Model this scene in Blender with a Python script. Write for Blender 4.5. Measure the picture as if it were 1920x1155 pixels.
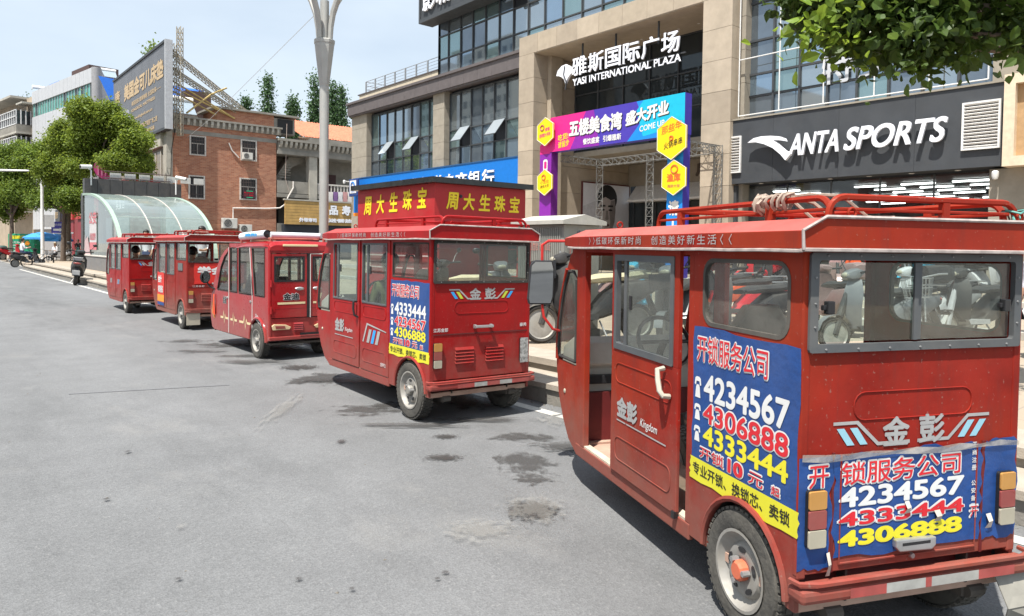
import bpy, bmesh, math, random
from math import sin, cos, pi, radians
from mathutils import Vector, Matrix
import numpy as np
random.seed(7)
sc = bpy.context.scene
for o in list(bpy.data.objects): bpy.data.objects.remove(o)
COL = sc.collection
# ---------------------------------------------------------------- camera
EYE = 1.65
FPX, PPY = 1339.2, 506.7          # focal length and principal point row, in pixels of a 1920 x 1155 frame
YAW, PITCH, ROLL = radians(40.04), radians(1.827), radians(.705)
def cam_axes():
    cy, sy = cos(YAW), sin(YAW)
    f = Vector((sy*cos(PITCH), cy*cos(PITCH), -sin(PITCH)))
    r = Vector((cy, -sy, 0)); u = r.cross(f)
    c, s = cos(ROLL), sin(ROLL)
    return c*r + s*u, -s*r + c*u, f
CR, CU, CF = cam_axes()
cam = bpy.data.objects.new('camera', bpy.data.cameras.new('camera')); COL.objects.link(cam)
cam.data.sensor_width = 36; cam.data.sensor_fit = 'HORIZONTAL'
cam.data.lens = 36*FPX/1920
cam.data.shift_y = (PPY-577.5)/1920
cam.data.clip_start = .05; cam.data.clip_end = 3000
m = Matrix.Identity(4)
for i in range(3): m[i][0], m[i][1], m[i][2] = CR[i], CU[i], -CF[i]
m[2][3] = EYE
cam.matrix_world = m
sc.camera = cam
# ---------------------------------------------------------------- sky, sun, exposure
SUN_DIR = Vector((-.93, -.36, 0)).normalized()
SUN_EL = radians(66)
SUN_VEC = Vector((SUN_DIR.x*cos(SUN_EL), SUN_DIR.y*cos(SUN_EL), sin(SUN_EL)))
w = bpy.data.worlds.new('World'); sc.world = w; w.use_nodes = True
nt = w.node_tree; nt.nodes.clear()
sky = nt.nodes.new('ShaderNodeTexSky'); sky.sky_type = 'NISHITA'; sky.sun_disc = False
sky.sun_elevation = SUN_EL; sky.sun_rotation = math.atan2(SUN_DIR.x, SUN_DIR.y)
sky.air_density = 1.1; sky.dust_density = 2.2; sky.ozone_density = 1.2
tc = nt.nodes.new('ShaderNodeTexCoord')
mp = nt.nodes.new('ShaderNodeMapping'); mp.inputs['Scale'].default_value = (1.2, 1.2, 3.2)
nz = nt.nodes.new('ShaderNodeTexNoise'); nz.inputs['Scale'].default_value = 1.6; nz.inputs['Detail'].default_value = 5; nz.inputs['Roughness'].default_value = .52
rp = nt.nodes.new('ShaderNodeValToRGB'); rp.color_ramp.elements[0].position = .36; rp.color_ramp.elements[1].position = .70
rp.color_ramp.elements[0].color = (.60, .60, .60, 1); rp.color_ramp.elements[1].color = (.97, .97, .97, 1)
mx = nt.nodes.new('ShaderNodeMixRGB'); mx.inputs['Color2'].default_value = (5.15, 5.85, 6.5, 1)
bg = nt.nodes.new('ShaderNodeBackground'); bg.inputs['Strength'].default_value = .1
out = nt.nodes.new('ShaderNodeOutputWorld')
L = nt.links.new
L(tc.outputs['Generated'], mp.inputs[0]); L(mp.outputs[0], nz.inputs['Vector']); L(nz.outputs['Fac'], rp.inputs[0])
L(rp.outputs[0], mx.inputs['Fac']); L(sky.outputs[0], mx.inputs['Color1']); L(mx.outputs[0], bg.inputs[0]); L(bg.outputs[0], out.inputs[0])
sun = bpy.data.objects.new('sun', bpy.data.lights.new('sun', 'SUN')); COL.objects.link(sun)
sun.data.energy = 5.0; sun.data.angle = radians(.6); sun.data.color = (1, .955, .88)
sun.rotation_euler = (-SUN_VEC).to_track_quat('-Z', 'Y').to_euler(); sun.location = (0, 0, 60)
sc.view_settings.view_transform = 'Standard'; sc.view_settings.look = 'None'; sc.view_settings.gamma = 1
sc.view_settings.exposure = .76; sc.view_settings.use_curve_mapping = False
sc.render.engine = 'CYCLES'; sc.cycles.use_denoising = True
sc.cycles.max_bounces = 7; sc.cycles.transparent_max_bounces = 24; sc.cycles.glossy_bounces = 4; sc.cycles.diffuse_bounces = 3
sc.cycles.sample_clamp_indirect = 8; sc.cycles.caustics_reflective = False; sc.cycles.caustics_refractive = False

# ---------------------------------------------------------------- real positions read off the photograph (1920 x 1155 pixels)
def ray(u, v): return CR*((u-960)/FPX) + CU*((PPY-v)/FPX) + CF
def gz(u, v, z=0): d = ray(u, v); return Vector((0, 0, EYE)) + d*((z-EYE)/d.z)
def gx(u, v, x): d = ray(u, v); return Vector((0, 0, EYE)) + d*(x/d.x)
def gy(u, v, y): d = ray(u, v); return Vector((0, 0, EYE)) + d*(y/d.y)
def gd(u, v, dist): return Vector((0, 0, EYE)) + ray(u, v)*dist

# ---------------------------------------------------------------- materials
MATS = {}
def mat(name, col, rough=.6, metal=0., var=.12, scale=6., bump=0., bscale=60., dust=0., dustcol=(.42, .36, .28), spec=.4, emit=0., fade=None, coat=0., grime=0., low=0.):
    if name in MATS: return MATS[name]
    m = bpy.data.materials.new(name); m.use_nodes = True; nt = m.node_tree; N = nt.nodes; L = nt.links.new
    b = N['Principled BSDF']; b.inputs['Roughness'].default_value = rough; b.inputs['Metallic'].default_value = metal
    b.inputs['Specular IOR Level'].default_value = spec
    if coat: b.inputs['Coat Weight'].default_value = coat; b.inputs['Coat Roughness'].default_value = .15
    tc = N.new('ShaderNodeTexCoord')
    n1 = N.new('ShaderNodeTexNoise'); n1.inputs['Scale'].default_value = scale; n1.inputs['Detail'].default_value = 6; n1.inputs['Roughness'].default_value = .62
    L(tc.outputs['Object'], n1.inputs['Vector'])
    mr = N.new('ShaderNodeMapRange'); mr.inputs[1].default_value = .3; mr.inputs[2].default_value = .7; mr.inputs[3].default_value = 1-var; mr.inputs[4].default_value = 1+var
    L(n1.outputs['Fac'], mr.inputs[0])
    mul = N.new('ShaderNodeMixRGB'); mul.blend_type = 'MULTIPLY'; mul.inputs[0].default_value = 1; mul.inputs[1].default_value = (*col, 1)
    L(mr.outputs[0], mul.inputs[2]); last = mul.outputs[0]
    if fade:
        nf = N.new('ShaderNodeTexNoise'); nf.inputs['Scale'].default_value = scale*.35; nf.inputs['Detail'].default_value = 4
        L(tc.outputs['Object'], nf.inputs['Vector'])
        rf = N.new('ShaderNodeMapRange'); rf.inputs[1].default_value = .42; rf.inputs[2].default_value = .68; rf.inputs[4].default_value = .75
        L(nf.outputs['Fac'], rf.inputs[0])
        mf = N.new('ShaderNodeMixRGB'); mf.inputs[2].default_value = (*fade, 1); L(rf.outputs[0], mf.inputs[0]); L(last, mf.inputs[1]); last = mf.outputs[0]
    if dust:
        n2 = N.new('ShaderNodeTexNoise'); n2.inputs['Scale'].default_value = 2.7; n2.inputs['Detail'].default_value = 8; n2.inputs['Roughness'].default_value = .7
        L(tc.outputs['Object'], n2.inputs['Vector'])
        r2 = N.new('ShaderNodeMapRange'); r2.inputs[1].default_value = .35; r2.inputs[2].default_value = .8; r2.inputs[3].default_value = 0; r2.inputs[4].default_value = dust
        L(n2.outputs['Fac'], r2.inputs[0])
        md = N.new('ShaderNodeMixRGB'); md.inputs[2].default_value = (*dustcol, 1); L(r2.outputs[0], md.inputs[0]); L(last, md.inputs[1]); last = md.outputs[0]
        rr = N.new('ShaderNodeMapRange'); rr.inputs[3].default_value = rough; rr.inputs[4].default_value = min(1, rough+.35); rr.inputs[2].default_value = max(dust, .01)
        L(r2.outputs[0], rr.inputs[0]); L(rr.outputs[0], b.inputs['Roughness'])
    if grime:
        mpg = N.new('ShaderNodeMapping'); mpg.inputs['Scale'].default_value = (9, 9, 1.1); L(tc.outputs['Object'], mpg.inputs[0])
        ng = N.new('ShaderNodeTexNoise'); ng.inputs['Scale'].default_value = 1.5; ng.inputs['Detail'].default_value = 9; ng.inputs['Roughness'].default_value = .72; L(mpg.outputs[0], ng.inputs['Vector'])
        rg_ = N.new('ShaderNodeMapRange'); rg_.inputs[1].default_value = .52; rg_.inputs[2].default_value = .80; rg_.inputs[4].default_value = grime; L(ng.outputs['Fac'], rg_.inputs[0])
        mgx = N.new('ShaderNodeMixRGB'); mgx.inputs[2].default_value = (.07, .035, .03, 1); L(rg_.outputs[0], mgx.inputs[0]); L(last, mgx.inputs[1]); last = mgx.outputs[0]
        vs = N.new('ShaderNodeTexNoise'); vs.inputs['Scale'].default_value = 55; vs.inputs['Detail'].default_value = 3; L(tc.outputs['Object'], vs.inputs['Vector'])
        rv = N.new('ShaderNodeMapRange'); rv.inputs[1].default_value = .66; rv.inputs[2].default_value = .74; rv.inputs[4].default_value = grime; L(vs.outputs['Fac'], rv.inputs[0])
        mv = N.new('ShaderNodeMixRGB'); mv.inputs[2].default_value = (.30, .20, .16, 1); L(rv.outputs[0], mv.inputs[0]); L(last, mv.inputs[1]); last = mv.outputs[0]
    if low:
        sz = N.new('ShaderNodeSeparateXYZ'); L(tc.outputs['Object'], sz.inputs[0])
        nl = N.new('ShaderNodeTexNoise'); nl.inputs['Scale'].default_value = 6; nl.inputs['Detail'].default_value = 7; nl.inputs['Roughness'].default_value = .7; L(tc.outputs['Object'], nl.inputs['Vector'])
        ml = N.new('ShaderNodeMath'); ml.operation = 'MULTIPLY_ADD'; ml.inputs[1].default_value = -.9; L(nl.outputs['Fac'], ml.inputs[0]); L(sz.outputs[2], ml.inputs[2])
        rl_ = N.new('ShaderNodeMapRange'); rl_.inputs[1].default_value = .35; rl_.inputs[2].default_value = -.20; rl_.inputs[4].default_value = low; L(ml.outputs[0], rl_.inputs[0])
        mlx = N.new('ShaderNodeMixRGB'); mlx.inputs[2].default_value = (.21, .125, .10, 1); L(rl_.outputs[0], mlx.inputs[0]); L(last, mlx.inputs[1]); last = mlx.outputs[0]
    L(last, b.inputs['Base Color'])
    if emit: L(last, b.inputs['Emission Color']); b.inputs['Emission Strength'].default_value = emit
    if bump:
        n3 = N.new('ShaderNodeTexNoise'); n3.inputs['Scale'].default_value = bscale; n3.inputs['Detail'].default_value = 5
        L(tc.outputs['Object'], n3.inputs['Vector'])
        bp = N.new('ShaderNodeBump'); bp.inputs['Strength'].default_value = bump; bp.inputs['Distance'].default_value = .02
        L(n3.outputs['Fac'], bp.inputs['Height']); L(bp.outputs[0], b.inputs['Normal'])
    MATS[name] = m; return m

def glass(name, tint=(.8, .86, .84), dirt=.16, dirtcol=(.38, .36, .32), gloss=1., rough=.02, lo=.3, hi=1.9):
    """window glass: see-through with a fresnel reflection and a film of dust"""
    if name in MATS: return MATS[name]
    m = bpy.data.materials.new(name); m.use_nodes = True; nt = m.node_tree; N = nt.nodes; L = nt.links.new
    N.remove(N['Principled BSDF']); out = N['Material Output']
    t = N.new('ShaderNodeBsdfTransparent'); t.inputs[0].default_value = (*tint, 1)
    g = N.new('ShaderNodeBsdfGlossy'); g.inputs['Roughness'].default_value = rough
    fr = N.new('ShaderNodeLayerWeight'); fr.inputs['Blend'].default_value = .5
    pw = N.new('ShaderNodeMath'); pw.operation = 'POWER'; pw.inputs[1].default_value = 4.5; L(fr.outputs['Facing'], pw.inputs[0])
    mg = N.new('ShaderNodeMath'); mg.operation = 'MULTIPLY_ADD'; mg.inputs[1].default_value = .9*gloss; mg.inputs[2].default_value = .05*gloss; mg.use_clamp = True
    L(pw.outputs[0], mg.inputs[0])
    m1 = N.new('ShaderNodeMixShader'); L(mg.outputs[0], m1.inputs[0]); L(t.outputs[0], m1.inputs[1]); L(g.outputs[0], m1.inputs[2])
    d = N.new('ShaderNodeBsdfDiffuse'); d.inputs[0].default_value = (*dirtcol, 1)
    tc = N.new('ShaderNodeTexCoord'); n = N.new('ShaderNodeTexNoise'); n.inputs['Scale'].default_value = 5; n.inputs['Detail'].default_value = 8; n.inputs['Roughness'].default_value = .68
    L(tc.outputs['Object'], n.inputs['Vector'])
    r = N.new('ShaderNodeMapRange'); r.inputs[1].default_value = .32; r.inputs[2].default_value = .78; r.inputs[3].default_value = dirt*lo; r.inputs[4].default_value = dirt*hi
    L(n.outputs['Fac'], r.inputs[0])
    m2 = N.new('ShaderNodeMixShader'); L(r.outputs[0], m2.inputs[0]); L(m1.outputs[0], m2.inputs[1]); L(d.outputs[0], m2.inputs[2])
    L(m2.outputs[0], out.inputs[0]); MATS[name] = m; return m

def brickmat(name, c1, c2, cm, w, h, mortar=.012, rough=.85, plane='xz', stain=.25, stcol=(.2, .17, .14), off=.5):
    if name in MATS: return MATS[name]
    m = bpy.data.materials.new(name); m.use_nodes = True; nt = m.node_tree; N = nt.nodes; L = nt.links.new
    b = N['Principled BSDF']; b.inputs['Roughness'].default_value = rough; b.inputs['Specular IOR Level'].default_value = .2
    tc = N.new('ShaderNodeTexCoord'); sx = N.new('ShaderNodeSeparateXYZ'); cx = N.new('ShaderNodeCombineXYZ'); L(tc.outputs['Object'], sx.inputs[0])
    L(sx.outputs['XYZ'.index(plane[0].upper())], cx.inputs[0]); L(sx.outputs['XYZ'.index(plane[1].upper())], cx.inputs[1])
    k = N.new('ShaderNodeTexBrick'); k.inputs['Scale'].default_value = 1; k.inputs['Brick Width'].default_value = w; k.inputs['Row Height'].default_value = h
    k.inputs['Mortar Size'].default_value = mortar; k.inputs['Mortar Smooth'].default_value = .3; k.offset = off
    k.inputs['Color1'].default_value = (*c1, 1); k.inputs['Color2'].default_value = (*c2, 1); k.inputs['Mortar'].default_value = (*cm, 1)
    L(cx.outputs[0], k.inputs['Vector'])
    n = N.new('ShaderNodeTexNoise'); n.inputs['Scale'].default_value = .7; n.inputs['Detail'].default_value = 7; n.inputs['Roughness'].default_value = .65; L(tc.outputs['Object'], n.inputs['Vector'])
    r = N.new('ShaderNodeMapRange'); r.inputs[1].default_value = .4; r.inputs[2].default_value = .75; r.inputs[4].default_value = stain; L(n.outputs['Fac'], r.inputs[0])
    mx = N.new('ShaderNodeMixRGB'); mx.inputs[2].default_value = (*stcol, 1); L(r.outputs[0], mx.inputs[0]); L(k.outputs['Color'], mx.inputs[1]); L(mx.outputs[0], b.inputs['Base Color'])
    bp = N.new('ShaderNodeBump'); bp.inputs['Strength'].default_value = .4; bp.inputs['Distance'].default_value = .01; bp.invert = True
    L(k.outputs['Fac'], bp.inputs['Height']); L(bp.outputs[0], b.inputs['Normal'])
    MATS[name] = m; return m

# ---------------------------------------------------------------- mesh building
def tag(o, label=None, cat=None, group=None, kind=None):
    if label: o['label'] = label
    if cat: o['category'] = cat
    if group: o['group'] = group
    if kind: o['kind'] = kind
    return o
def thing(name, label, cat, loc=(0, 0, 0), rz=0., group=None, rx=0., ry=0., s=1.):
    o = bpy.data.objects.new(name, None); COL.objects.link(o); o.empty_display_size = .2
    o.location = loc; o.rotation_euler = (rx, ry, rz); o.scale = (s, s, s)
    return tag(o, label, cat, group)
class MB:
    def __init__(s): s.v = []; s.f = []
    def add(s, vs, fs):
        b = len(s.v); s.v += [tuple(p) for p in vs]; s.f += [tuple(i+b for i in f) for f in fs]; return s
    def box(s, x0, x1, y0, y1, z0, z1):
        return s.add([(x0,y0,z0),(x1,y0,z0),(x1,y1,z0),(x0,y1,z0),(x0,y0,z1),(x1,y0,z1),(x1,y1,z1),(x0,y1,z1)],
                     [(0,3,2,1),(4,5,6,7),(0,1,5,4),(1,2,6,5),(2,3,7,6),(3,0,4,7)])
    def obox(s, c, a, b, n):          # centre and three half-axis vectors
        c, a, b, n = map(Vector, (c, a, b, n))
        vs = [c+i*a+j*b+k*n for k in (-1,1) for i, j in ((-1,-1),(1,-1),(1,1),(-1,1))]
        return s.add(vs, [(0,3,2,1),(4,5,6,7),(0,1,5,4),(1,2,6,5),(2,3,7,6),(3,0,4,7)])
    def quad(s, *p): return s.add(p, [tuple(range(len(p)))])
    def ring(s, rings, closed=True, cap=True):
        n = len(rings[0]); vs = [p for r in rings for p in r]; fs = []
        for i in range(len(rings)-1):
            for j in range(n if closed else n-1):
                a = i*n+j; b = i*n+(j+1) % n; fs.append((a, b, b+n, a+n))
        if cap and closed: fs.append(tuple(range(n))[::-1]); fs.append(tuple((len(rings)-1)*n+i for i in range(n)))
        return s.add(vs, fs)
    def tube(s, pts, r, n=8, cap=True, sq=1.):
        pts = [Vector(p) for p in pts]; rs = r if isinstance(r, (list, tuple)) else [r]*len(pts); rings = []; up = None
        for i, p in enumerate(pts):
            t = (pts[min(i+1, len(pts)-1)]-pts[max(i-1, 0)])
            t = t.normalized() if t.length > 1e-9 else Vector((0, 0, 1))
            if up is None:
                up = Vector((0, 0, 1)) if abs(t.z) < .9 else Vector((1, 0, 0))
            a = t.cross(up)
            if a.length < 1e-6: a = t.orthogonal()
            a.normalize(); b = a.cross(t).normalized(); up = b
            rings.append([p + (a*cos(2*pi*k/n+pi/n)+b*sin(2*pi*k/n+pi/n)*sq)*rs[i] for k in range(n)])
        return s.ring(rings, True, cap)
    def bar(s, p, q, w, h=None, up=(0, 0, 1)):
        p, q = Vector(p), Vector(q); h = h or w; t = (q-p); l = t.length; t.normalize(); a = t.cross(Vector(up))
        if a.length < 1e-6: a = t.orthogonal()
        a.normalize(); b = a.cross(t)
        return s.obox((p+q)/2, a*w/2, t*l/2, b*h/2)
    def prism(s, poly, t0, t1, ax='x'):   # polygon in the plane across ax, extruded from t0 to t1
        def P(a, b, t): return {'x': (t, a, b), 'y': (a, t, b), 'z': (a, b, t)}[ax]
        n = len(poly)
        vs = [P(a, b, t0) for a, b in poly]+[P(a, b, t1) for a, b in poly]
        fs = [tuple(range(n))[::-1], tuple(range(n, 2*n))]+[(i, (i+1) % n, (i+1) % n+n, i+n) for i in range(n)]
        return s.add(vs, fs)
    def frame(s, outer, inner, t0, t1, ax='x'):   # plate with a hole: loops of equal length
        def P(a, b, t): return {'x': (t, a, b), 'y': (a, t, b), 'z': (a, b, t)}[ax]
        n = len(outer); vs = [P(*p, t) for t in (t0, t1) for lp in (outer, inner) for p in lp]; fs = []
        for i in range(n):
            j = (i+1) % n
            fs += [(i, j, n+j, n+i), (2*n+i, 3*n+i, 3*n+j, 2*n+j), (i, 2*n+i, 2*n+j, j), (n+i, n+j, 3*n+j, 3*n+i)]
        return s.add(vs, fs)
    def lathe(s, prof, c=(0, 0, 0), ax='x', n=24, cap=True):   # (t along axis, radius)
        c = Vector(c); rings = []
        for t, r in prof:
            rg = []
            for k in range(n):
                a = 2*pi*k/n; p, q = r*cos(a), r*sin(a)
                rg.append(c+Vector({'x': (t, p, q), 'y': (p, t, q), 'z': (p, q, t)}[ax]))
            rings.append(rg)
        return s.ring(rings, True, cap)
    def ball(s, c, r, n=12, m=8, sq=(1, 1, 1)):
        c = Vector(c)
        return s.ring([[c+Vector((r*sq[0]*sin(pi*i/m)*cos(2*pi*k/n), r*sq[1]*sin(pi*i/m)*sin(2*pi*k/n), -r*sq[2]*cos(pi*i/m))) for k in range(n)] for i in range(m+1)], True, False)
    def build(s, name, m, parent=None, smooth=False, bevel=0., label=None, cat=None, group=None, kind=None, fix=True):
        me = bpy.data.meshes.new(name); me.from_pydata(s.v, [], s.f)
        if fix or bevel:
            bm = bmesh.new(); bm.from_mesh(me)
            bmesh.ops.recalc_face_normals(bm, faces=bm.faces)
            if bevel:
                bmesh.ops.bevel(bm, geom=[e for e in bm.edges if e.is_manifold and e.calc_face_angle(0) > .5], offset=bevel, segments=2, affect='EDGES', profile=.6, clamp_overlap=True)
            bm.to_mesh(me); bm.free()
        if m: me.materials.append(m)
        if smooth:
            me.shade_smooth()
            try: me.set_sharp_from_angle(angle=radians(38))
            except Exception: pass
        o = bpy.data.objects.new(name, me); COL.objects.link(o)
        if parent is not None: o.parent = parent
        return tag(o, label, cat, group, kind)
def rrect(x0, x1, y0, y1, r, n=5):
    P = []
    for cx, cy, a in ((x1-r, y1-r, 0), (x0+r, y1-r, pi/2), (x0+r, y0+r, pi), (x1-r, y0+r, 1.5*pi)):
        P += [(cx+r*cos(a+pi/2*k/n), cy+r*sin(a+pi/2*k/n)) for k in range(n+1)]
    return P
def rect_like(x0, x1, y0, y1, loop): return rrect(x0, x1, y0, y1, .004, len(loop)//4-1)
# ---------------------------------------------------------------- lettering
_TX = {}
TMP = bpy.data.scenes.new('lettering_bench')     # scratch scene, removed at the end
def textmesh(s, bold=0., shear=0., depth=0., spacing=1.):
    key = (s, bold, shear, depth, spacing)
    if key in _TX: return _TX[key]
    cu = bpy.data.curves.new('t', 'FONT'); cu.body = s; cu.size = 1; cu.offset = bold; cu.shear = shear; cu.extrude = depth; cu.resolution_u = 5 if s.isascii() else 2; cu.space_character = spacing
    o = bpy.data.objects.new('t', cu); TMP.collection.objects.link(o)
    vl = TMP.view_layers[0]; vl.update(); dg = vl.depsgraph
    me = bpy.data.meshes.new_from_object(o.evaluated_get(dg))
    vs = np.array([tuple(v.co) for v in me.vertices]).reshape(-1, 3); fs = [tuple(p.vertices) for p in me.polygons]
    bpy.data.objects.remove(o); bpy.data.curves.remove(cu); bpy.data.meshes.remove(me)
    if len(vs):
        vs[:, 0] -= vs[:, 0].min(); vs[:, 1] -= vs[:, 1].min()
    _TX[key] = (vs, fs); return vs, fs
def lettering(s, m, o, right, up, w, h, parent=None, bold=0., shear=0., depth=0., spacing=1., name='lettering', lift=0., slant=0., **k):
    """text fitted into a w x h box whose lower left corner is o; right/up are unit vectors, normal = right x up"""
    right, up, o = Vector(right), Vector(up), Vector(o); nrm = right.cross(up)
    vs, fs = textmesh(s, 0., shear, .1 if depth else 0., spacing)
    if not len(vs): return None
    W, H = vs[:, 0].max()+2*bold, vs[:, 1].max()+2*bold; z0 = vs[:, 2].min()
    mb = MB(); nc = 0 if bold <= 0 else (4 if bold < .028 else 8); dz = .00012*max(1., h*8)
    for c in range(nc+1):        # heavier strokes: the outline repeated round a small circle, each a hair above the last
        ox, oy = (bold, bold) if c == nc else (bold+bold*cos(2*pi*(c+.5)/nc), bold+bold*sin(2*pi*(c+.5)/nc))
        mb.add([o + right*((x+ox)/W*w) + up*((y+oy)/H*h + slant*((x+ox)/W*w)) + nrm*(lift + c*dz + ((z-z0)/(vs[:, 2].max()-z0)*depth if depth else 0)) for x, y, z in vs], fs)
    return mb.build(name, m, parent, fix=False, **k)
def poly_on(name, pts, m, o, right, up, parent=None, lift=0., **k):
    right, up, o = Vector(right), Vector(up), Vector(o); nrm = right.cross(up); mb = MB()
    if isinstance(pts[0][0], (tuple, list)):
        for P in pts: mb.quad(*[o+right*a+up*b+nrm*lift for a, b in P])
    else: mb.quad(*[o+right*a+up*b+nrm*lift for a, b in pts])
    return mb.build(name, m, parent, fix=False, **k)
def torn(x0, x1, y0, y1, n=8, a=.012, seed=1, sides='tblr'):
    """outline of a poster with torn edges"""
    r = random.Random(seed); P = []
    for i in range(n): P.append((x0+(x1-x0)*i/n, y0+(r.uniform(-a, a) if 'b' in sides else 0)))
    for i in range(n): P.append((x1+(r.uniform(-a, a) if 'r' in sides else 0), y0+(y1-y0)*i/n))
    for i in range(n): P.append((x1-(x1-x0)*i/n, y1+(r.uniform(-a, a) if 't' in sides else 0)))
    for i in range(n): P.append((x0+(r.uniform(-a, a) if 'l' in sides else 0), y1-(y1-y0)*i/n))
    return P
# ---------------------------------------------------------------- shared materials
ROOFRED = mat('painted_sunlight_roof_red', (.40, .075, .06), rough=.5, var=.12, scale=3, dust=.2, dustcol=(.5, .3, .26))  # roof-top red lightened to put sunlight into the colour, plus dust
ROOFRED2 = mat('painted_sunlight_roof_red2', (.36, .028, .026), rough=.45, var=.12, scale=3, dust=.15, dustcol=(.5, .3, .26))  # deeper roof-top red, likewise with sunlight painted in, plus dust
DULLR = mat('dull_red_reflector', (.34, .045, .04), rough=.5, var=.25, scale=9, dust=.3, dustcol=(.3, .24, .2))
DULLS = mat('dull_silver_reflector', (.34, .34, .32), rough=.5, var=.25, scale=9, dust=.35, dustcol=(.28, .24, .2))
RED = mat('faded_red_paint', (.245, .0125, .007), rough=.52, var=.26, scale=3.5, dust=.12, dustcol=(.30, .13, .09), fade=(.31, .036, .010), spec=.16, grime=.45, low=.55, bump=.12, bscale=2.5)
RED2 = mat('red_paint', (.30, .006, .007), rough=.33, var=.14, scale=3.5, dust=.05, dustcol=(.32, .15, .13), spec=.16, coat=.06, grime=.26, low=.5)
RED3 = mat('glossy_red_paint', (.34, .007, .011), rough=.22, var=.06, scale=3, dust=.05, dustcol=(.4, .25, .22), coat=.4, low=.4)
RED4 = mat('dusty_red_paint', (.24, .012, .009), rough=.5, var=.15, scale=3.5, dust=.18, dustcol=(.26, .15, .11), spec=.2, grime=.3, low=.7)
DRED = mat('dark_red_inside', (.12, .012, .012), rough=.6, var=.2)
TRIM = mat('pale_worn_trim', (.36, .31, .29), rough=.8, var=.3, scale=20)
GREYF = mat('grey_window_frame', (.065, .075, .085), rough=.45, var=.15, dust=.2)
BLACK = mat('black_rubber', (.018, .018, .019), rough=.75, var=.3, scale=12, dust=.16)
BLKP = mat('black_plastic', (.02, .02, .022), rough=.38, var=.2)
TYRE = mat('dusty_tyre', (.035, .034, .033), rough=.9, var=.25, scale=10, dust=.65, dustcol=(.26, .24, .2), bump=.3, bscale=40)
RIM = mat('dusty_steel_rim', (.33, .32, .30), rough=.5, metal=.3, var=.25, scale=6, dust=.8, dustcol=(.25, .22, .17))
STEEL = mat('steel', (.5, .5, .5), rough=.35, metal=.8, var=.12, dust=.1)
GREASE = mat('oily_undercarriage', (.045, .042, .04), rough=.7, var=.4, dust=.45, dustcol=(.2, .17, .13))
BEIGEP = mat('beige_vinyl', (.46, .42, .34), rough=.6, var=.1)
DASH = mat('grey_dashboard', (.52, .50, .44), rough=.6, var=.12, dust=.2)
BLUEP = mat('blue_vinyl_poster', (.006, .055, .225), rough=.36, var=.12, dust=.08, bump=.6, bscale=7)
YELP = mat('yellow_vinyl_poster', (.66, .62, .03), rough=.4, var=.06)
WHITE = mat('white_print', (.70, .70, .69), rough=.5, var=.05)
REDI = mat('red_print', (.62, .02, .03), rough=.45, var=.05)
YELI = mat('yellow_print', (.74, .66, .03), rough=.45, var=.05)
BLKI = mat('black_print', (.015, .015, .015), rough=.5, var=.05)
SILV = mat('silver_sticker', (.40, .40, .40), rough=.4, metal=.2, var=.1, dust=.12)
CYAN = mat('pale_blue_sticker', (.28, .52, .62), rough=.4, var=.05)
CYAN2 = mat('blue_sticker', (.03, .33, .72), rough=.4, var=.05)
LIME = mat('yellow_green_sticker', (.5, .58, .05), rough=.4, var=.05)
MINT = mat('pale_green_sticker', (.45, .6, .5), rough=.4, var=.05)
CREAM = mat('cream_sticker', (.72, .58, .34), rough=.4, var=.05)
AMBER = mat('amber_lens', (.48, .24, .06), rough=.25, var=.1, dust=.12)
REDL = mat('red_lens', (.27, .055, .05), rough=.25, var=.1, dust=.16)
CLRL = mat('dirty_clear_lens', (.38, .35, .27), rough=.3, var=.1, dust=.1)
PAPER = mat('torn_paper', (.52, .48, .42), rough=.8, var=.2)
ROPE = mat('hemp_rope', (.34, .27, .22), rough=.95, var=.3, scale=40)
QGLASS = glass('very_dusty_window_glass', dirt=.20)
TWGLASS = glass('dusty_window_glass', dirt=.11)
CLGLASS = glass('clear_window_glass', tint=(.82, .9, .88), dirt=.035)
DKGLASS = glass('tinted_window_glass', tint=(.42, .48, .47), dirt=.05, gloss=1.4)
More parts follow.
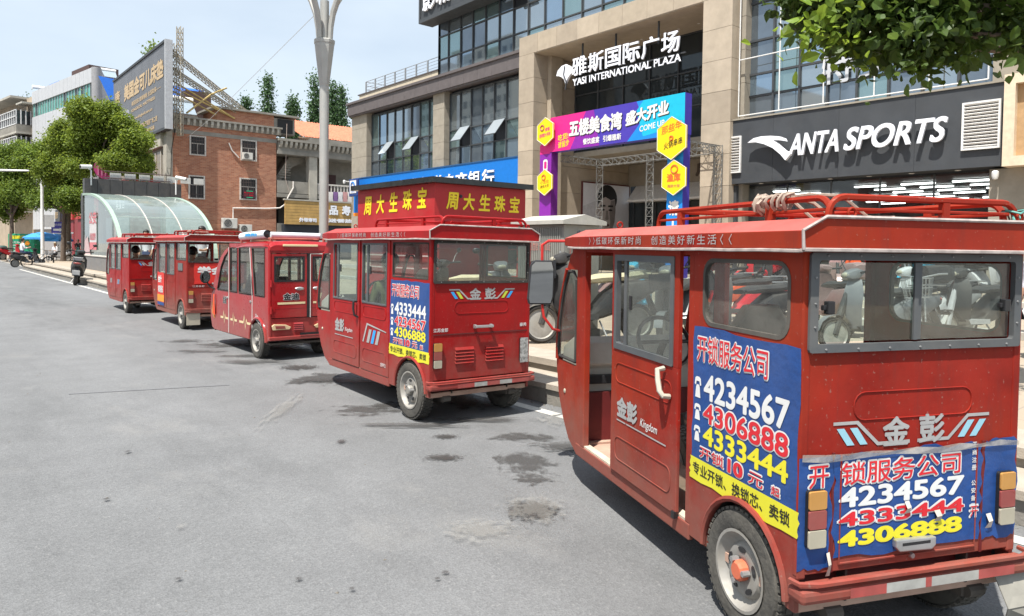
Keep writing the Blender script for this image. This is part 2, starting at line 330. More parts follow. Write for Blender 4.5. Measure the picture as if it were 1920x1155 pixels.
# ================================================================ ground, road, plaza
def asphalt():
    m = bpy.data.materials.new('worn_asphalt'); m.use_nodes = True; nt = m.node_tree; N = nt.nodes; L = nt.links.new; b = N['Principled BSDF']
    b.inputs['Roughness'].default_value = .82; b.inputs['Specular IOR Level'].default_value = .35
    tc = N.new('ShaderNodeTexCoord')
    def noise(s, d=4, r=.6, sc=None):
        n = N.new('ShaderNodeTexNoise'); n.inputs['Scale'].default_value = s; n.inputs['Detail'].default_value = d; n.inputs['Roughness'].default_value = r
        if sc:
            mp = N.new('ShaderNodeMapping'); mp.inputs['Scale'].default_value = sc; L(tc.outputs['Object'], mp.inputs[0]); L(mp.outputs[0], n.inputs[0])
        else: L(tc.outputs['Object'], n.inputs[0])
        return n
    def rng(src, a, b_, c, d):
        r = N.new('ShaderNodeMapRange'); r.inputs[1].default_value = a; r.inputs[2].default_value = b_; r.inputs[3].default_value = c; r.inputs[4].default_value = d; L(src, r.inputs[0]); return r.outputs[0]
    def mul(c1, fac):
        x = N.new('ShaderNodeMixRGB'); x.blend_type = 'MULTIPLY'; x.inputs[0].default_value = 1; L(c1, x.inputs[1]); L(fac, x.inputs[2]); return x.outputs[0]
    base = N.new('ShaderNodeRGB'); base.outputs[0].default_value = (.155, .158, .162, 1)
    big = noise(.22, 5, .6, (1, .35, 1)); mid = noise(1.7, 6, .65); c = mul(base.outputs[0], rng(big.outputs[0], .3, .7, .86, 1.13)); c = mul(c, rng(mid.outputs[0], .3, .7, .90, 1.09))
    lane = noise(.8, 4, .55, (1, .03, 1)); c = mul(c, rng(lane.outputs[0], .3, .7, .90, 1.10)); smu = noise(.55, 7, .72, (1, .25, 1)); c = mul(c, rng(smu.outputs[0], .50, .74, 1., .66))
    vo = N.new('ShaderNodeTexVoronoi'); vo.inputs['Scale'].default_value = 95; L(tc.outputs['Object'], vo.inputs['Vector'])
    sp = N.new('ShaderNodeSeparateXYZ'); L(vo.outputs['Color'], sp.inputs[0])
    c = mul(c, rng(sp.outputs[0], 0, 1, .86, 1.14))
    fine = noise(260, 2, .5); c = mul(c, rng(fine.outputs[0], .3, .7, .88, 1.12))
    # pale stones
    lt = rng(sp.outputs[1], .97, .99, 0, .14); mx = N.new('ShaderNodeMixRGB'); mx.inputs[2].default_value = (.4, .39, .37, 1); L(lt, mx.inputs[0]); L(c, mx.inputs[1]); c = mx.outputs[0]
    # pale dust drifted over it
    du = noise(.9, 8, .7, (1, .5, 1)); mx = N.new('ShaderNodeMixRGB'); mx.inputs[2].default_value = (.235, .23, .22, 1); L(rng(du.outputs[0], .55, .75, 0, .5), mx.inputs[0]); L(c, mx.inputs[1]); c = mx.outputs[0]
    L(c, b.inputs['Base Color'])
    bp = N.new('ShaderNodeBump'); bp.inputs['Strength'].default_value = .5; bp.inputs['Distance'].default_value = .006; L(vo.outputs['Distance'], bp.inputs['Height']); L(bp.outputs[0], b.inputs['Normal'])
    return m
ASPH = asphalt()
MB().quad((-600, -600, -.02), (900, -600, -.02), (900, 1200, -.02), (-600, 1200, -.02)).build('ground', mat('grey_ground', (.25, .24, .22), rough=.95), kind='structure')
road = MB().quad((-14, -120, 0), (5.5, -120, 0), (5.5, 140, 0), (-14, 140, 0)).build('road', ASPH, kind='structure')
MB().quad((5.5, 50, 0), (40, 50, 0), (40, 56.9, 0), (5.5, 56.9, 0)).build('side_road', ASPH, kind='structure')
def stainmat(name, col, rough=.75, amp=.9, sc=2.4, dens=.8):
    m = bpy.data.materials.new(name); m.use_nodes = True; nt = m.node_tree; N = nt.nodes; L = nt.links.new; b = N['Principled BSDF']; b.inputs['Base Color'].default_value = (*col, 1); b.inputs['Roughness'].default_value = rough
    tc = N.new('ShaderNodeTexCoord'); ln = N.new('ShaderNodeVectorMath'); ln.operation = 'LENGTH'; L(tc.outputs['Object'], ln.inputs[0])
    n = N.new('ShaderNodeTexNoise'); n.inputs['Scale'].default_value = sc; n.inputs['Detail'].default_value = 7; n.inputs['Roughness'].default_value = .65
    oi = N.new('ShaderNodeObjectInfo'); ad = N.new('ShaderNodeVectorMath'); ad.operation = 'ADD'; sc3 = N.new('ShaderNodeVectorMath'); sc3.operation = 'SCALE'; sc3.inputs['Scale'].default_value = 1
    L(tc.outputs['Object'], ad.inputs[0]); L(oi.outputs['Location'], ad.inputs[1]); L(ad.outputs[0], n.inputs[0])
    mt = N.new('ShaderNodeMath'); mt.operation = 'MULTIPLY_ADD'; mt.inputs[1].default_value = 2*amp; L(n.outputs['Fac'], mt.inputs[0])
    iv = N.new('ShaderNodeMath'); iv.operation = 'SUBTRACT'; iv.inputs[0].default_value = .62-amp; L(ln.outputs['Value'], iv.inputs[1]); L(iv.outputs[0], mt.inputs[2])
    r = N.new('ShaderNodeMapRange'); r.inputs[1].default_value = 0; r.inputs[2].default_value = .30; r.inputs[4].default_value = dens; L(mt.outputs[0], r.inputs[0])
    t = N.new('ShaderNodeBsdfTransparent'); ms = N.new('ShaderNodeMixShader'); L(r.outputs[0], ms.inputs[0]); L(t.outputs[0], ms.inputs[1]); L(b.outputs[0], ms.inputs[2]); L(ms.outputs[0], N['Material Output'].inputs[0])
    return m
STAIN = stainmat('damp_stain', (.06, .057, .055), .6, 1.25, 2.2, .62); OIL = stainmat('oil_spots', (.05, .046, .044), .5, 1.1, 6, .75); PALE = stainmat('pale_scuff', (.27, .26, .24), .9, 1.2, 4.5, .28)
def stain(u, v, du, dv, m=STAIN, z=.004, nm='stain'):
    c = gz(u, v); e = gz(u+du, v); f = gz(u, v-dv)
    a = (Vector(e)-c).length*(1.35 if m is STAIN else 1); b = (Vector(f)-c).length; rz = math.atan2(e.y-c.y, e.x-c.x)
    o = MB().quad(*[(1.6*cos(2*pi*k/20), 1.6*sin(2*pi*k/20), 0) for k in range(20)]).build(nm, m, road, fix=False)
    o.location = (c.x, c.y, z); o.rotation_euler.z = rz; o.scale = (a, b, 1)
zz = .004
for a in ((690, 768, 75, 16, STAIN), (600, 710, 70, 18, STAIN), (730, 760, 40, 10, STAIN), (985, 868, 62, 30, STAIN), (1000, 900, 45, 14, STAIN), (965, 820, 50, 12, STAIN), (1015, 822, 38, 10, STAIN), (835, 820, 40, 7, OIL), (420, 648, 60, 6, STAIN), (370, 660, 60, 4, STAIN), (455, 668, 60, 4, STAIN), (350, 640, 50, 4, STAIN), (880, 752, 60, 22, STAIN), (560, 690, 60, 8, OIL),
          (830, 860, 60, 10, OIL), (1000, 960, 80, 30, OIL), (640, 830, 14, 6, OIL), (560, 1090, 12, 5, OIL), (335, 1090, 10, 5, OIL), (835, 1078, 12, 5, OIL), (820, 1090, 9, 4, OIL), (200, 940, 10, 4, OIL), (240, 850, 8, 4, OIL), (660, 1110, 10, 5, OIL),
          (650, 715, 90, 9, STAIN), (780, 800, 110, 8, STAIN), (900, 790, 100, 7, STAIN), (560, 655, 90, 6, STAIN), (480, 680, 80, 6, STAIN), (1060, 840, 60, 16, STAIN),
          (340, 993, 14, 7, PALE), (530, 770, 30, 40, PALE), (1000, 960, 90, 40, PALE), (900, 1000, 120, 30, PALE), (1040, 790, 50, 20, PALE), (560, 620, 120, 16, PALE)):
    zz += .0006; stain(*a, z=zz)
# thin dark strip painting an overhead arm's cast shadow across the lane
p, q = gz(130, 739), gz(430, 722); MB().bar((p.x, p.y, .0035), (q.x, q.y, .0035), .05, .003).build('painted_shadow_strip', mat('painted_shadow_strip', (.142, .145, .152), rough=.85), road)
# edge line
ln = []
LINE = stainmat('worn_line_paint', (.58, .56, .50), .8, .9, 5, .85)
for k in range(34):
    y = -6+1.7*k; o = MB().quad((-1, -1, 0), (1, -1, 0), (1, 1, 0), (-1, 1, 0)).build('edge_line', mat('worn_white_line', (.50, .485, .45), rough=.8, var=.35, scale=9, dust=.5, dustcol=(.26, .26, .26)), road, fix=False)
    o.location = (4.86, y, .004); o.scale = (.065, .83, 1)
# gutter and steps up to the plaza
GRAN = mat('pale_granite_slab', (.34, .30, .25), rough=.8, var=.14, scale=5, bump=.2, bscale=90, dust=.15)
GRAN2 = mat('grey_granite_riser', (.22, .21, .19), rough=.85, var=.2, scale=4, bump=.3, bscale=40, dust=.3)
steps = MB().box(5.16, 5.66, -14, 51.9, 0, .165).box(5.69, 6.2, -14, 51.9, 0, .29).build('plaza_steps', GRAN2, kind='structure')
rr = random.Random(9)
for x0, x1, z0, z1 in ((5.10, 5.66, .165, .22), (5.63, 6.23, .29, .36)):
    n = 0; y = -8.
    while y < 51.5:
        l = 1.2; dz = rr.uniform(-.004, .004); MB().box(x0+rr.uniform(-.006, .006), x1, y+.006, min(y+l-.006, 51.9), z0, z1+dz).build('step_slab', GRAN, steps); y += l
    MB().box(x0, x1, -14, -8, z0, z1).build('step_slab', GRAN, steps)
for k in range(50):
    y = -8+1.2*k
    MB().box(5.13, 5.158, y+.006, y+1.194, .002, .164).build('riser_slab', GRAN2, steps)
    MB().box(5.66, 5.688, y+.006, y+1.194, .221, .289).build('riser_slab', GRAN2, steps)
PAVE = brickmat('plaza_paving', (.36, .30, .23), (.33, .27, .21), (.25, .22, .19), .6, .3, .006, plane='xy', stain=.25, stcol=(.3, .27, .24))
MB().box(6.2, 12.7, -14, 51.9, 0, .357).build('plaza', PAVE, kind='structure')
t2 = MB().box(12.70, 18, -14, 48, 0, .455).build('plaza_terrace', PAVE, kind='structure')
t3 = MB().box(18.0, 30, -14, 48, 0, .598).build('plaza_terrace_upper', PAVE, kind='structure')
for X, z0, z1, pr in ((12.70, .36, .47, t2), (18.0, .457, .612, t3)):
    for k in range(24):
        y = -8+2*k; MB().box(X-.03, X+.3, y+.006, y+1.994, z0, z1).build('terrace_kerb', mat('pale_kerb_stone', (.40, .385, .35), rough=.8, var=.12, dust=.2), pr)
MB().box(5.9, 30, 57.0, 140, -.01, .15).build('pavement', PAVE, kind='structure')
MB().box(-40, -14, -120, 140, -.01, .15).build('far_pavement', mat('grey_paving', (.3, .29, .27), rough=.9), kind='structure')
# grit and fallen bits along the gutter, uncountable
gr = MB(); rq = random.Random(12)
for k in range(900):
    x = 5.12-abs(rq.gauss(0, .10)); y = rq.uniform(1, 45); s_ = rq.uniform(.004, .016); a = rq.uniform(0, 6.28); gr.add([(x+s_*cos(a+q), y+s_*sin(a+q), .001) for q in (0, 2.1, 4.2)]+[(x, y, .001+s_*.8)], [(0, 1, 3), (1, 2, 3), (2, 0, 3)])
for k in range(260):
    x = rq.uniform(-4, 5); y = rq.uniform(1.5, 30); s_ = rq.uniform(.004, .013); a = rq.uniform(0, 6.28); gr.add([(x+s_*cos(a+q), y+s_*sin(a+q), .001) for q in (0, 2.1, 4.2)]+[(x, y, .001+s_*.6)], [(0, 1, 3), (1, 2, 3), (2, 0, 3)])
gr.build('road_grit', mat('grit', (.16, .145, .125), rough=.95, var=.4, scale=30), road, kind='stuff', fix=False)
# ================================================================ shopping plaza building, facade plane x = 22
BX = 22.0
rg = random.Random(17)
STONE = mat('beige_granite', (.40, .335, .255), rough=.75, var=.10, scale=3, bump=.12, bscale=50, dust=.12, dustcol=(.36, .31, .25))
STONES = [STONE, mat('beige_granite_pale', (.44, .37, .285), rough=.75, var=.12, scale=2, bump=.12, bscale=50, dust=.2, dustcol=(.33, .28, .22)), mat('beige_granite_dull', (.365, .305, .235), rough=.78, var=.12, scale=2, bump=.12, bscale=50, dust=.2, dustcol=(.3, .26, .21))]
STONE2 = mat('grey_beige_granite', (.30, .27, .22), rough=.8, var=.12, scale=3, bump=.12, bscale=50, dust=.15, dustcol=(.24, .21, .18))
CORN = mat('dark_cornice_panel', (.115, .10, .10), rough=.6, var=.12, scale=3)
DARKM = mat('dark_metal_frame', (.055, .06, .065), rough=.45, var=.1)
FGL = mat('reflective_facade_glass', (.36, .42, .46), rough=.03, metal=.8, var=.06, scale=.6)
FGLS = [FGL, mat('blue_facade_glass', (.30, .40, .50), rough=.03, metal=.8, var=.06, scale=.6), mat('green_facade_glass', (.27, .38, .39), rough=.03, metal=.75, var=.08, scale=.6), mat('smoky_facade_glass', (.20, .24, .28), rough=.04, metal=.7, var=.15, scale=.9), FGL]
FGL2 = mat('dark_facade_glass', (.045, .055, .06), rough=.04, metal=.4, var=.1, scale=.6)
CREAMW = mat('cream_parapet', (.54, .47, .36), rough=.8, var=.08, scale=2, dust=.15)
SIGNG = mat('charcoal_sign_panel', (.048, .053, .06), rough=.5, var=.14, scale=1.2, dust=.12, dustcol=(.10, .10, .10))
WMET = mat('white_metal', (.72, .72, .71), rough=.45, var=.08, dust=.12)
BLUES = mat('blue_sign_panel', (.008, .16, .55), rough=.4, var=.06)
LITW = mat('white_letter_face', (.82, .84, .90), rough=.4, var=.03)
FR, FU = Vector((0, -1, 0)), Vector((0, 0, 1))      # reading direction on the facade
pz = thing('plaza_building', 'modern grey plaza building with glass bays and tall beige stone portal', 'building', (BX, 20, 0))
O = Vector((BX, 20, 0))
def PB(mb, nm, m, par=pz, **k):
    mb.v = [(x-BX, y-20, z) for x, y, z in mb.v]; return mb.build(nm, m, par, **k)
def slabs(nm, m, x0, x1, y0, y1, z0, z1, ny, nz, par=pz, g=.006):
    for j in range(ny):
        for k in range(nz):
            a0, a1 = y0+(y1-y0)*j/ny, y0+(y1-y0)*(j+1)/ny; b0, b1 = z0+(z1-z0)*k/nz, z0+(z1-z0)*(k+1)/nz
            PB(MB().box(x0+rg.uniform(0, .006), x1, a0+g, a1-g, b0+g, b1-g), nm, rg.choice(STONES) if m is STONE else m, par)
def glazing(x, ys, zs, gm, fm, par=pz, bw=.06, skip=(), tilt=.006):
    for i in range(len(ys)-1):
        for k in range(len(zs)-1):
            if (i, k) in skip: continue
            a, b = sorted((ys[i], ys[i+1])); t = rg.uniform(-tilt, tilt); t2 = rg.uniform(-tilt, tilt)
            PB(MB().quad((x+t, b, zs[k]), (x-t, a, zs[k]), (x-t+t2, a, zs[k+1]), (x+t+t2, b, zs[k+1])), 'pane', rg.choice(FGLS) if gm is FGL else gm, par, fix=False)
    for y in ys: PB(MB().box(x-.07, x+.04, y-bw/2, y+bw/2, zs[0], zs[-1]), 'mullion', fm, par)
    for z in zs: PB(MB().box(x-.06, x+.035, min(ys), max(ys), z-bw/2, z+bw/2), 'transom', fm, par)
def hung(x, y0, y1, z0, z1, ang, par=pz):
    """top-hung sash swung outwards"""
    y0, y1 = min(y0, y1), max(y0, y1); h = z1-z0; d = Vector((-sin(ang), 0, -cos(ang))); n = Vector((-cos(ang), 0, sin(ang))); c = Vector((x-.07, (y0+y1)/2, z1))+d*h/2
    s_ = PB(MB().obox(c, (0, (y1-y0)/2-.04, 0), d*(h/2-.03), n*.012), 'open_sash', mat('pale_sash_glass', (.55, .62, .68), rough=.06, metal=.5, var=.04), par)
    PB(MB().quad((x+.03, y1, z0), (x+.03, y0, z0), (x+.03, y0, z1), (x+.03, y1, z1)), 'dark_opening', mat('dim_room', (.03, .035, .045), rough=.8), par, fix=False)
    e = MB()
    for q in (y0+.04, y1-.04): e.bar(Vector((x-.07, q, z1)), Vector((x-.07, q, z1))+d*h, .03, .035)
    e.bar(Vector((x-.07, y0+.04, z1))+d*h, Vector((x-.07, y1-.04, z1))+d*h, .03, .035)
    PB(e, 'sash_frame', DARKM, par)
# ---- left wing
PB(MB().box(BX+.75, BX+14, 25.5, 42.9, 0, 10.1), 'wing_core', mat('dim_room', (.03, .035, .045)))
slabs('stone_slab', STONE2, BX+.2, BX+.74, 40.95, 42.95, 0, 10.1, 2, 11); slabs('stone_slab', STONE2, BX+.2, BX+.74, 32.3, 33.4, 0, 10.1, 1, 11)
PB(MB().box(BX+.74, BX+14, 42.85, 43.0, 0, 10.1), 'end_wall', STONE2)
for i in range(15):
    PB(MB().box(BX-.06, BX+.9, 25.5+17.55*i/15+.006, 25.5+17.55*(i+1)/15-.006, 10.1, 10.78), 'cornice_panel', CORN)
PB(MB().box(BX-.14, BX+14, 25.5, 43.15, 10.785, 10.92), 'cornice_cap', CORN); PB(MB().box(BX+.0, BX+.2, 25.5, 42.98, 10.02, 10.098), 'cornice_soffit', CORN)
for i in range(14): PB(MB().box(BX+.45, BX+.7, 33.3+9.1*i/14+.004, 33.3+9.1*(i+1)/14-.004, 10.92, 11.42), 'parapet_panel', CREAMW)
PB(MB().box(BX+.40, BX+.75, 33.3, 42.55, 11.42, 11.48), 'parapet_cap', CORN); PB(MB().box(BX+.7, BX+14, 42.2, 42.4, 10.92, 11.42), 'parapet_return', CREAMW)
rail = MB()
for k in range(8):
    y = 41.7-1.2*k; PB(MB().box(BX+.52, BX+.58, y-.05, y+.05, 11.48, 12.2), 'rail_post', STEEL)
for z in (11.66, 11.84, 12.02, 12.2): PB(MB().tube([(BX+.55, 41.7, z), (BX+.55, 33.3, z)], .022 if z > 12.1 else .013, 6), 'rail_bar', STEEL)
for z in (11.7, 11.95, 12.2): PB(MB().tube([(BX+.55, 41.7, z), (BX+6, 41.7, z)], .02, 6), 'rail_bar', STEEL)
zr = [6.0, 7.0, 7.95, 9.95]
ys1 = [40.95-7.55*i/8 for i in range(9)]; ys2 = [32.3-6.8*i/7 for i in range(8)]
sk1 = {(2, 1), (4, 1), (6, 1)}
glazing(BX+.62, ys1, zr, FGL, DARKM, skip={(2, 1), (5, 1)}); glazing(BX+.62, ys2, zr, FGL, DARKM, skip={(1, 1), (4, 1)})
for yy, i in ((ys1, 2), (ys1, 5), (ys2, 1), (ys2, 4)): hung(BX+.62, yy[i], yy[i+1], zr[1], zr[2]+.1, radians(38))
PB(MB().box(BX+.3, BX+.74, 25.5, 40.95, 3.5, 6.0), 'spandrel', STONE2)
# ---- upper tower block
ty = [33.25, 32.33, 31.2, 30.12, 29.04, 27.94, 26.84, 25.75, 24.6, 23.4, 22.2, 21.0, 19.8, 18.6, 17.4, 16.2, 15.0]; tz = [10.95, 11.95, 13.2, 14.3, 15.8]
PB(MB().box(BX+.6, BX+14, 2, 33.15, 10.9, 17), 'tower_core', mat('dim_room', (.03, .035, .045)))
glazing(BX+.5, ty, tz, FGL, DARKM, skip={(6, 2)}); hung(BX+.5, ty[6], ty[7], tz[2], tz[3], radians(30))
glazing(BX+14*0+.5, [33.25], tz, FGL, DARKM)
for i in range(8):
    for k in range(4): PB(MB().quad((BX+.5+1.2*i, 33.25, tz[k]), (BX+.5+1.2*(i+1), 33.25, tz[k]), (BX+.5+1.2*(i+1), 33.25, tz[k+1]), (BX+.5+1.2*i, 33.25, tz[k+1])), 'pane', FGL, fix=False)
cs = thing('cinema_sign', 'dark box sign with white characters at the top of the tower block', 'sign', (BX-.4, 29.5, 13.85))
def S(par, mb, nm, m, **k):
    l = par.location; mb.v = [(x-l.x, y-l.y, z-l.z) for x, y, z in mb.v]; return mb.build(nm, m, par, **k)
S(cs, MB().box(BX-.5, BX+.35, 25.8, 33.75, 13.85, 16.2), 'sign_box', SIGNG); S(cs, MB().frame([(33.75, 13.85), (25.8, 13.85), (25.8, 16.2), (33.75, 16.2)], [(33.6, 14.05), (25.95, 14.05), (25.95, 16.0), (33.6, 16.0)], BX-.56, BX-.5, 'x'), 'sign_rim', DARKM)
def FT(par, s, m, y_left, z0, w, h, x, depth=.10, bold=.02, shear=0., **k):
    l = par.location; return lettering(s, m, Vector((x, y_left, z0))-l, FR, FU, w, h, par, bold=bold, shear=shear, depth=depth, **k)
FT(cs, '影城', LITW, 33.3, 14.35, 2.6, 1.3, BX-.52)
# ---- portal
for y0, y1 in ((24.45, 25.5), (14.2, 15.4)): slabs('stone_slab', STONE, BX-.3, BX+.5, y0, y1, .6, 10.5, 1, 9)
slabs('stone_slab', STONE, BX-.3, BX+.5, 14.2, 25.5, 10.5, 11.35, 9, 1)
PB(MB().box(BX-.27, BX+2.4, 15.4, 24.45, 10.47, 10.51), 'portal_soffit', STONE)
slabs('stone_slab', STONE, BX+.5, BX+6.5, 24.46, 24.62, .6, 10.46, 1, 8); slabs('stone_slab', STONE, BX+.5, BX+6.5, 15.24, 15.39, .6, 10.46, 1, 8)
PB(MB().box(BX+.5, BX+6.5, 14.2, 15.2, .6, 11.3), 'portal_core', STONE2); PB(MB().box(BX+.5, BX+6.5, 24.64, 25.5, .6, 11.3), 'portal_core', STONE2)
PB(MB().box(BX+.55, BX+1.25, 24.2, 24.455, .6, 10.46), 'pilaster', STONE)
glazing(BX+2.4, [24.45-1.5*i for i in range(7)], [6.2, 7.5, 8.9, 10.45], FGL2, DARKM)
for i in range(9): # ceiling spots inside the lobby
    PB(MB().lathe([(0, .001), (0, .06)], (BX+1.6, 23.6-.95*i, 10.465), 'z', 8, False), 'spot_lamp', WMET)
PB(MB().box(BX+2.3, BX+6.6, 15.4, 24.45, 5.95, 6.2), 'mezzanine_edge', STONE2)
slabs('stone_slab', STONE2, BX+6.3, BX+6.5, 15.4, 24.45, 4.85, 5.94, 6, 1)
PB(MB().prism([(BX+6.28, 4.84), (BX+5.6, 4.1), (BX+5.6, 4.0), (BX+6.3, 4.0)], 15.42, 23.9, 'y'), 'white_awning', WMET)
PB(MB().box(BX+6.3, BX+6.5, 15.4, 24.45, .6, 4.0), 'lobby_doors', FGL2)
for i in range(7): PB(MB().box(BX+6.24, BX+6.3, 15.6+1.4*i, 15.66+1.4*i, .6, 4.0), 'door_stile', DARKM)
lettering('广大', mat('dark_wall_letter', (.08, .06, .05)), Vector((BX+6.29, 20.3, 5.1))-O, FR, FU, 1.9, .7, pz, bold=.03, depth=.05)
for dy in (21.9, 20.0, 17.8): PB(MB().box(BX+.2, BX+.26, dy-.03, dy+.03, 9.6, 10.48), 'sign_hanger', DARKM)
ys = thing('plaza_sign', 'white raised letters and fan emblem hung under the portal beam', 'sign', (BX-.1, 20, 9))
for k, ch in enumerate('雅斯国际广场'): FT(ys, ch, LITW, 22.15-.955*k, 9.02+.06*0, .86, .80, BX-.1, .06, .022)
FT(ys, 'YASI INTERNATIONAL PLAZA', LITW, 22.12, 8.62, 5.65, .30, BX-.1, .04, .018)
S(ys, MB().box(BX+.04, BX+.1, 16.4, 22.2, 8.95, 9.0), 'sign_rail', DARKM)
lg = [(835, 490), (845, 455), (870, 425), (897, 413), (925, 428), (945, 462), (926, 476), (908, 503), (893, 537), (885, 512), (870, 497), (850, 489)]
lg = [gx(800+a/3.43, b/3.43, BX-.1) for a, b in lg]
S(ys, MB().prism([(p.y, p.z) for p in lg], BX-.12, BX-.0, 'x'), 'fan_emblem', LITW)
S(ys, MB().tube([(BX-.125, lg[3].y+.05, lg[3].z-.08), (BX-.125, lg[3].y+.12, lg[3].z-.45), (BX-.125, lg[3].y-.06, lg[3].z-.8), (BX-.125, lg[3].y+.0, lg[3].z-1.1)], .035, 5), 'emblem_line', SIGNG)
# ---- right wing with the sports shop
PB(MB().box(BX+.6, BX+14, 2, 14.2, 3.9, 10.9), 'wing_core', mat('dim_room', (.03, .035, .045)))
slabs('stone_slab', STONE2, BX+.15, BX+.6, 13.95, 14.2, .6, 10.9, 1, 9); slabs('stone_slab', STONE2, BX+.1, BX+.6, 2.0, 6.5, .6, 3.9, 3, 3); slabs('stone_slab', STONE2, BX+.1, BX+.6, 2.0, 6.5, 6.2, 10.9, 3, 4)
glazing(BX+.5, [14.0-.94*i for i in range(9)], [6.2, 7.0, 7.75, 8.9, 10.2, 11.0], FGL, DARKM, bw=.07)
PB(MB().box(BX+.05, BX+.55, 6.4, 14.0, 10.85, 11.1), 'window_head', CORN)
wf = MB()
for y in (14.05, 12.55, 11.05, 9.5, 8.0, 6.55): PB(MB().tube([(BX-.05, y, 6.28), (BX-.05, y, 11)], .02, 6), 'sign_frame_bar', WMET)
for z in (6.28, 8.2): PB(MB().tube([(BX-.05, 14.05, z), (BX-.05, 6.55, z)], .02, 6), 'sign_frame_bar', WMET)
xs = thing('window_lettering', 'large white characters behind the glass above the sports shop sign', 'sign', (BX+.4, 11, 7))
FT(xs, '特', mat('hazy_white_letter', (.5, .52, .55)), 11.35, 6.95, 1.0, 1.05, BX+.42, .02); FT(xs, '步', mat('hazy_white_letter', (.5, .52, .55)), 10.2, 6.95, 1.0, 1.05, BX+.42, .02)
an = thing('shop_sign', 'long charcoal sports shop sign with white slanted capitals and swoosh', 'sign', (BX, 10.5, 4))
for i in range(4): S(an, MB().box(BX-.12, BX+.6, 6.12+8.75*i/4+.003, 6.12+8.75*(i+1)/4-.003, 3.95, 6.13), 'sign_panel', SIGNG)
S(an, MB().box(BX-.16, BX+.6, 6.1, 14.9, 6.13, 6.18), 'sign_cap', STONE2)
for ch, yl, wd in (('ANTA', 12.03, 1.62), ('SPORTS', 10.25, 2.85)): FT(an, ch, LITW, yl, 4.70, wd, .70, BX-.24, .08, .025, .28)
sw = [(266, 838), (300, 812), (345, 800), (400, 797), (450, 800), (482, 812), (490, 828), (450, 822), (415, 822), (448, 846), (484, 880), (518, 902), (486, 940), (458, 906), (412, 868), (360, 845), (310, 834)]
sw = [gx(1320+a/3.122, b/3.122, BX-.26) for a, b in sw]
S(an, MB().prism([(p.y, p.z) for p in sw], BX-.38, BX-.26, 'x'), 'swoosh', LITW)
for k, (y0, y1, z0, z1, nb) in enumerate(((13.84, 14.80, 4.32, 5.58, 13), (6.2, 7.1, 4.42, 5.70, 14))):
    g = S(an, MB().frame([(y0, z0), (y1, z0), (y1, z1), (y0, z1)], [(y0+.05, z0+.05), (y1-.05, z0+.05), (y1-.05, z1-.05), (y0+.05, z1-.05)], BX-.20, BX-.13, 'x'), 'louvre_grille', WMET)
    for i in range(nb):
        z = z0+.08+(z1-z0-.14)*i/(nb-1)
        mb = MB().obox((BX-.165, (y0+y1)/2, z), (.03, 0, -.018), (0, (y1-y0)/2-.05, 0), (.004, 0, .006)); mb.v = [(x-an.location.x, y-an.location.y, zz-an.location.z) for x, y, zz in mb.v]; mb.build('louvre_slat', WMET, g)
    S(an, MB().box(BX-.128, BX-.122, y0+.05, y1-.05, z0+.05, z1-.05), 'grille_back', mat('dark_grille_back', (.03, .02, .02)))
# shop front below the sign
PB(MB().box(BX+.0, BX+.6, 14.1, 14.2, .6, 3.9), 'shop_jamb', DARKM)
SG = glass('shop_window_glass', tint=(.55, .6, .6), dirt=.02, gloss=1.5)
for i in range(5):
    y = 14.0-1.5*i; PB(MB().quad((BX+.55, y, .6), (BX+.55, y-1.5, .6), (BX+.55, y-1.5, 3.9), (BX+.55, y, 3.9)), 'shop_pane', SG, fix=False); PB(MB().box(BX+.52, BX+.58, y-.02, y+.02, .6, 3.9), 'shop_mullion', DARKM)
PB(MB().box(BX+.6, BX+13, 6.5, 14.2, 3.85, 3.9), 'shop_ceiling', mat('dark_ceiling', (.05, .05, .05))); PB(MB().box(BX+12.8, BX+13, 6.5, 14.2, .6, 3.9), 'shop_back_wall', mat('shop_back', (.10, .10, .10)))
PB(MB().box(BX+.6, BX+13, 14.1, 14.2, .6, 3.88), 'shop_side_wall', mat('shop_back', (.10, .10, .10))); PB(MB().box(BX+.6, BX+13, 6.4, 6.5, .6, 3.88), 'shop_side_wall', mat('shop_back', (.10, .10, .10)))
TUBE = mat('lit_tube_lamp', (1, 1, .98), emit=5, var=0)
for j in range(7):
    for i in range(5):
        if rg.random() < .9: PB(MB().box(BX+1.8+1.5*j, BX+1.95+1.5*j, 7.0+1.45*i, 7.95+1.45*i, 3.76, 3.80), 'tube_lamp', TUBE)
for i in range(6): PB(MB().lathe([(0, .001), (0, .07), (.01, .08)], (BX+.25, 13.3-1.2*i, 3.93), 'z', 10, False), 'down_light', WMET)
for j in range(3): PB(MB().box(BX+2+2.4*j, BX+2.8+2.4*j, 8, 13, .6, 1.7), 'display_stand', mat('shop_display', (.2, .17, .15), var=.5, scale=3))
# bank fascia
bs = thing('bank_sign', 'long blue bank fascia sign with white characters along the left wing', 'sign', (BX, 34, 5))
for i in range(6): S(bs, MB().box(BX-.15, BX+.3, 25.55+16.4*i/6+.003, 25.55+16.4*(i+1)/6-.003, 3.75, 5.9), 'sign_panel', BLUES)
S(bs, MB().box(BX-.16, BX+.3, 25.55, 41.95, 3.55, 3.745), 'sign_stripe', mat('orange_stripe', (.85, .25, .02)))
S(bs, MB().box(BX-.18, BX+.3, 25.5, 42.0, 5.9, 5.96), 'sign_cap', mat('dark_blue_cap', (.02, .08, .2)))
for k, ch in enumerate('湖北松滋农商银行'): FT(bs, ch, LITW, 36.2-1.12*k, 4.5, .98, 1.0, BX-.16, .06, .02)
PB(MB().box(BX+.3, BX+.74, 25.5, 40.95, 0, 3.5), 'bank_front', FGL2)
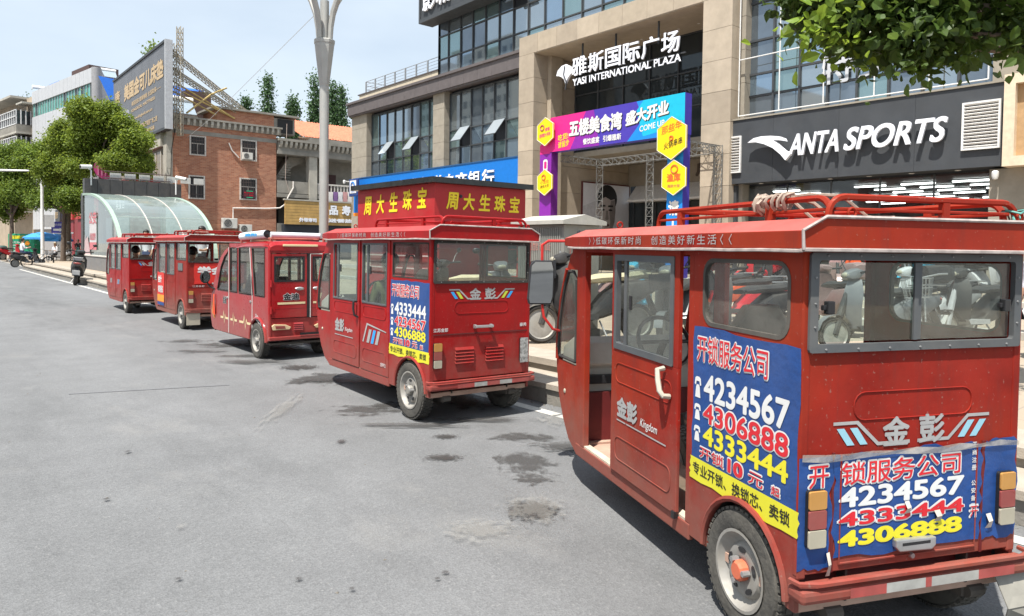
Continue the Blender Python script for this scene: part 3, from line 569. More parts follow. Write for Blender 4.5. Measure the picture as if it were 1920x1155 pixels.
# neighbour sign at the right edge
nb = thing('neighbour_shop_sign', 'beige framed shop sign with louvred vent at the right edge', 'sign', (BX, 4.5, 4))
S(nb, MB().frame([(2, 3.9), (6.08, 3.9), (6.08, 6.25), (2, 6.25)], [(2.25, 4.15), (5.83, 4.15), (5.83, 6.0), (2.25, 6.0)], BX-.4, BX+.1, 'x'), 'sign_rim', mat('pale_beige_panel', (.66, .54, .40))); S(nb, MB().box(BX-.2, BX+.1, 2.25, 5.83, 4.15, 6.0), 'sign_panel', mat('tan_panel', (.42, .27, .14)))
for i in range(14): S(nb, MB().box(BX-.25, BX-.21, 4.3, 5.35, 4.4+.1*i, 4.45+.1*i), 'louvre_slat', WMET)
S(nb, MB().box(BX-.208, BX-.202, 4.3, 5.35, 4.35, 5.85), 'grille_back', mat('dark_grille_back', (.03, .02, .02)))
def dome_cam(name, label, loc, d, par=None):
    t = thing(name, label, 'camera', loc)
    MB().tube([(0, 0, 0), (d[0]*.5, d[1]*.5, 0)], .03, 6).build('bracket', WMET, t); MB().lathe([(-.10, .001), (-.08, .06), (0, .085), (.10, .085), (.14, .05), (.14, .001)], (d[0]*.55, d[1]*.55, -.06), 'z', 14, False).build('dome', WMET, t, smooth=True); return t
dome_cam('dome_camera', 'white dome camera at the left end of the blue bank sign', (BX+.0, 42.6, 5.8), (-.9, 0))
dome_cam('ceiling_camera', 'small security camera hanging under the beige sign at far right', (BX+.0, 6.3, 3.75), (-.2, 0))
bb = thing('bank_hanging_sign', 'small square blue and white bank sign projecting by the kiosk', 'sign', (BX, 42.2, 4))
p = gx(664, 352, BX-.6); bb.location = (BX-.6, p.y, p.z)
MB().box(-.08, .08, -.55, .55, -.55, .55).build('sign_box', mat('navy_panel', (.02, .05, .18)), bb, bevel=.05); MB().box(-.09, -.081, -.42, .42, -.35, .45).build('sign_face', WHITE, bb, bevel=.0)
MB().tube([(-.095, .22*cos(k/2.), .12+.22*sin(k/2.)) for k in range(11)], .05, 5).build('emblem', BLUES, bb); lettering('农商行', BLUES, (-.095, .3, -.32), FR, FU, .6, .16, bb)
# ---- opening-day arch
ar = thing('banner_arch', 'bright magenta and blue printed arch announcing the food floor opening', 'banner', (19, 17.2, .6))
PK = mat('magenta_print', (.66, .02, .22), rough=.45, var=.05); PU = mat('purple_print', (.22, .02, .33), rough=.45, var=.05); VI = mat('indigo_print', (.06, .04, .36), rough=.45, var=.05); BL = mat('azure_print', (.01, .22, .66), rough=.45, var=.05); TQ = mat('turquoise_print', (.01, .42, .62), rough=.45, var=.05)
AX = 19.0
S(ar, MB().box(AX, AX+.35, 14.1, 20.4, 5.36, 6.68), 'beam', VI)
def arp(pts, m, lift): l = ar.location; return poly_on('print_facet', pts, m, Vector((AX, 20.4, 5.36))-l, FR, FU, ar, lift)
arp([(0, 0), (6.3, 0), (6.3, 1.32), (0, 1.32)], VI, .004); arp([(0, 0), (1.1, 0), (1.9, 1.32), (0, 1.32)], PK, .007); arp([(1.1, 0), (2.6, 0), (2.3, 1.32), (1.9, 1.32)], PU, .0075); arp([(3.9, 0), (6.3, 0), (6.3, 1.32), (4.3, 1.32), (4.6, .7)], BL, .007); arp([(4.6, .1), (6.3, .3), (6.3, 1.32), (4.6, 1.32), (4.3, 1.0)], TQ, .0085)
def at_(s, y, z, w, h, m=WHITE, bold=.03, lift=.014, slant=0., shear=0.): l = ar.location; return lettering(s, m, Vector((AX, y, z))-l, FR, FU, w, h, ar, bold=bold, lift=lift, slant=slant, shear=shear)
at_('五楼美食湾', 19.33, 5.79, 2.62, .63, BLKI, .055, .012); at_('五楼美食湾', 19.36, 5.82, 2.62, .63, WHITE, .055)
at_('盛大开业', 16.55, 5.85, 1.85, .50, BLKI, .05, .012, .10); at_('盛大开业', 16.58, 5.88, 1.85, .50, WHITE, .05, .014, .10)
at_('餐饮盛宴', 18.62, 5.46, .82, .23); at_('引爆雅斯', 17.62, 5.46, .85, .23); at_('COME UP', 15.95, 5.62, 1.05, .2, WHITE, .02, .014, .10); at_('吃货!', 19.95, 5.72, .55, .25, YELI, .02, .014, .1); at_('请留步', 19.95, 5.45, .6, .25, YELI, .02, .014, .1)
for y0, y1, m1, m2 in ((20.32, 20.98, PU, mat('dark_purple_print', (.13, .012, .2))), (14.13, 14.76, BL, VI)):
    S(ar, MB().box(AX, AX+.35, y0, y1, .6, 5.36 if y0 < 20 else 5.45), 'post', m2); l = ar.location
    poly_on('post_print', [(0, 0), (y1-y0, 0), (y1-y0, 4.76), (0, 4.76)], m1, Vector((AX, y1, .6))-l, FR, FU, ar, .004)
arp([(-.58, -.05), (0, -.05), (0, .6), (-.58, .3)], PK, .006)
poly_on('post_mark', [rrect(.2, .45, 4.05, 4.5, .08)], WHITE, Vector((AX, 20.98, .6))-ar.location, FR, FU, ar, .008); poly_on('post_mark', [rrect(.25, .40, 4.14, 4.42, .05)], PK, Vector((AX, 20.98, .6))-ar.location, FR, FU, ar, .010)
at_('请', 14.68, 2.75, .42, .5, WHITE, .05); at_('上', 14.68, 2.1, .42, .5, WHITE, .05); at_('口', 20.85, 2.45, .36, .4, WHITE, .06)
YHX = mat('yellow_hexagon_board', (.86, .60, .01), rough=.45, var=.04)
def hexb(u, v, r, lines, label, marks=()):
    p = gx(u, v, AX-.14); t = thing('hexagon_board', label, 'sign', p, 0, 'yellow hexagon boards on the arch')
    MB().prism([(r*sin(pi/3*k+.18*0), r*1.05*cos(pi/3*k)) for k in range(6)], -.03, .03, 'x').build('board', YHX, t)
    MB().tube([(-.03, r*sin(pi/3*k), r*1.05*cos(pi/3*k)) for k in range(7)], .012, 4).build('board_edge', WHITE, t)
    for s_, a, b, w_, h_, m_, bo, sl in lines: lettering(s_, m_, Vector((-.031, -a*r*-1, b*r)), FR, FU, w_*r, h_*r, t, bold=bo, lift=.004, slant=sl)
    for (cy, cz, rr_, m_) in marks: MB().tube([(-.036, cy*r+rr_*r*cos(2*pi*k/14), cz*r+rr_*r*sin(2*pi*k/14)) for k in range(15)], .022, 5).build('ring_mark', m_, t)
OR = mat('orange_red_print', (.75, .12, .03), rough=.5); BRN = mat('brown_print', (.35, .05, .1), rough=.5)
hexb(1023, 247, .52, [('食铺', -.0, .0, .5, .28, PK, .02, .1), ('香辣蟹大排档', .62, -.45, 1.2, .3, PK, .01, .1)], 'yellow hexagon board at the upper left of the arch', [(.3, .3, .2, BRN)])
hexb(1260, 259, .66, [('那些年', .6, .2, 1.2, .4, OR, .01, .2), ('火锅串串', .45, -.55, 1.1, .35, BLKI, .01, .2)], 'large yellow hexagon board at the upper right of the arch', [(0, 0, .1, OR)])
hexb(1022, 342, .48, [('小龙坎', .5, -.15, 1.0, .3, OR, .0, .05), ('烤肉大师', .5, -.5, 1.0, .25, BLKI, .0, .1)], 'yellow hexagon board low on the left post', [(.1, .4, .2, OR)])
hexb(1264, 333, .54, [('渔库', .5, -.25, 1.0, .5, OR, .03, 0), ('海鲜大咖', .45, -.6, .9, .2, BRN, .0, 0)], 'yellow hexagon board low on the right post', [(-.05, .5, .24, OR)])
# truss scaffold behind the arch
tr = thing('truss_scaffold', 'grey metal box truss frame standing behind the printed arch', 'scaffold', (21, 17.5, .6))
TRM = mat('grey_truss_metal', (.20, .20, .19), rough=.5, metal=.4, var=.15)
def truss(par, nm, p, q, s=.25, r=.013, n=10, m=TRM, web=True):
    p, q = Vector(p), Vector(q); l = par.location; t = (q-p).normalized(); a = t.orthogonal().normalized() if abs(t.z) > .9 else t.cross(Vector((0, 0, 1))).normalized(); b = t.cross(a); mb = MB()
    cs_ = [a*s/2*i+b*s/2*j for i, j in ((-1, -1), (1, -1), (1, 1), (-1, 1))]
    for c in cs_: mb.tube([p+c, q+c], r, 5)
    for k in range(n):
        p0, p1 = p+(q-p)*k/n, p+(q-p)*(k+1)/n
        for i in range(4):
            c0, c1 = cs_[i], cs_[(i+1) % 4]; mb.bar(p0+c0, p1+c1, r*1.2); mb.bar(p0+c0, p0+c1, r*1.2)
    return S(par, mb, nm, m)
for y in (14.6, 20.2):
    truss(tr, 'truss_column', (21.6, y, .6), (21.6, y, 5.3), n=14); truss(tr, 'truss_beam', (19.5, y, 5.15), (21.6, y, 5.15), n=6)
truss(tr, 'truss_beam', (21.6, 14.6, 5.15), (21.6, 20.2, 5.15), n=14); truss(tr, 'truss_column', (21.6, 17.6, .6), (21.6, 17.6, 5.2), n=14)
# portrait poster on the lobby side wall, facing the street
pp = thing('portrait_poster', 'large grey portrait poster on the lobby side wall', 'poster', (26.6, 24.44, 3.3))
MB().box(-1.75, 1.75, -.06, 0, -1.6, 1.6).build('poster_frame', mat('dark_red_frame', (.12, .03, .03)), pp); GB = mat('pale_grey_print', (.66, .67, .71), rough=.5, var=.04)
oP = Vector((0, -.061, 0))
poly_on('print_ground', [(-1.68, -1.54), (1.68, -1.54), (1.68, 1.54), (-1.68, 1.54)], GB, oP, XR if 'XR' in globals() else Vector((1, 0, 0)), FU, pp, .003)
poly_on('print_ground', [(-1.68, -1.54), (-1.0, -1.54), (-.2, .9), (-1.68, .4)], mat('mid_grey_print', (.55, .56, .6)), oP, Vector((1, 0, 0)), FU, pp, .005)
def el(cx, cz, a, b, n=24, f=lambda t: 1): return [(cx+a*cos(2*pi*k/n)*f(2*pi*k/n), cz+b*sin(2*pi*k/n)*f(2*pi*k/n)) for k in range(n)]
SK = mat('skin_grey_print', (.46, .41, .39), rough=.5); SKD = mat('shade_grey_print', (.22, .195, .185), rough=.5); HR = mat('black_hair_print', (.015, .013, .013), rough=.5)
X1 = Vector((1, 0, 0))
poly_on('print_coat', [(-1.0, -1.54), (-.55, -1.2), (.55, -1.2), (1.0, -1.54)], HR, oP, X1, FU, pp, .007); poly_on('print_neck', [(-.36, -1.54), (-.30, -.5), (.42, -.5), (.48, -1.54)], SKD, oP, X1, FU, pp, .009)
poly_on('print_hair', el(.05, .85, .72, .68), HR, oP, X1, FU, pp, .011)
poly_on('print_face', [(-.58, .55), (-.55, -.05), (-.42, -.5), (-.15, -.85), (.12, -.92), (.40, -.75), (.60, -.3), (.66, .3), (.62, .85), (.2, 1.02), (-.3, .95)], SK, oP, X1, FU, pp, .013)
poly_on('print_face_shade', [(.30, .75), (.62, .8), (.66, .3), (.60, -.3), (.40, -.75), (.2, -.88), (.28, -.3), (.2, .1)], SKD, oP, X1, FU, pp, .015)
poly_on('print_ear', el(-.66, .2, .1, .24, 12), SK, oP, X1, FU, pp, .0125)
for cx in (-.28, .28): poly_on('print_eye', el(cx, .28, .15, .05, 12), HR, oP, X1, FU, pp, .017); poly_on('print_brow', [(cx-.2, .42), (cx+.2, .44), (cx+.18, .53), (cx-.16, .52)], HR, oP, X1, FU, pp, .017)
poly_on('print_nose', [(-.02, .25), (.1, .25), (.16, -.18), (.02, -.24), (-.1, -.18)], SKD, oP, X1, FU, pp, .017); poly_on('print_mouth', el(.03, -.48, .2, .075, 12), mat('lip_grey_print', (.11, .06, .06)), oP, X1, FU, pp, .017)
poly_on('print_fringe', [(-.64, .5), (-.6, 1.1), (.1, 1.3), (.7, 1.0), (.68, .5), (.58, .85), (.3, .78), (-.1, .92), (-.5, .78)], HR, oP, X1, FU, pp, .019)
# ================================================================ brick block with concrete stair bay
BRK = brickmat('red_brick', (.48, .22, .13), (.33, .12, .07), (.36, .26, .20),   .30, .10, .010, plane='xz', stain=.3, stcol=(.16, .11, .09))
CONC = mat('weathered_concrete', (.27, .255, .225), rough=.9, var=.2, scale=1.2, bump=.2, bscale=20, dust=.35, dustcol=(.14, .13, .11))
CONC2 = mat('pale_concrete', (.42, .40, .35), rough=.9, var=.18, scale=1.2, dust=.25, dustcol=(.2, .18, .15))
PALEF = mat('pale_window_frame', (.55, .52, .48), rough=.7, var=.12)
DGL = mat('dark_window_glass', (.05, .055, .06), rough=.08, metal=.2, var=.25, scale=2)
BARS = mat('rusty_window_bars', (.11, .085, .08), rough=.8)
BY = 57.15
br = thing('brick_building', 'three-storey red brick building with toothed cornice and concrete stair bay', 'building', (14.5, BY, 0))
def B(mb, nm, m, par=br, **k): return S(par, mb, nm, m, **k)
B(MB().box(14.9, 22.8, BY, BY+9, 0, 10.9), 'wall', BRK)
B(MB().box(14.5, 14.89, BY-.04, BY+.9, 0, 10.9), 'corner_pillar', CONC2)
for k in range(9): B(MB().box(14.48, 14.9, BY-.06, BY-.041, 1.2*k+.02, 1.2*k+1.18), 'pillar_slab', CONC2)
B(MB().box(14.9, 22.85, BY-.03, BY, 9.88, 10.18), 'belt_course', CONC)
B(MB().box(14.4, 23.2, BY-.34, BY+9, 11.02, 11.15), 'cornice', CONC); B(MB().box(14.45, 23.15, BY-.1, BY+.3, 10.55, 11.02), 'cornice_band', CONC)
for i in range(20): B(MB().prism([(BY-.30, 11.018), (BY-.10, 11.018), (BY-.10, 10.55), (BY-.18, 10.55), (BY-.30, 10.75)], 14.6+.43*i, 14.78+.43*i, 'x'), 'cornice_tooth', CONC2)
def bwin(u0, v0, u1, v1, nm='window', ac=False, neon=False):
    a, b = gy(u0, v0, BY), gy(u1, v1, BY); x0, x1, z0, z1 = a.x, b.x, b.z, a.z
    w_ = B(MB().frame([(x0, z0), (x1, z0), (x1, z1), (x0, z1)], [(x0+.1, z0+.1), (x1-.1, z0+.1), (x1-.1, z1-.1), (x0+.1, z1-.1)], BY-.08, BY-.002, 'y'), nm, PALEF)
    def C(mb, n, m): mb.v = [(x-br.location.x, y-br.location.y, z) for x, y, z in mb.v]; return mb.build(n, m, w_)
    for i in range(2):
        xm = (x0+.1)+(x1-x0-.2)*i/2; C(MB().box(xm, xm+(x1-x0-.2)/2, BY-.012, BY-.006, z0+.1, z1-.1), 'pane', DGL)
    xm = (x0+x1)/2; zm = z0+(z1-z0)*.6
    C(MB().box(xm-.03, xm+.03, BY-.05, BY-.013, z0+.1, zm), 'mullion', PALEF); C(MB().box(x0+.1, x1-.1, BY-.05, BY-.013, zm-.03, zm+.03), 'transom', PALEF)
    mb = MB()
    for k in range(9): q = x0+.14+(x1-x0-.28)*k/8; mb.box(q-.012, q+.012, BY-.10, BY-.08, z0+.05, z1-.05)
    for z in (z0+.35, z1-.35): mb.box(x0+.05, x1-.05, BY-.105, BY-.082, z-.012, z+.012)
    g = C(mb, 'window_bars', BARS); g['kind'] = 'stuff'
    if neon:
        C(MB().box(x0+.25, x1-.12, BY-.16, BY-.11, z0+.15, z0+.75), 'notice_board', mat('dark_notice', (.05, .02, .03)))
        for k, zz in enumerate((z0+.5, z0+.3)): lettering('麻将休闲' if k == 0 else '二楼', REDI, Vector((x0+.3, BY-.165, zz))-br.location, Vector((1, 0, 0)), FU, .75, .14, w_, lift=.004)
        for zz in (z0+.18, z0+.68): C(MB().box(x0+.5, x1-.35, BY-.17, BY-.161, zz, zz+.05), 'green_strip', mat('green_strip', (.03, .5, .25)))
def ac_unit(label, p, rz=0., s=1., grp='air conditioner units on the brick building'):
    t = thing('air_conditioner', label, 'air conditioner', p, rz, grp, s=s)
    MB().box(-.40, .40, -.15, .15, 0, .56).build('casing', mat('white_casing', (.58, .57, .53), rough=.6, var=.1, dust=.2), t, bevel=.02)
    MB().lathe([(-.16, .22), (-.155, .22), (-.152, .001)], (-.12, 0, .28), 'y', 18, False).build('fan_grille', mat('dark_fan_grille', (.07, .07, .07)), t)
    for k in range(3): MB().tube([(-.12+(.07*(k+1))*cos(2*pi*j/14), -.165, .28+(.07*(k+1))*sin(2*pi*j/14)) for j in range(15)], .006, 4).build('grille_ring', mat('white_casing', (.5, .5, .5)), t)
    MB().box(-.36, -.30, -.1, .25, -.04, 0).build('bracket', STEEL, t); MB().box(.30, .36, -.1, .25, -.04, 0).build('bracket', STEEL, t); return t
bwin(355, 253, 386, 293); bwin(451, 261, 481, 303); bwin(449, 333, 481, 376, neon=True); bwin(353, 328, 384, 374)
p = gy(464, 299, BY-.3); ac_unit('white air conditioner unit on the upper brick window', p, s=.95)
p = gy(430, 428, BY-.3); ac_unit('larger white air conditioner by the white pipe bend', p, s=1.4)
p = gy(460, 437, BY-.3); ac_unit('white air conditioner at the foot of the wall behind the red roofs', p, s=1.2)
PIPE = mat('white_pipe', (.66, .62, .58), rough=.6, var=.1)
def wallpath(pts, y=BY-.08): return [gy(u, v, y)-br.location for u, v in pts]
MB().tube(wallpath([(437, 428), (437, 390), (500, 391), (525, 390), (535, 383), (540, 370), (550, 352), (550, 340)]), .06, 6).build('white_pipe', PIPE, br, smooth=True)
MB().tube(wallpath([(429, 268), (435, 282), (448, 296)]), .05, 6).build('white_pipe', PIPE, br, smooth=True)
MB().tube(wallpath([(538, 232), (536, 300), (535, 335), (543, 362)]), .02, 5).build('cable', mat('pale_cable', (.5, .4, .35)), br)
MB().tube(wallpath([(330, 232), (322, 280), (320, 330)]), .025, 5).build('cable', BLACK, br)
# street side of the block: tiled pier and tall windows
B(MB().box(14.55, 14.9, BY+.9, BY+16, 0, 9.6), 'street_wall', CONC); B(MB().box(14.3, 14.55, BY+.9, BY+16, 8.9, 9.9), 'sign_beam', CONC2)
for k in range(5): B(MB().box(14.50, 14.549, BY+1.4+3*k, BY+3.8+3*k, 2.2, 8.6), 'street_window', mat('tan_window', (.22, .18, .13), rough=.3, var=.3, scale=2))
for k in range(10): B(MB().box(14.44, 14.50, BY+1.4+1.5*k, BY+1.5+1.5*k, 2.2, 8.6), 'window_post', PALEF)
# concrete stair bay right of the brick
B(MB().box(22.85, 32, BY+2.6, BY+9, 0, 10.6), 'stair_core', CONC)
B(MB().box(22.85, 32, BY-.2, BY+2.6, 9.05, 9.35), 'top_slab', CONC); B(MB().box(22.85, 32, BY-.45, BY+.1, 10.1, 10.3), 'cornice', CONC); B(MB().box(22.9, 32, BY-.1, BY+.2, 9.35, 10.1), 'cornice_band', CONC)
for i in range(20): B(MB().prism([(BY-.42, 10.098), (BY-.105, 10.098), (BY-.105, 9.62), (BY-.2, 9.62), (BY-.38, 9.85)], 23.0+.42*i, 23.2+.42*i, 'x'), 'cornice_tooth', CONC2)
for z0, z1 in ((5.9, 6.9), (2.8, 3.4)): B(MB().box(22.88, 25.6, BY, BY+.2, z0, z1), 'balustrade_wall', CONC)
for z in (5.55, 2.5): B(MB().box(22.85, 32, BY-.05, BY+2.6, z, z+.3), 'balcony_slab', CONC)
B(MB().box(25.6, 26.3, BY-.1, BY+.6, 0, 9.05), 'column', CONC2)
B(MB().prism([(23.0, 7.0), (24.3, 9.0), (25.5, 9.04), (25.5, 8.6), (24.6, 8.2), (23.4, 6.8)], BY+1.0, BY+2.2, 'y'), 'stair_flight', CONC)
for k in range(8): B(MB().box(23.0+.2*k, 24.4, BY+.9, BY+.98, 7.0+.22*k, 7.04+.22*k), 'stair_step', CONC2)
for z0 in (5.85, 2.8): B(MB().box(28.0, 29.3, BY+2.52, BY+2.6, z0, z0+2.1), 'door', mat('dark_red_door', (.07, .03, .03), rough=.6))
B(MB().box(23.0, 24.0, BY+2.52, BY+2.59, 2.8, 4.9), 'door', mat('dark_opening', (.02, .02, .02)))
for k in range(14): B(MB().box(26.4+.3*k, 26.5+.3*k, BY+.0, BY+.1, 5.95, 6.75), 'baluster', PALEF)
B(MB().box(26.3, 32, BY-.03, BY+.13, 6.75, 6.87), 'hand_rail', PALEF)
# roof: tiled pitch, brick dormer, lumber
TILE = mat('orange_clay_tile', (.50, .16, .09), rough=.85, var=.22, scale=3, dust=.15)
tl = MB(); 
for i in range(30):
    for j in range(13):
        x = 25.9+.27*i; y = BY+2.0+.42*j; z = 11.0+.17*j+rg.uniform(-.015, .015)
        tl.add([(x, y, z), (x+.13, y, z+.06), (x+.26, y, z), (x+.26, y+.5, z+.24), (x+.13, y+.5, z+.30), (x, y+.5, z+.24)], [(0, 1, 4, 5), (1, 2, 3, 4), (0, 2, 1)])
B(tl, 'roof_tiles', TILE, kind='stuff'); B(MB().box(25.7, 33.9, BY+1.9, BY+7.6, 10.6, 10.95), 'roof_base', CONC)
B(MB().box(18.6, 23.2, BY+1.5, BY+5, 11.22, 12.35), 'dormer_wall', BRK); B(MB().box(23.2, 25.0, BY+1.5, BY+3, 10.9, 12.2), 'dormer_wall', CONC); B(MB().box(18.2, 25.3, BY+1.2, BY+5.4, 12.35, 12.5), 'dormer_roof', CONC)
B(MB().box(23.5, 24.8, BY+1.44, BY+1.49, 11.0, 12.15), 'dormer_window', mat('dark_opening', (.02, .02, .02)))
for k in range(6): B(MB().bar((25.0+.15*k, BY+.6, 10.7), (25.6+.15*k, BY+1.6, 10.4+.08*k), .08), 'lumber', mat('old_timber', (.3, .2, .13)))
# sushi shop sign at the foot
sh = thing('shop_fascia', 'yellow wooden takeaway fascia with white characters under the concrete balconies', 'sign', (26.5, BY-.8, 4))
WOOD = mat('yellow_wood_board', (.46, .29, .10), rough=.6, var=.2, scale=2)
a, b = gy(535, 375, BY-.8), gy(672, 418, BY-.8); z0, z1, x0, x1 = b.z-.3, a.z-.0, a.x, b.x+3
for k in range(8): S(sh, MB().box(x0, x1, BY-.8, BY-.6, z0+(z1-z0)*k/8+.008, z0+(z1-z0)*(k+1)/8-.008), 'board', WOOD)
S(sh, MB().box(x0-.1, x1, BY-.85, BY-.55, z1, z1+.12), 'cap', CONC2); S(sh, MB().box(x0, x1, BY-.6, BY+.5, .15, z0), 'shop_front', mat('dim_room', (.03, .035, .045)))
for s_, u, v, w_, h_ in (('品', 617, 403, .8, .8), ('寿', 641, 404, .8, .85), ('司', 665, 404, .8, .8), ('外带寿司', 561, 416, 1.5, .35), ('送餐热线:6666', 615, 417, 3.2, .33)):
    p = gy(u, v, BY-.82); lettering(s_.replace('6666', ''), LITW, p-sh.location, Vector((1, 0, 0)), FU, w_, h_, sh, bold=.05, depth=.05)
# laundry on the balcony
for k in range(7):
    p = gy(620+9*k, 372, BY-.1); t = MB().prism([(-.22, 0), (.22, 0), (.26, -.5), (.2, -.95), (-.2, -.95), (-.26, -.5)], -.02, .02, 'y')
    o = t.build('hanging_shirt', mat('cloth_%d' % (k % 4), ((.7, .68, .66), (.22, .12, .3), (.7, .7, .72), (.55, .3, .3))[k % 4], rough=.9), fix=True)
    o.location = (p.x, BY-.1, p.z+.55); tag(o, ('white', 'purple', 'pale', 'pink')[k % 4]+' shirt drying on the lower balcony, place %s from the lamp post' % ('one two three four five six seven'.split()[k]), 'laundry', 'laundry on the balcony line')
# ================================================================ roof billboard
bbd = thing('roof_billboard', 'huge grey rooftop billboard with gold characters and lattice bracing behind', 'billboard', (14.2, 55.6, 9.9))
a, b = gx(311, 78, 14.2), gx(311, 238, 14.2); y0 = a.y; zt, zb = a.z, b.z; y1 = y0+17.5
GBB = mat('slate_billboard_sheet', (.13, .135, .15), rough=.5, var=.12, scale=.5)
for i in range(5): S(bbd, MB().box(14.2, 14.45, y0+17.5*i/5+.01, y0+17.5*(i+1)/5-.01, zb, zt), 'sheet', GBB)
S(bbd, MB().box(14.1, 14.6, y0-.22, y0, zb-.15, zt+.15), 'end_frame', mat('pale_grey_metal', (.42, .43, .45), rough=.5)); S(bbd, MB().box(14.12, 14.6, y0, y1, zt, zt+.18), 'top_frame', SIGNG); S(bbd, MB().box(14.12, 14.6, y0, y1, zb-.18, zb), 'bottom_frame', SIGNG)
GOLD = mat('gold_print', (.52, .38, .22), rough=.5)
def BT(s_, yl, z, w_, h_, bold=.03): lettering(s_, GOLD, Vector((14.2, yl, z))-bbd.location, FR, FU, w_, h_, bbd, bold=bold, lift=.02)
H_ = zt-zb
BT('美国金可儿床垫', y0+13.2, zb+H_*.60, 12.6, H_*.24, .05); BT('美国原装 健康睡眠 全国联保——', y0+10.5, zb+H_*.48, 9.2, H_*.065, .02); BT('KINGKOIL MATTRESS', y0+10.5, zb+H_*.40, 7.5, H_*.04); BT('www.kingkoil.com.cn', y0+10.0, zb+H_*.27, 6.2, H_*.05); BT('地址:松滋市城东新区家居广场二楼', y0+10.4, zb+H_*.12, 8.0, H_*.07); BT('热线 13774058', y0+10.4, zb+H_*.03, 7.2, H_*.065)
BT('康', y0+16.8, zb+H_*.63, 2.0, H_*.2)
WSH = mat('washed_patch', (.30, .31, .35), rough=.6, var=.2)
poly_on('faded_patch', [(3.2, .8), (6.4, 1.8), (6.1, 2.8), (4.2, 3.1), (3.6, 2.2)], WSH, Vector((14.2, y0+17.5, zb))-bbd.location, FR, FU, bbd, .012)
RUST = mat('yellow_rusty_lattice', (.42, .31, .12), rough=.7, var=.35, scale=3); LGT = mat('pale_lattice', (.33, .29, .22), rough=.7, var=.25)
truss(bbd, 'lattice_mast', (15.2, y0+.2, zb-.5), (15.2, y0+.2, zt+1.3), .32, .028, 18, LGT); truss(bbd, 'lattice_mast', (14.75, y0+.2, zb), (14.75, y0+.2, zt), .3, .025, 14, LGT)
for u0, v0, u1, v1, mm, y_ in ((313, 92, 480, 227, LGT, y0+.4), (313, 125, 470, 228, LGT, y0+.4)):
    p, q = gy(u0, v0, y_), gy(u1, v1, y_+3); truss(bbd, 'lattice_boom', p, q, .32, .03, 26, mm)
for u0, v0, u1, v1, y_ in ((313, 145, 440, 222, y0+1), (313, 165, 405, 215, y0+1), (350, 212, 396, 177, y0+.8), (396, 177, 425, 165, y0+.8), (318, 160, 440, 222, y0+2)):
    p, q = gy(u0, v0, y_), gy(u1, v1, y_+.5); S(bbd, MB().tube([p, q], .07, 5), 'brace_tube', RUST)
for v in (95, 120, 145, 170, 195): p, q = gy(311, v, y0+.2), gy(330, v+2, y0+.2); S(bbd, MB().tube([p, q], .04, 5), 'brace_tube', LGT)
# brown roof hut, blue sheet roofs and water heaters behind the billboard
hut = thing('roof_hut', 'dark brown rooftop hut beside the billboard bracing', 'hut', (20, 63, 11.2)); a, b = gy(348, 168, 63), gy(396, 215, 63)
S(hut, MB().box(a.x, b.x, 63, 67, 11.0, a.z), 'wall', mat('brown_cladding', (.085, .05, .045), rough=.7)); S(hut, MB().box(a.x-3, b.x-1, 62.6, 67, 11.0, 12.2), 'base', CONC)
def blueroof(label, pts, y_):
    t = thing('blue_metal_sheeting', label, 'roof', gy(*pts[0], y_)); mb = MB(); l = t.location; n = len(pts)
    P = [gy(u, v, y_+(2.5 if i in (1, 2) else 0)) for i, (u, v) in enumerate(pts)]
    mb.ring([[p-l for p in P], [p-l+Vector((0, .1, -.12)) for p in P]]).build('roof_sheet', mat('blue_roof_sheet', (.015, .12, .50), rough=.5, var=.1), t)
blueroof('bright blue sheet roof right of the billboard edge', [(311, 182), (311, 158), (383, 170), (352, 182)], 64); 
def heater(label, p, s=1., rz=0.):
    t = thing('solar_water_heater', label, 'water heater', p, rz, 'solar water heaters on the roofs', s=s)
    MB().tube([(-.9, 0, 1.1), (.9, 0, 1.1)], .24, 12).build('tank', WMET, t, smooth=True); MB().obox((0, -.6, .55), (.85, 0, 0), (0, .55, .5), (0, .02, -.02)).build('collector', mat('pale_blue_tubes', (.35, .42, .48), rough=.3, metal=.3), t)
    for x in (-.7, .7): MB().bar((x, .1, 0), (x, 0, 1.0), .05).build('leg', STEEL, t); MB().bar((x, -1.1, 0), (x, -1.0, .1), .05).build('leg', STEEL, t)
def bluesheet(label, pts, D):
    t = thing('blue_metal_sheeting', label, 'roof', gd(*pts[0], D)); l = t.location; P = [gd(u, v, D)-l for u, v in pts]
    MB().ring([P, [p+Vector((.15, .4, -.1)) for p in P]]).build('roof_sheet', mat('blue_roof_sheet', (.015, .12, .50)), t)
bluesheet('bright blue sheet roof between grey panel building and billboard', [(184, 142), (224, 150), (224, 190), (206, 187)], 70)
heater('solar water heater on the brown roof hut base behind the billboard', gy(333, 205, 62)-Vector((0, 0, .6)), 1.25)
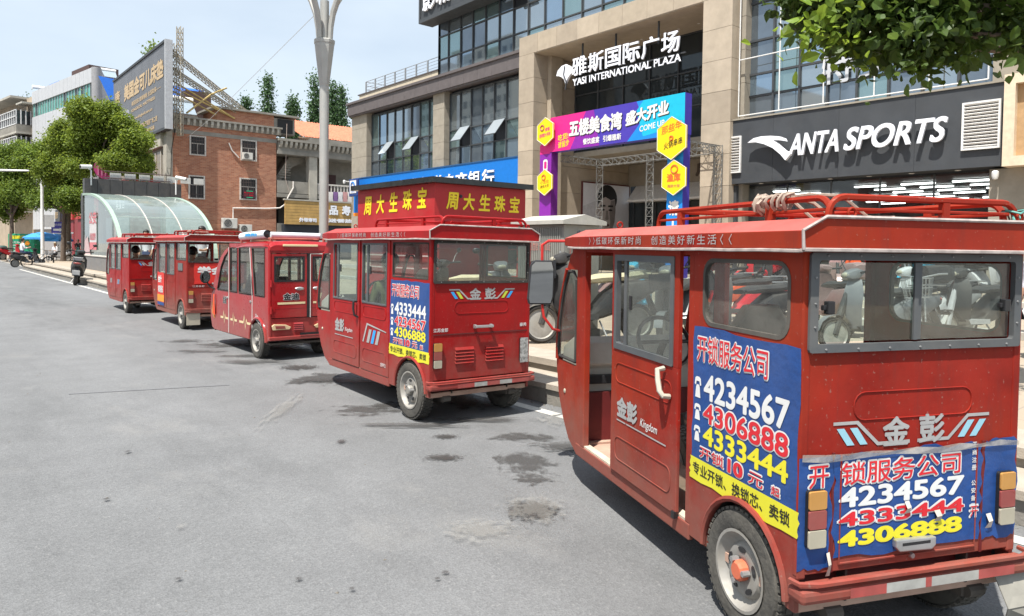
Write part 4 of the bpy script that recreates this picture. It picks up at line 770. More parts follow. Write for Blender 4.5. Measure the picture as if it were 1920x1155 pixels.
# ================================================================ grey panel building with green windows
P0 = gd(173, 126, 72); th = radians(9.3); ztop = P0.z
gb = thing('panel_building', 'light grey panelled building with green strip windows behind the leafy tree', 'building', (P0.x, P0.y, 0), th)
PNL = mat('light_grey_panel', (.47, .48, .50), rough=.5, var=.06, scale=1.5); GRN = mat('green_window_glass', (.12, .38, .32), rough=.1, metal=.3, var=.25, scale=1.2); GRN2 = mat('dark_green_window', (.03, .07, .07), rough=.1, metal=.3, var=.3)
for z0, z1 in ((ztop-1.45, ztop), (ztop-6.4, ztop-3.0), (ztop-11.3, ztop-7.9), (ztop-16.2, ztop-12.8)):
    for i in range(16): MB().box(0, .3, 19*i/16+.015, 19*(i+1)/16-.015, z0, z1).build('facade_panel', PNL, gb)
for z0, z1 in ((ztop-3.0, ztop-1.45), (ztop-7.9, ztop-6.4), (ztop-12.8, ztop-11.3)):
    for i in range(22): MB().box(.16, .2, 19*i/22+.03, 19*(i+1)/22-.03, z0, z1).build('pane', GRN if rg.random() < .72 else GRN2, gb)
    for i in range(23): MB().box(.08, .16, 19*i/22-.03, 19*i/22+.03, z0, z1).build('mullion', STEEL, gb)
MB().box(.3, 12, .05, 19, 0, ztop-.8).build('core', mat('grey_core', (.3, .3, .31)), gb)
MB().tube([(.35, -.1, 0), (.35, -.1, ztop)], .45, 12).build('corner_column', mat('grey_core', (.3, .3, .31)), gb, smooth=True)
MB().prism([(.7, ztop-.3), (.8, ztop-.2), (3.2, ztop-4.6), (.7, ztop-4.6)], -.2, .05, 'y').build('gable_wall', PNL, gb); MB().prism([(1.6, ztop-1.5), (4.6, ztop-2.0), (6.5, ztop-6), (3.2, ztop-5.2)], -.12, .02, 'y').build('blue_sheet', mat('blue_roof_sheet', (.015, .12, .50)), gb)
MB().box(-.2+.9, 3.6, 3, 8, ztop-.8, ztop+.9).build('roof_room', mat('brown_cladding', (.085, .05, .045)), gb); MB().prism([(.6, ztop-.1), (1.8, ztop+1.2), (2.6, ztop-.1)], 15.5, 19, 'y').build('blue_tent', mat('blue_roof_sheet', (.015, .12, .50)), gb)
for k in range(2): heater('solar water heater on the grey panel building, %s one' % ('nearer', 'farther')[k], gb.matrix_basis @ Vector((2.0, 1.5+2.2*k, ztop-.6)), .8)
# ================================================================ tan apartment block beyond
ta = thing('apartment_block', 'old tan apartment block with glazed white balconies at the far left', 'building', (P0.x, P0.y, 0), th)
TAN = mat('tan_render', (.40, .33, .25), rough=.9, var=.15, scale=1, dust=.3, dustcol=(.22, .19, .16)); WFR = mat('white_balcony_frame', (.68, .68, .68), rough=.5)
y0a = 19.6; zt2 = ztop-.4
MB().box(.2, 10, y0a, y0a+26, 0, zt2).build('wall', TAN, ta)
MB().box(-1.5, 1.2, y0a+2, y0a+26, zt2-.1, zt2+.15).build('eaves', CONC2, ta); MB().box(-1.0, 4, y0a-.5, y0a+1.8, zt2-1.0, zt2-.8).build('eaves', CONC2, ta)
for f in range(4):
    z = zt2-3.4-3.1*f
    MB().box(-1.4, .3, y0a+.2, y0a+7, z-.9, z-.02).build('balcony_wall', TAN if f % 2 else CONC, ta); MB().box(-1.45, .3, y0a+.1, y0a+7.1, z-1.1, z-.9).build('balcony_slab', CONC2, ta); MB().box(-1.3, .3, y0a+.3, y0a+6.9, z, z+1.6).build('balcony_glass', DGL, ta)
    for k in range(9): MB().box(-1.42, -1.32, y0a+.2+.84*k, y0a+.3+.84*k, z, z+1.7).build('balcony_mullion', WFR, ta)
    for zz in (z, z+.9, z+1.65): MB().box(-1.44, -1.33, y0a+.2, y0a+7, zz-.04, zz+.04).build('balcony_rail', WFR, ta)
    for x in (-.9, -.4, .1): MB().box(x-.05, x+.05, y0a+.18, y0a+.29, z, z+1.7).build('balcony_mullion', WFR, ta)
    for k in range(3):
        y = y0a+8.5+4.5*k; MB().box(.1, .19, y, y+2, z, z+1.5).build('window', DGL, ta); MB().box(.02, .1, y-.1, y+2.1, z-.15, z-.02).build('window_sill', CONC2, ta); MB().box(.05, .12, y+.96, y+1.04, z, z+1.5).build('mullion', WFR, ta)
for k in range(3): heater('solar water heater on the tan apartment roof, %s from the left' % ('third', 'second', 'first')[k], ta.matrix_basis @ Vector((1.5+1.2*k, y0a+1.0+3*k, zt2+.1+.25*k)), 1.1)
rp_ = MB(); rq = random.Random(4)
for k in range(500):
    y = y0a+rq.uniform(-.3, 9); x = rq.uniform(0, 3); z = zt2-.1+rq.random()**2*.9; a_ = rq.uniform(0, 6.28); s_ = .16
    rp_.quad((x, y, z), (x+s_*cos(a_), y+s_*sin(a_), z+.05), (x+s_*cos(a_)*.7, y+s_*sin(a_)*.7, z+s_))
rp_.build('roof_weeds', mat('weed_green', (.10, .17, .05), rough=.8), ta, kind='stuff', fix=False)
# ================================================================ red shop fronts at street level, far left
sf = thing('shop_row', 'row of red-fronted shops at street level behind the trees', 'building', (12.5, 60, 0))
S(sf, MB().box(12.5, 14.4, 58.5, 110, .15, 6.5), 'wall', mat('maroon_wall', (.20, .03, .035), rough=.7, var=.2, scale=.6))
for k, (y, h, m_) in enumerate(((59, 1.3, SIGNG), (64.5, 1.3, SIGNG), (70, 1.6, mat('red_fascia', (.42, .03, .03))), (76, 1.4, mat('red_fascia', (.42, .03, .03))), (83, 1.3, mat('red_fascia', (.42, .03, .03))), (91, 1.3, SIGNG))):
    S(sf, MB().box(12.3, 12.5, y, y+5.2, 3.9, 3.9+h), 'fascia', m_); S(sf, MB().box(12.44, 12.5, y+.3, y+4.9, .15, 3.7), 'shop_window', FGL2 if k < 3 else mat('maroon_shutter', (.22, .02, .03)))
    lettering('美食百货烟酒超市'[k:k+3], LITW if k < 2 else GOLD, Vector((12.28, y+4, 4.2))-sf.location, FR, FU, 3, .8, sf, bold=.02)
mg = thing('magenta_sign', 'round magenta shop sign half hidden behind the tree crown', 'sign', gy(198, 316, 56))
MB().lathe([(-.1, .001), (-.1, .72), (.1, .72), (.1, .001)], (0, 0, 0), 'y', 20).build('disc', mat('magenta_board', (.40, .05, .18), rough=.5, var=.2), mg)
for k in range(5): MB().box(-.5+.22*k, -.44+.22*k, -.16, -.11, -.5, .3).build('board_rib', mat('pale_magenta', (.55, .2, .35)), mg)
# ================================================================ cargo cab tricycles
XR, XU = Vector((1, 0, 0)), Vector((0, 0, 1))
LR = Vector((0, -1, 0))        # reading direction on the left flank (seen from the left, forward is at the left)
PHONE = [[(.1,0),(.9,0),(.78,.5),(.66,.62),(.34,.62),(.22,.5)], [(.0,.62),(.2,.58),(.28,.78),(.72,.78),(.8,.58),(1,.62),(.92,.92),(.7,1),(.3,1),(.08,.92)]]
def emblem(par, o, s, cols, txtm, lift=.0025):
    """silver double-wing badge with two characters; o = centre, s = half width"""
    for sg in (-1, 1):
        L0 = [(1, .095), (.72, .095), (.46, -.135), (.05, -.135), (.05, -.10), (.445, -.10), (.70, .128), (1, .128)]
        pts = [(sg*a*s, b*s) for a, b in L0]
        if sg < 0: pts = pts[::-1]
        poly_on('badge_wing', pts, txtm, o, XR, XU, par, lift)
        for k, c in enumerate(cols):
            x0 = (.96-.16*k)*s; pts = [(sg*x0, .06*s), (sg*(x0-.09*s), .06*s), (sg*(x0-.09*s-.13*s), -.115*s), (sg*(x0-.13*s), -.115*s)]
            poly_on('badge_bar', pts if sg < 0 else pts[::-1], c, o, XR, XU, par, lift)
    lettering('金', txtm, o+Vector((-.40*s, 0, -.15*s)), XR, XU, .34*s, .30*s, par, bold=.035, lift=lift+.001)
    lettering('彭', txtm, o+Vector((.06*s, 0, -.15*s)), XR, XU, .34*s, .305*s, par, bold=.035, lift=lift+.001)
def lock_poster(par, xs, y0, y1, z0, z1, order, seed, fold=True):
    """blue locksmith poster on the left flank between y0 (front) and y1 (rear)"""
    W = y0-y1; o = Vector((xs, y0, 0))
    mb = MB(); P = torn(0, W, z0+.09, z1, 9, .008, seed, 'tlr')
    blue = poly_on('poster', P, BLUEP, o, LR, XU, par, .0015, label='blue locksmith poster with telephone numbers')
    yel = poly_on('poster_strip', torn(-.012, W+.012, z0, z0+.104, 8, .008, seed+3, 'blr'), YELP, o, LR, XU, par, .0022, label='yellow strip along the foot of the locksmith poster')
    H = z1-z0; Z = lambda f: z1-f*H
    def ln(s, x0, x1, a, b, layers, p=blue, **k):
        for i, (m, bo) in enumerate(layers):
            e = .006 if (len(layers) > 1 and i == 0) else 0
            lettering(s, m, o+LR*(x0*W-e)+XU*(Z(b)-e), LR, XU, (x1-x0)*W+2*e, Z(a)-Z(b)+2*e, p, bold=bo, lift=.0032+.0022*i, **k)
    ln('开锁服务公司', .05, .75, .05, .22, [(WHITE, .06), (REDI, .008)])
    rows = [(.29, .46), (.475, .605), (.618, .745)]
    sty = [[(WHITE, .03)], [(WHITE, .075), (REDI, .022)], [(YELI, .03)]]
    for (a, b), n, st in zip(rows, order, sty):
        ln(n, .13, .93, a, b, st)
        for P in PHONE: poly_on('telephone_sign', [(.025*W+p*.075*W, Z(b)+q*(Z(a)-Z(b))*.8) for p, q in P], WHITE, o, LR, XU, blue, .0035)
    ln('开锁', .10, .36, .765, .838, [(WHITE, .06), (REDI, .01)]); ln('10', .40, .55, .755, .842, [(WHITE, .08), (REDI, .05)]); ln('元', .60, .73, .765, .838, [(WHITE, .06), (REDI, .01)]); ln('起', .80, .87, .785, .835, [(WHITE, .08), (REDI, .02)])
    ln('专业开锁、换锁芯、卖锁', .02, .95, .885, .965, [(BLKI, .02)], yel)
    return blue
def wheel(par, x, y, r, wd, side, hubm, name='wheel', nub=True):
    t = MB().lathe([(-wd*.42, r*.62), (-wd*.5, r*.74), (-wd*.46, r*.93), (-wd*.30, r*.985), (wd*.30, r*.985), (wd*.46, r*.93), (wd*.5, r*.74), (wd*.42, r*.62)], (x, y, r), 'x', 40, False)
    w = t.build(name, TYRE, par, smooth=True)
    tb = MB()
    for k in range(44):
        a = 2*pi*k/44
        for j, off in ((-1, 0), (0, .5), (1, 0)):
            aa = a+off*2*pi/44; c = Vector((x+j*wd*.30, y+cos(aa)*r*.985, r+sin(aa)*r*.985))
            tb.obox(c, Vector((wd*.12, 0, 0)), Vector((0, -sin(aa), cos(aa)))*r*.045, Vector((0, cos(aa), sin(aa)))*r*.022)
    tb.build('tread', TYRE, w)
    sx = side
    rm = MB().lathe([(sx*wd*.46, r*.64), (sx*wd*.50, r*.66), (sx*wd*.50, r*.61), (sx*wd*.30, r*.55), (sx*wd*.18, r*.50), (sx*wd*.16, r*.46), (sx*wd*.32, r*.40), (sx*wd*.36, r*.26), (sx*wd*.30, r*.20), (sx*wd*.30, .001)], (x, y, r), 'x', 36, False).build('rim', RIM, w, smooth=True)
    MB().lathe([(-sx*wd*.46, r*.64), (-sx*wd*.2, r*.5), (-sx*wd*.2, .001)], (x, y, r), 'x', 24, False).build('rim_back', GREASE, w)
    for k in range(5):
        a = 2*pi*k/5+.3; c = Vector((x+sx*wd*.345, y+cos(a)*r*.335, r+sin(a)*r*.335)); T = Vector((0, -sin(a), cos(a))); Rr = Vector((0, cos(a), sin(a)))
        MB().ring([[c+Vector((sx*d, 0, 0))+T*cos(2*pi*q/10)*r*.095+Rr*sin(2*pi*q/10)*r*.045 for q in range(10)] for d in (0, .004)]).build('rim_hole', BLKP, rm)
    hb = MB().lathe([(sx*wd*.28, r*.17), (sx*wd*.52, r*.165), (sx*wd*.60, r*.13), (sx*wd*.60, .001)], (x, y, r), 'x', 10, False)
    hb.build('hub_cap', hubm, w)
    for k in range(3):
        a = 2*pi*k/3+.9; MB().lathe([(sx*wd*.35, r*.05), (sx*wd*.62, r*.05), (sx*wd*.62, .001)], (x, y+cos(a)*r*.19, r+sin(a)*r*.19), 'x', 6, False).build('wheel_nut', STEEL, w)
    return w
def arch_poly(y0, y1, z0, z1, cy, cz, r, n=14):
    """flank panel with a wheel arch cut from its lower edge"""
    a0 = math.asin(max(-1, min(1, (z0-cz)/r)))
    A = [(cy+r*cos(a0+(pi-2*a0)*k/n), cz+r*sin(a0+(pi-2*a0)*k/n)) for k in range(n+1)]
    return [(y0, z0)]+A+[(y1, z0), (y1, z1), (y0, z1)]
NOSE = [(1.99, 1.655), (2.09, 1.60), (2.20, 1.46), (2.285, 1.28), (2.335, 1.10), (2.355, .95), (2.345, .78), (2.295, .58), (2.20, .42), (2.09, .30), (1.95, .235)]
def trike(label, loc, head, s=1., red=RED, roll=0., opt=None, group='red cab tricycles parked along the kerb'):
    opt = opt or {}
    T = thing('cab_tricycle', label, 'tricycle', (loc[0], loc[1], 0), -radians(head), group, ry=roll, s=s)
    det = opt.get('detail', True); G = opt.get('glass', TWGLASS)
    # ---- chassis, floor, running gear
    MB().box(-.53, .53, -.34, 1.92, .245, .285).box(-.50, .50, 1.92, 2.05, .26, .30).build('floor', opt.get('floor', mat('dusty_red_floor', (.42, .26, .2), rough=.9, var=.25, dust=.6, dustcol=(.52, .42, .32))), T)
    ch = MB()
    for x in (-.33, .33): ch.box(x-.025, x+.025, -.33, 1.6, .20, .245)
    ch.build('chassis_rail', GREASE, T)
    ax = MB().tube([(-.47, 0, .262), (.47, 0, .262)], .032, 10).ball((.08, 0, .255), .095, 14, 8, (1.15, 1, 1)).tube([(.08, .05, .27), (.08, .42, .30)], .07, 12)
    ax.build('rear_axle', GREASE, T, smooth=True)
    for x in (-.36, .36):
        sp = MB()
        for k in range(3): sp.tube([(x, -.34+.03*k, .23-.016*k), (x, -.15, .205-.018*k), (x, 0, .198-.018*k), (x, .15, .205-.018*k), (x, .38-.03*k, .23-.016*k)], .014, 4)
        sp.tube([(x-.04, -.335, .225), (x+.04, -.335, .225)], .028, 10).build('leaf_spring', GREASE, T)
        MB().tube([(x*.9, .03, .24), (x*.82, -.1, .42)], .022, 8).build('shock_absorber', GREASE, T)
    hp = MB()
    for k in range(4): hp.tube([(.02+.02*k, -.1, .30), (.12+.02*k, -.24, .24+.008*k), (.22+.015*k, -.2, .25), (.30, -.02, .32)], .008, 6)
    hp.build('cable_bundle', mat('ochre_cable', (.34, .27, .14), rough=.6, var=.2), T)
    for sd in (-1, 1): wheel(T, sd*.495, 0, .265, .125, sd, opt.get('hub', RIM))
    wheel(T, 0, 1.50, .245, .11, -1, RIM)
    MB().tube([(-.07, 1.50, .245), (-.08, 1.60, .55), (.08, 1.60, .55), (.07, 1.50, .245)], .018, 8).build('front_fork', GREASE, T)
    # ---- flanks
    sq_ = opt.get('square'); ow = rrect(-.315, .385, 1.295, 1.622, .012, 5) if sq_ else rrect(-.285, .335, 1.30, 1.605, .075, 5)
    for sd in (-1, 1):
        x0, x1 = sd*.548, sd*.528
        if det or sd < 0:
            pass
        MB().prism(arch_poly(.425, -.355, .255, 1.275, -.01, .270, .292), x0, x1).build('rear_quarter_panel', red, T)
        MB().frame(rect_like(-.355, .425, 1.275, 1.66, ow), ow, x0, x1).build('window_surround', red, T)
        (MB().frame(rrect(-.317, .387, 1.293, 1.624, .012, 5), rrect(-.305, .375, 1.305, 1.612, .012, 5), sd*.550, sd*.531) if sq_ else MB().frame(rrect(-.291, .341, 1.294, 1.611, .08, 5), rrect(-.273, .323, 1.312, 1.593, .064, 5), sd*.5505, sd*.531)).build('window_seal', BLACK if sq_ else mat('dusty_rubber', (.06, .055, .05), rough=.85, dust=.5, dustcol=(.2, .18, .15)), T)
        if not (sd > 0 and opt.get('right_open')): MB().quad(*[(sd*.538, a, b) for a, b in (rrect(-.31, .38, 1.30, 1.617, .01, 5) if sq_ else rrect(-.28, .33, 1.305, 1.60, .07, 5))]).build('window_pane', G if sq_ else QGLASS, T, fix=False)
        # arch lip
        A = [(-.01+.300*cos(pi*.985*k/16-.0), .268+.300*sin(pi*.985*k/16)) for k in range(17)]
        MB().tube([(sd*.556, a, b) for a, b in A], .014, 6).build('arch_lip', red, T, smooth=True)
        MB().prism(arch_poly(.33, -.35, .27, .62, -.01, .270, .292), sd*.30, sd*.31).ring([[(sd*.53, -.01+.294*cos(pi*k/12), .270+.294*sin(pi*k/12)) for k in range(13)], [(sd*.31, -.01+.294*cos(pi*k/12), .270+.294*sin(pi*k/12)) for k in range(13)]], False).build('wheel_housing', BLACK, T)
        MB().box(min(x0, x1)-.004, max(x0, x1)+.004, .425, 1.94, .225, .305).build('sill', red, T, bevel=.006)
        MB().box(min(x0, x1)+.004, max(x0, x1)+.03*(sd < 0)+.004, .43, 1.86, .3055, .318).build('door_track', mat('worn_door_track', (.50, .42, .33), rough=.8, var=.3, dust=.4), T)
        MB().box(min(sd*.552, sd*.51), max(sd*.552, sd*.51), 1.80, 1.86, .305, 1.66).build('front_pillar', red, T, bevel=.006)
        MB().box(min(sd*.548, sd*.50), max(sd*.548, sd*.50), .426, .470, .305, 1.66).build('door_post', red, T, bevel=.005)
        MB().box(min(sd*.549, sd*.50), max(sd*.549, sd*.50), .425, 1.97, 1.625, 1.662).build('door_header', red, T)
        # cheek beside the driver with its small window
        qo = rrect(2.0, 2.30, .86, 1.47, .05, 5); nn = len(qo)
        cheek = [(1.86, .25), (1.95, .235)]+NOSE[::-1][1:]+[(1.86, 1.655)]
        # lower cheek, upper strip and bars around the window opening
        low = [(1.86, .235)]+[p for p in NOSE[::-1] if p[1] < .8]+[(2.35, .83), (1.86, .83)]
        MB().prism(low, x0, x1).build('cheek_panel', red, T)
        up = [(1.86, 1.50), (2.155, 1.50), (2.09, 1.60), (1.99, 1.655), (1.86, 1.655)]
        MB().prism(up, x0, x1).build('cheek_header', red, T)
        MB().prism([(1.86, .83), (1.955, .83), (1.955, 1.50), (1.86, 1.50)], x0, x1).build('cheek_post', red, T)
        nose = [p for p in NOSE if .8 < p[1] < 1.52]
        MB().tube([(sd*.538, 2.165, 1.50)]+[(sd*.538, a-.012, b) for a, b in nose[1:]]+[(sd*.538, 2.345, .83)], .02, 6).build('nose_edge', red, T, smooth=True)
        seal = [(1.975, .86), (1.975, 1.43), (2.03, 1.485), (2.12, 1.485), (2.19, 1.40), (2.255, 1.25), (2.30, 1.08), (2.318, .92), (2.30, .86)]
        MB().tube([(sd*.545, a, b) for a, b in seal+seal[:1]], .012, 6).build('window_seal', BLACK, T)
        MB().quad(*[(sd*.54, a, b) for a, b in seal]).build('window_pane', G, T, fix=False)
    # ---- nose: lower panel, windscreen
    lo = [p for p in NOSE if p[1] < .85][::1]; lo = [(2.352, .86)]+lo
    MB().ring([[(x, a+.05*(1-(x/.54)**2), b) for a, b in lo] for x in (-.54, -.3, 0, .3, .54)], False, False).build('nose_panel', red, T, smooth=True)
    hi = [(2.352, .86), (2.335, 1.10), (2.285, 1.28), (2.20, 1.46), (2.09, 1.60)]
    MB().ring([[(x, a+.05*(1-(x/.53)**2), b) for a, b in hi] for x in (-.53, -.3, 0, .3, .53)], False, False).build('windscreen', G, T, smooth=True)
    MB().box(-.53, .53, 1.99, 2.10, 1.60, 1.655).build('windscreen_header', red, T)
    MB().ball((-.36, 2.37, .62), .075, 12, 8, (1, .5, 1)).ball((.36, 2.37, .62), .075, 12, 8, (1, .5, 1)).build('headlight', CLRL, T, smooth=True)
    MB().ball((-.548, 2.17, .62), .018, 8, 6, (.5, 1, 1)).build('side_marker_lamp', CLRL, T)
    # ---- rear wall
    yr = -.36
    MB().box(-.55, .55, yr, yr+.02, .40, 1.265).build('rear_panel', red, T, bevel=.004)
    for sd in (-1, 1): MB().box(sd*.527-.0205, sd*.527+.0205, yr-.003, yr+.03, .385, 1.66).build('corner_post', red, T, bevel=.008)
    MB().box(-.51, .51, yr, yr+.02, 1.632, 1.66).build('rear_header', red, T)
    fo = rrect(-.525, .525, 1.262, 1.645, .012, 2); fi = rrect(-.50, .50, 1.285, 1.622, .012, 2) if sq_ else rrect(-.488, .488, 1.294, 1.616, .012, 2)
    MB().frame(fo, fi, yr-.016, yr+.006, 'y').build('rear_window_frame', BLACK if sq_ else GREYF, T)
    sc_ = MB()
    for k in range(7):
        for z in (1.274, 1.634): sc_.lathe([(-.021, .001), (-.020, .004), (-.015, .0055)], (-.45+.15*k, yr, z), 'y', 6, False)
    for z in (1.36, 1.45, 1.55):
        for x in (-.503, .503): sc_.lathe([(-.021, .001), (-.020, .004), (-.015, .0055)], (x, yr, z), 'y', 6, False)
    sc_.build('frame_screw', mat('dull_screw', (.25, .25, .25), rough=.5, metal=.5), T, kind='stuff')
    if opt.get('rear_split'):
        MB().box(-.478, .0, yr-.0035, yr-.0015, 1.302, 1.608).build('rear_window_pane', CLGLASS, T)
        MB().box(-.03, .478, yr+.0035, yr+.0055, 1.302, 1.608).build('rear_window_pane', G, T)
        MB().box(-.032, -.012, yr-.013, yr-.004, 1.302, 1.608).box(-.012, .012, yr-.004, yr+.012, 1.302, 1.608).build('rear_window_bar', GREYF, T)
        for x in (-.44, .435): MB().box(x-.016, x+.016, yr-.03, yr-.0036, 1.41, 1.46).box(x-.03, x-.005, yr-.022, yr-.0036, 1.425, 1.445).build('window_latch', BLKP, T, bevel=.004)
    elif not opt.get('rear_open'):
        MB().box(-.50, .50, yr-.0035, yr-.0015, 1.285, 1.622).build('rear_window_pane', G, T)
    else:
        MB().box(.05, .478, yr-.0035, yr-.0015, 1.302, 1.608).build('rear_window_pane', G, T)
        MB().box(.03, .05, yr-.012, yr+.01, 1.302, 1.608).build('rear_window_bar', GREYF, T)
    # embossed outline and hatch
    MB().tube([(a, yr-.001, b) for a, b in rrect(-.30, .29, .99, 1.10, .05, 4)+rrect(-.30, .29, .99, 1.10, .05, 4)[:1]], .0032, 5).build('embossed_rib', red, T, smooth=True)
    hz = opt.get('hatch', (.40, .86))
    if opt.get('hatch_style', 'door') == 'door':
        for x in (-.39, .36): MB().box(x-.007, x+.007, yr-.004, yr-.001, .40, .87).build('hatch_seam', DRED, T)
        MB().tube([(-.355, yr-.003, .86), (-.355, yr-.003, .43), (.325, yr-.003, .43), (.325, yr-.003, .86)], .005, 5).build('embossed_rib', red, T)
        hd = MB().prism([(-.10, .505), (-.10, .475), (-.08, .455), (.08, .45), (.10, .465), (.10, .50)], yr-.028, yr-.004, 'y').build('hatch_handle', STEEL, T, bevel=.005)
        MB().box(-.07, .07, yr-.0285, yr-.027, .478, .49).build('hatch_grip_slot', BLKP, hd)
        MB().lathe([(-.012, .001), (-.012, .010), (0, .013)], (.0, yr, .425), 'y', 12, False).build('lock_cylinder', STEEL, T)
    else:
        MB().box(-.52, .52, yr-.004, yr-.001, .80, .812).build('hatch_seam', DRED, T)
        hd = MB().box(-.10, .10, yr-.05, yr-.03, .855, .88).box(-.10, -.075, yr-.03, yr-.001, .85, .885).box(.075, .10, yr-.03, yr-.001, .85, .885).build('hatch_handle', STEEL, T, bevel=.006)
        for x in (-.19, .14):
            lv = MB()
            for k in range(5): lv.prism([(yr-.001, .545+.03*k), (yr-.016, .540+.03*k), (yr-.001, .565+.03*k)], x-.10, x+.10, 'x')
            lv.build('louvre', red, T)
            if opt.get('louvre_tone'): pass
    # tail lamps
    for sd in (-1, 1):
        x = sd*.475; tl = MB().prism(rrect(x-.042, x+.042, .51, .735, .012, 3), yr-.018, yr-.0, 'y').build('tail_lamp', BLKP, T)
        if sd > 0 and opt.get('plate'):
            MB().box(x-.045, x+.045, yr-.024, yr-.0185, .50, .735).build('number_plate', mat('white_plate', (.30, .30, .29), rough=.5, var=.7, scale=45), tl)
            continue
        for z0, z1, mm in ((.512, .582, CLRL), (.585, .658, REDL), (.661, .733, AMBER)):
            MB().prism(rrect(x-.040, x+.040, z0, z1, .008, 3), yr-.028, yr-.0185, 'y').build('lamp_lens', mm, tl, bevel=.003)
    # bumper
    bp = MB().box(-.575, .575, yr-.075, yr+.02, .32, .372).build('bumper', red, T, bevel=.016)
    MB().tube([(-.575, yr+.0, .392), (-.57, yr-.05, .394), (-.5, yr-.072, .394), (.5, yr-.072, .394), (.57, yr-.05, .394), (.575, yr, .394)], .011, 6).build('bumper_rim', red, bp, smooth=True)
    if opt.get('stickers', True):
        seq = opt.get('sticker_seq', [(-.36, -.19, DULLR), (-.19, 0.0, DULLS), (0.0, .03, DULLR), (.03, .27, DULLS), (.27, .46, DULLR)])
        for a, b, mm in seq: poly_on('reflective_sticker', [(a, .327), (b, .327), (b, .366), (a, .366)], mm, (0, yr-.0765, 0), XR, XU, bp, .0)
    if opt.get('flap'):
        MB().ring([[(.40, yr-.03, .32), (.56, yr-.03, .32), (.56, yr-.035, .32), (.40, yr-.035, .32)], [(.40, yr-.10, .20), (.55, yr-.11, .21), (.55, yr-.115, .21), (.40, yr-.105, .20)], [(.42, yr-.07, .13), (.52, yr-.12, .15), (.52, yr-.125, .15), (.42, yr-.075, .13)]]).build('mud_flap', mat('torn_plastic_flap', (.24, .23, .20), rough=.5, var=.2), T)
    # ---- roof
    R0 = [(-.60, 1.657), (-.60, 1.727), (-.50, 1.776), (.50, 1.776), (.60, 1.727), (.60, 1.657)]
    def sec(y, k, dz): return [(x*k, y, 1.70+(z-1.70)*dz) for x, z in R0]
    rf = MB().ring([sec(-.42, 1, 1), sec(1.93, 1, 1), sec(2.12, .97, .75), sec(2.27, .88, .2)]).build('roof', red, T, bevel=.004)
    rf.data.materials.append(opt.get('roof_top', ROOFRED2))
    for f in rf.data.polygons:
        if f.normal.z > .3: f.material_index = 1  # upward faces take the lighter red that has sunlight painted in
    MB().tube([(-.603, 2.0, 1.655)]+[(-.604, 1.9-.23*k, 1.653+.003*random.uniform(-1, 1)) for k in range(11)]+[(-.603, -.42, 1.653)], .0075, 5).build('roof_trim', TRIM, rf, smooth=True)
    MB().tube([(-.60, -.424, 1.655), (-.604, -.424, 1.727), (-.503, -.424, 1.779), (.503, -.424, 1.779), (.604, -.424, 1.727), (.60, -.424, 1.655)], .007, 5).build('roof_trim', TRIM, rf, smooth=True)
    MB().tube([(-.60, -.424, 1.655), (.60, -.424, 1.655)], .008, 5).build('roof_trim', TRIM, rf, smooth=True)
    o = Vector((-.603, 1.62, 1.674)); lt = opt.get('roofm', SILV)
    if det:
        ins = [(o, '〉〉', .09), (o+LR*.11, '低碳环保新时尚', .62), (o+LR*.85, '创造美好新生活', .62), (o+LR*1.50, '〈〈', .09)]
        for p, t, wd in ins: lettering(t, lt, p, LR, XU, wd, .046, rf, lift=.002, spacing=1.35 if len(t) > 2 else 1)
    # rack
    zt = 1.858; rk = MB()
    def bend(p0, p1, n=5):     # rail with rounded ends from roof to roof
        p0, p1 = Vector(p0), Vector(p1); d = (p1-p0).normalized(); h = zt-1.776; r = .07; P = [Vector((p0.x, p0.y, 1.776))]
        for k in range(n+1): a = pi/2*k/n; P.append(p0+d*(r*(1-cos(a)))+Vector((0, 0, 1.776+h-r+r*sin(a)-p0.z)))
        for k in range(n+1): a = pi/2*(1-k/n); P.append(p1-d*(r*(1-cos(a)))+Vector((0, 0, 1.776+h-r+r*sin(a)-p1.z)))
        P.append(Vector((p1.x, p1.y, 1.776))); return P
    y0, y1 = opt.get('rack', (1.02, -.36))
    for x in (-.43, .43):
        rk = MB().tube(bend((x, y0, 1.8), (x, y1, 1.8)), .0135, 6).tube([(x, y0-.02, 1.812), (x, y1+.02, 1.812)], .007, 6).build('rack_rail', red, T, smooth=True)
        for k in range(2):
            y = y0-.25-(y0-y1-.62)*k; MB().box(x-.014, x+.014, y-.018, y+.018, 1.776, 1.848).build('rack_post', red, rk)
    rk = MB().tube(bend((-.46, y1-.02, 1.8), (.47, y1-.02, 1.8)), .0135, 6).tube([(-.43, y1-.02, 1.812), (.43, y1-.02, 1.812)], .007, 6).build('rack_rail', red, T, smooth=True)
    MB().box(.08, .11, y1-.034, y1-.006, 1.776, 1.848).build('rack_post', red, rk)
    MB().tube([(-.43, y0-.25, zt-.006), (.43, y0-.25, zt-.006)], .015, 6).build('rack_rail', red, T)
    for x, y in ((-.47, 1.45), (-.36, -.39), (.48, -.39)):
        MB().tube([(x+.018*cos(2*pi*k/10), y, 1.798+.018*sin(2*pi*k/10)) for k in range(11)], .006, 5).build('tie_ring', red, T)
    # ---- inside
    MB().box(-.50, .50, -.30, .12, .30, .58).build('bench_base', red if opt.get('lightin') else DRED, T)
    MB().box(-.49, .49, -.30, .13, .58, .67).build('bench_cushion', opt.get('seatm', BLKP), T, bevel=.03)
    MB().box(-.49, .49, -.335, -.25, .66, 1.12).build('bench_back', opt.get('seatm', BLKP), T, bevel=.03)
    st = MB().box(-.21, .21, .70, 1.10, .62, .70).build('driver_seat', BLKP, T, bevel=.03)
    MB().box(-.19, .19, .75, 1.05, .28, .62).build('seat_pedestal', DRED, st)
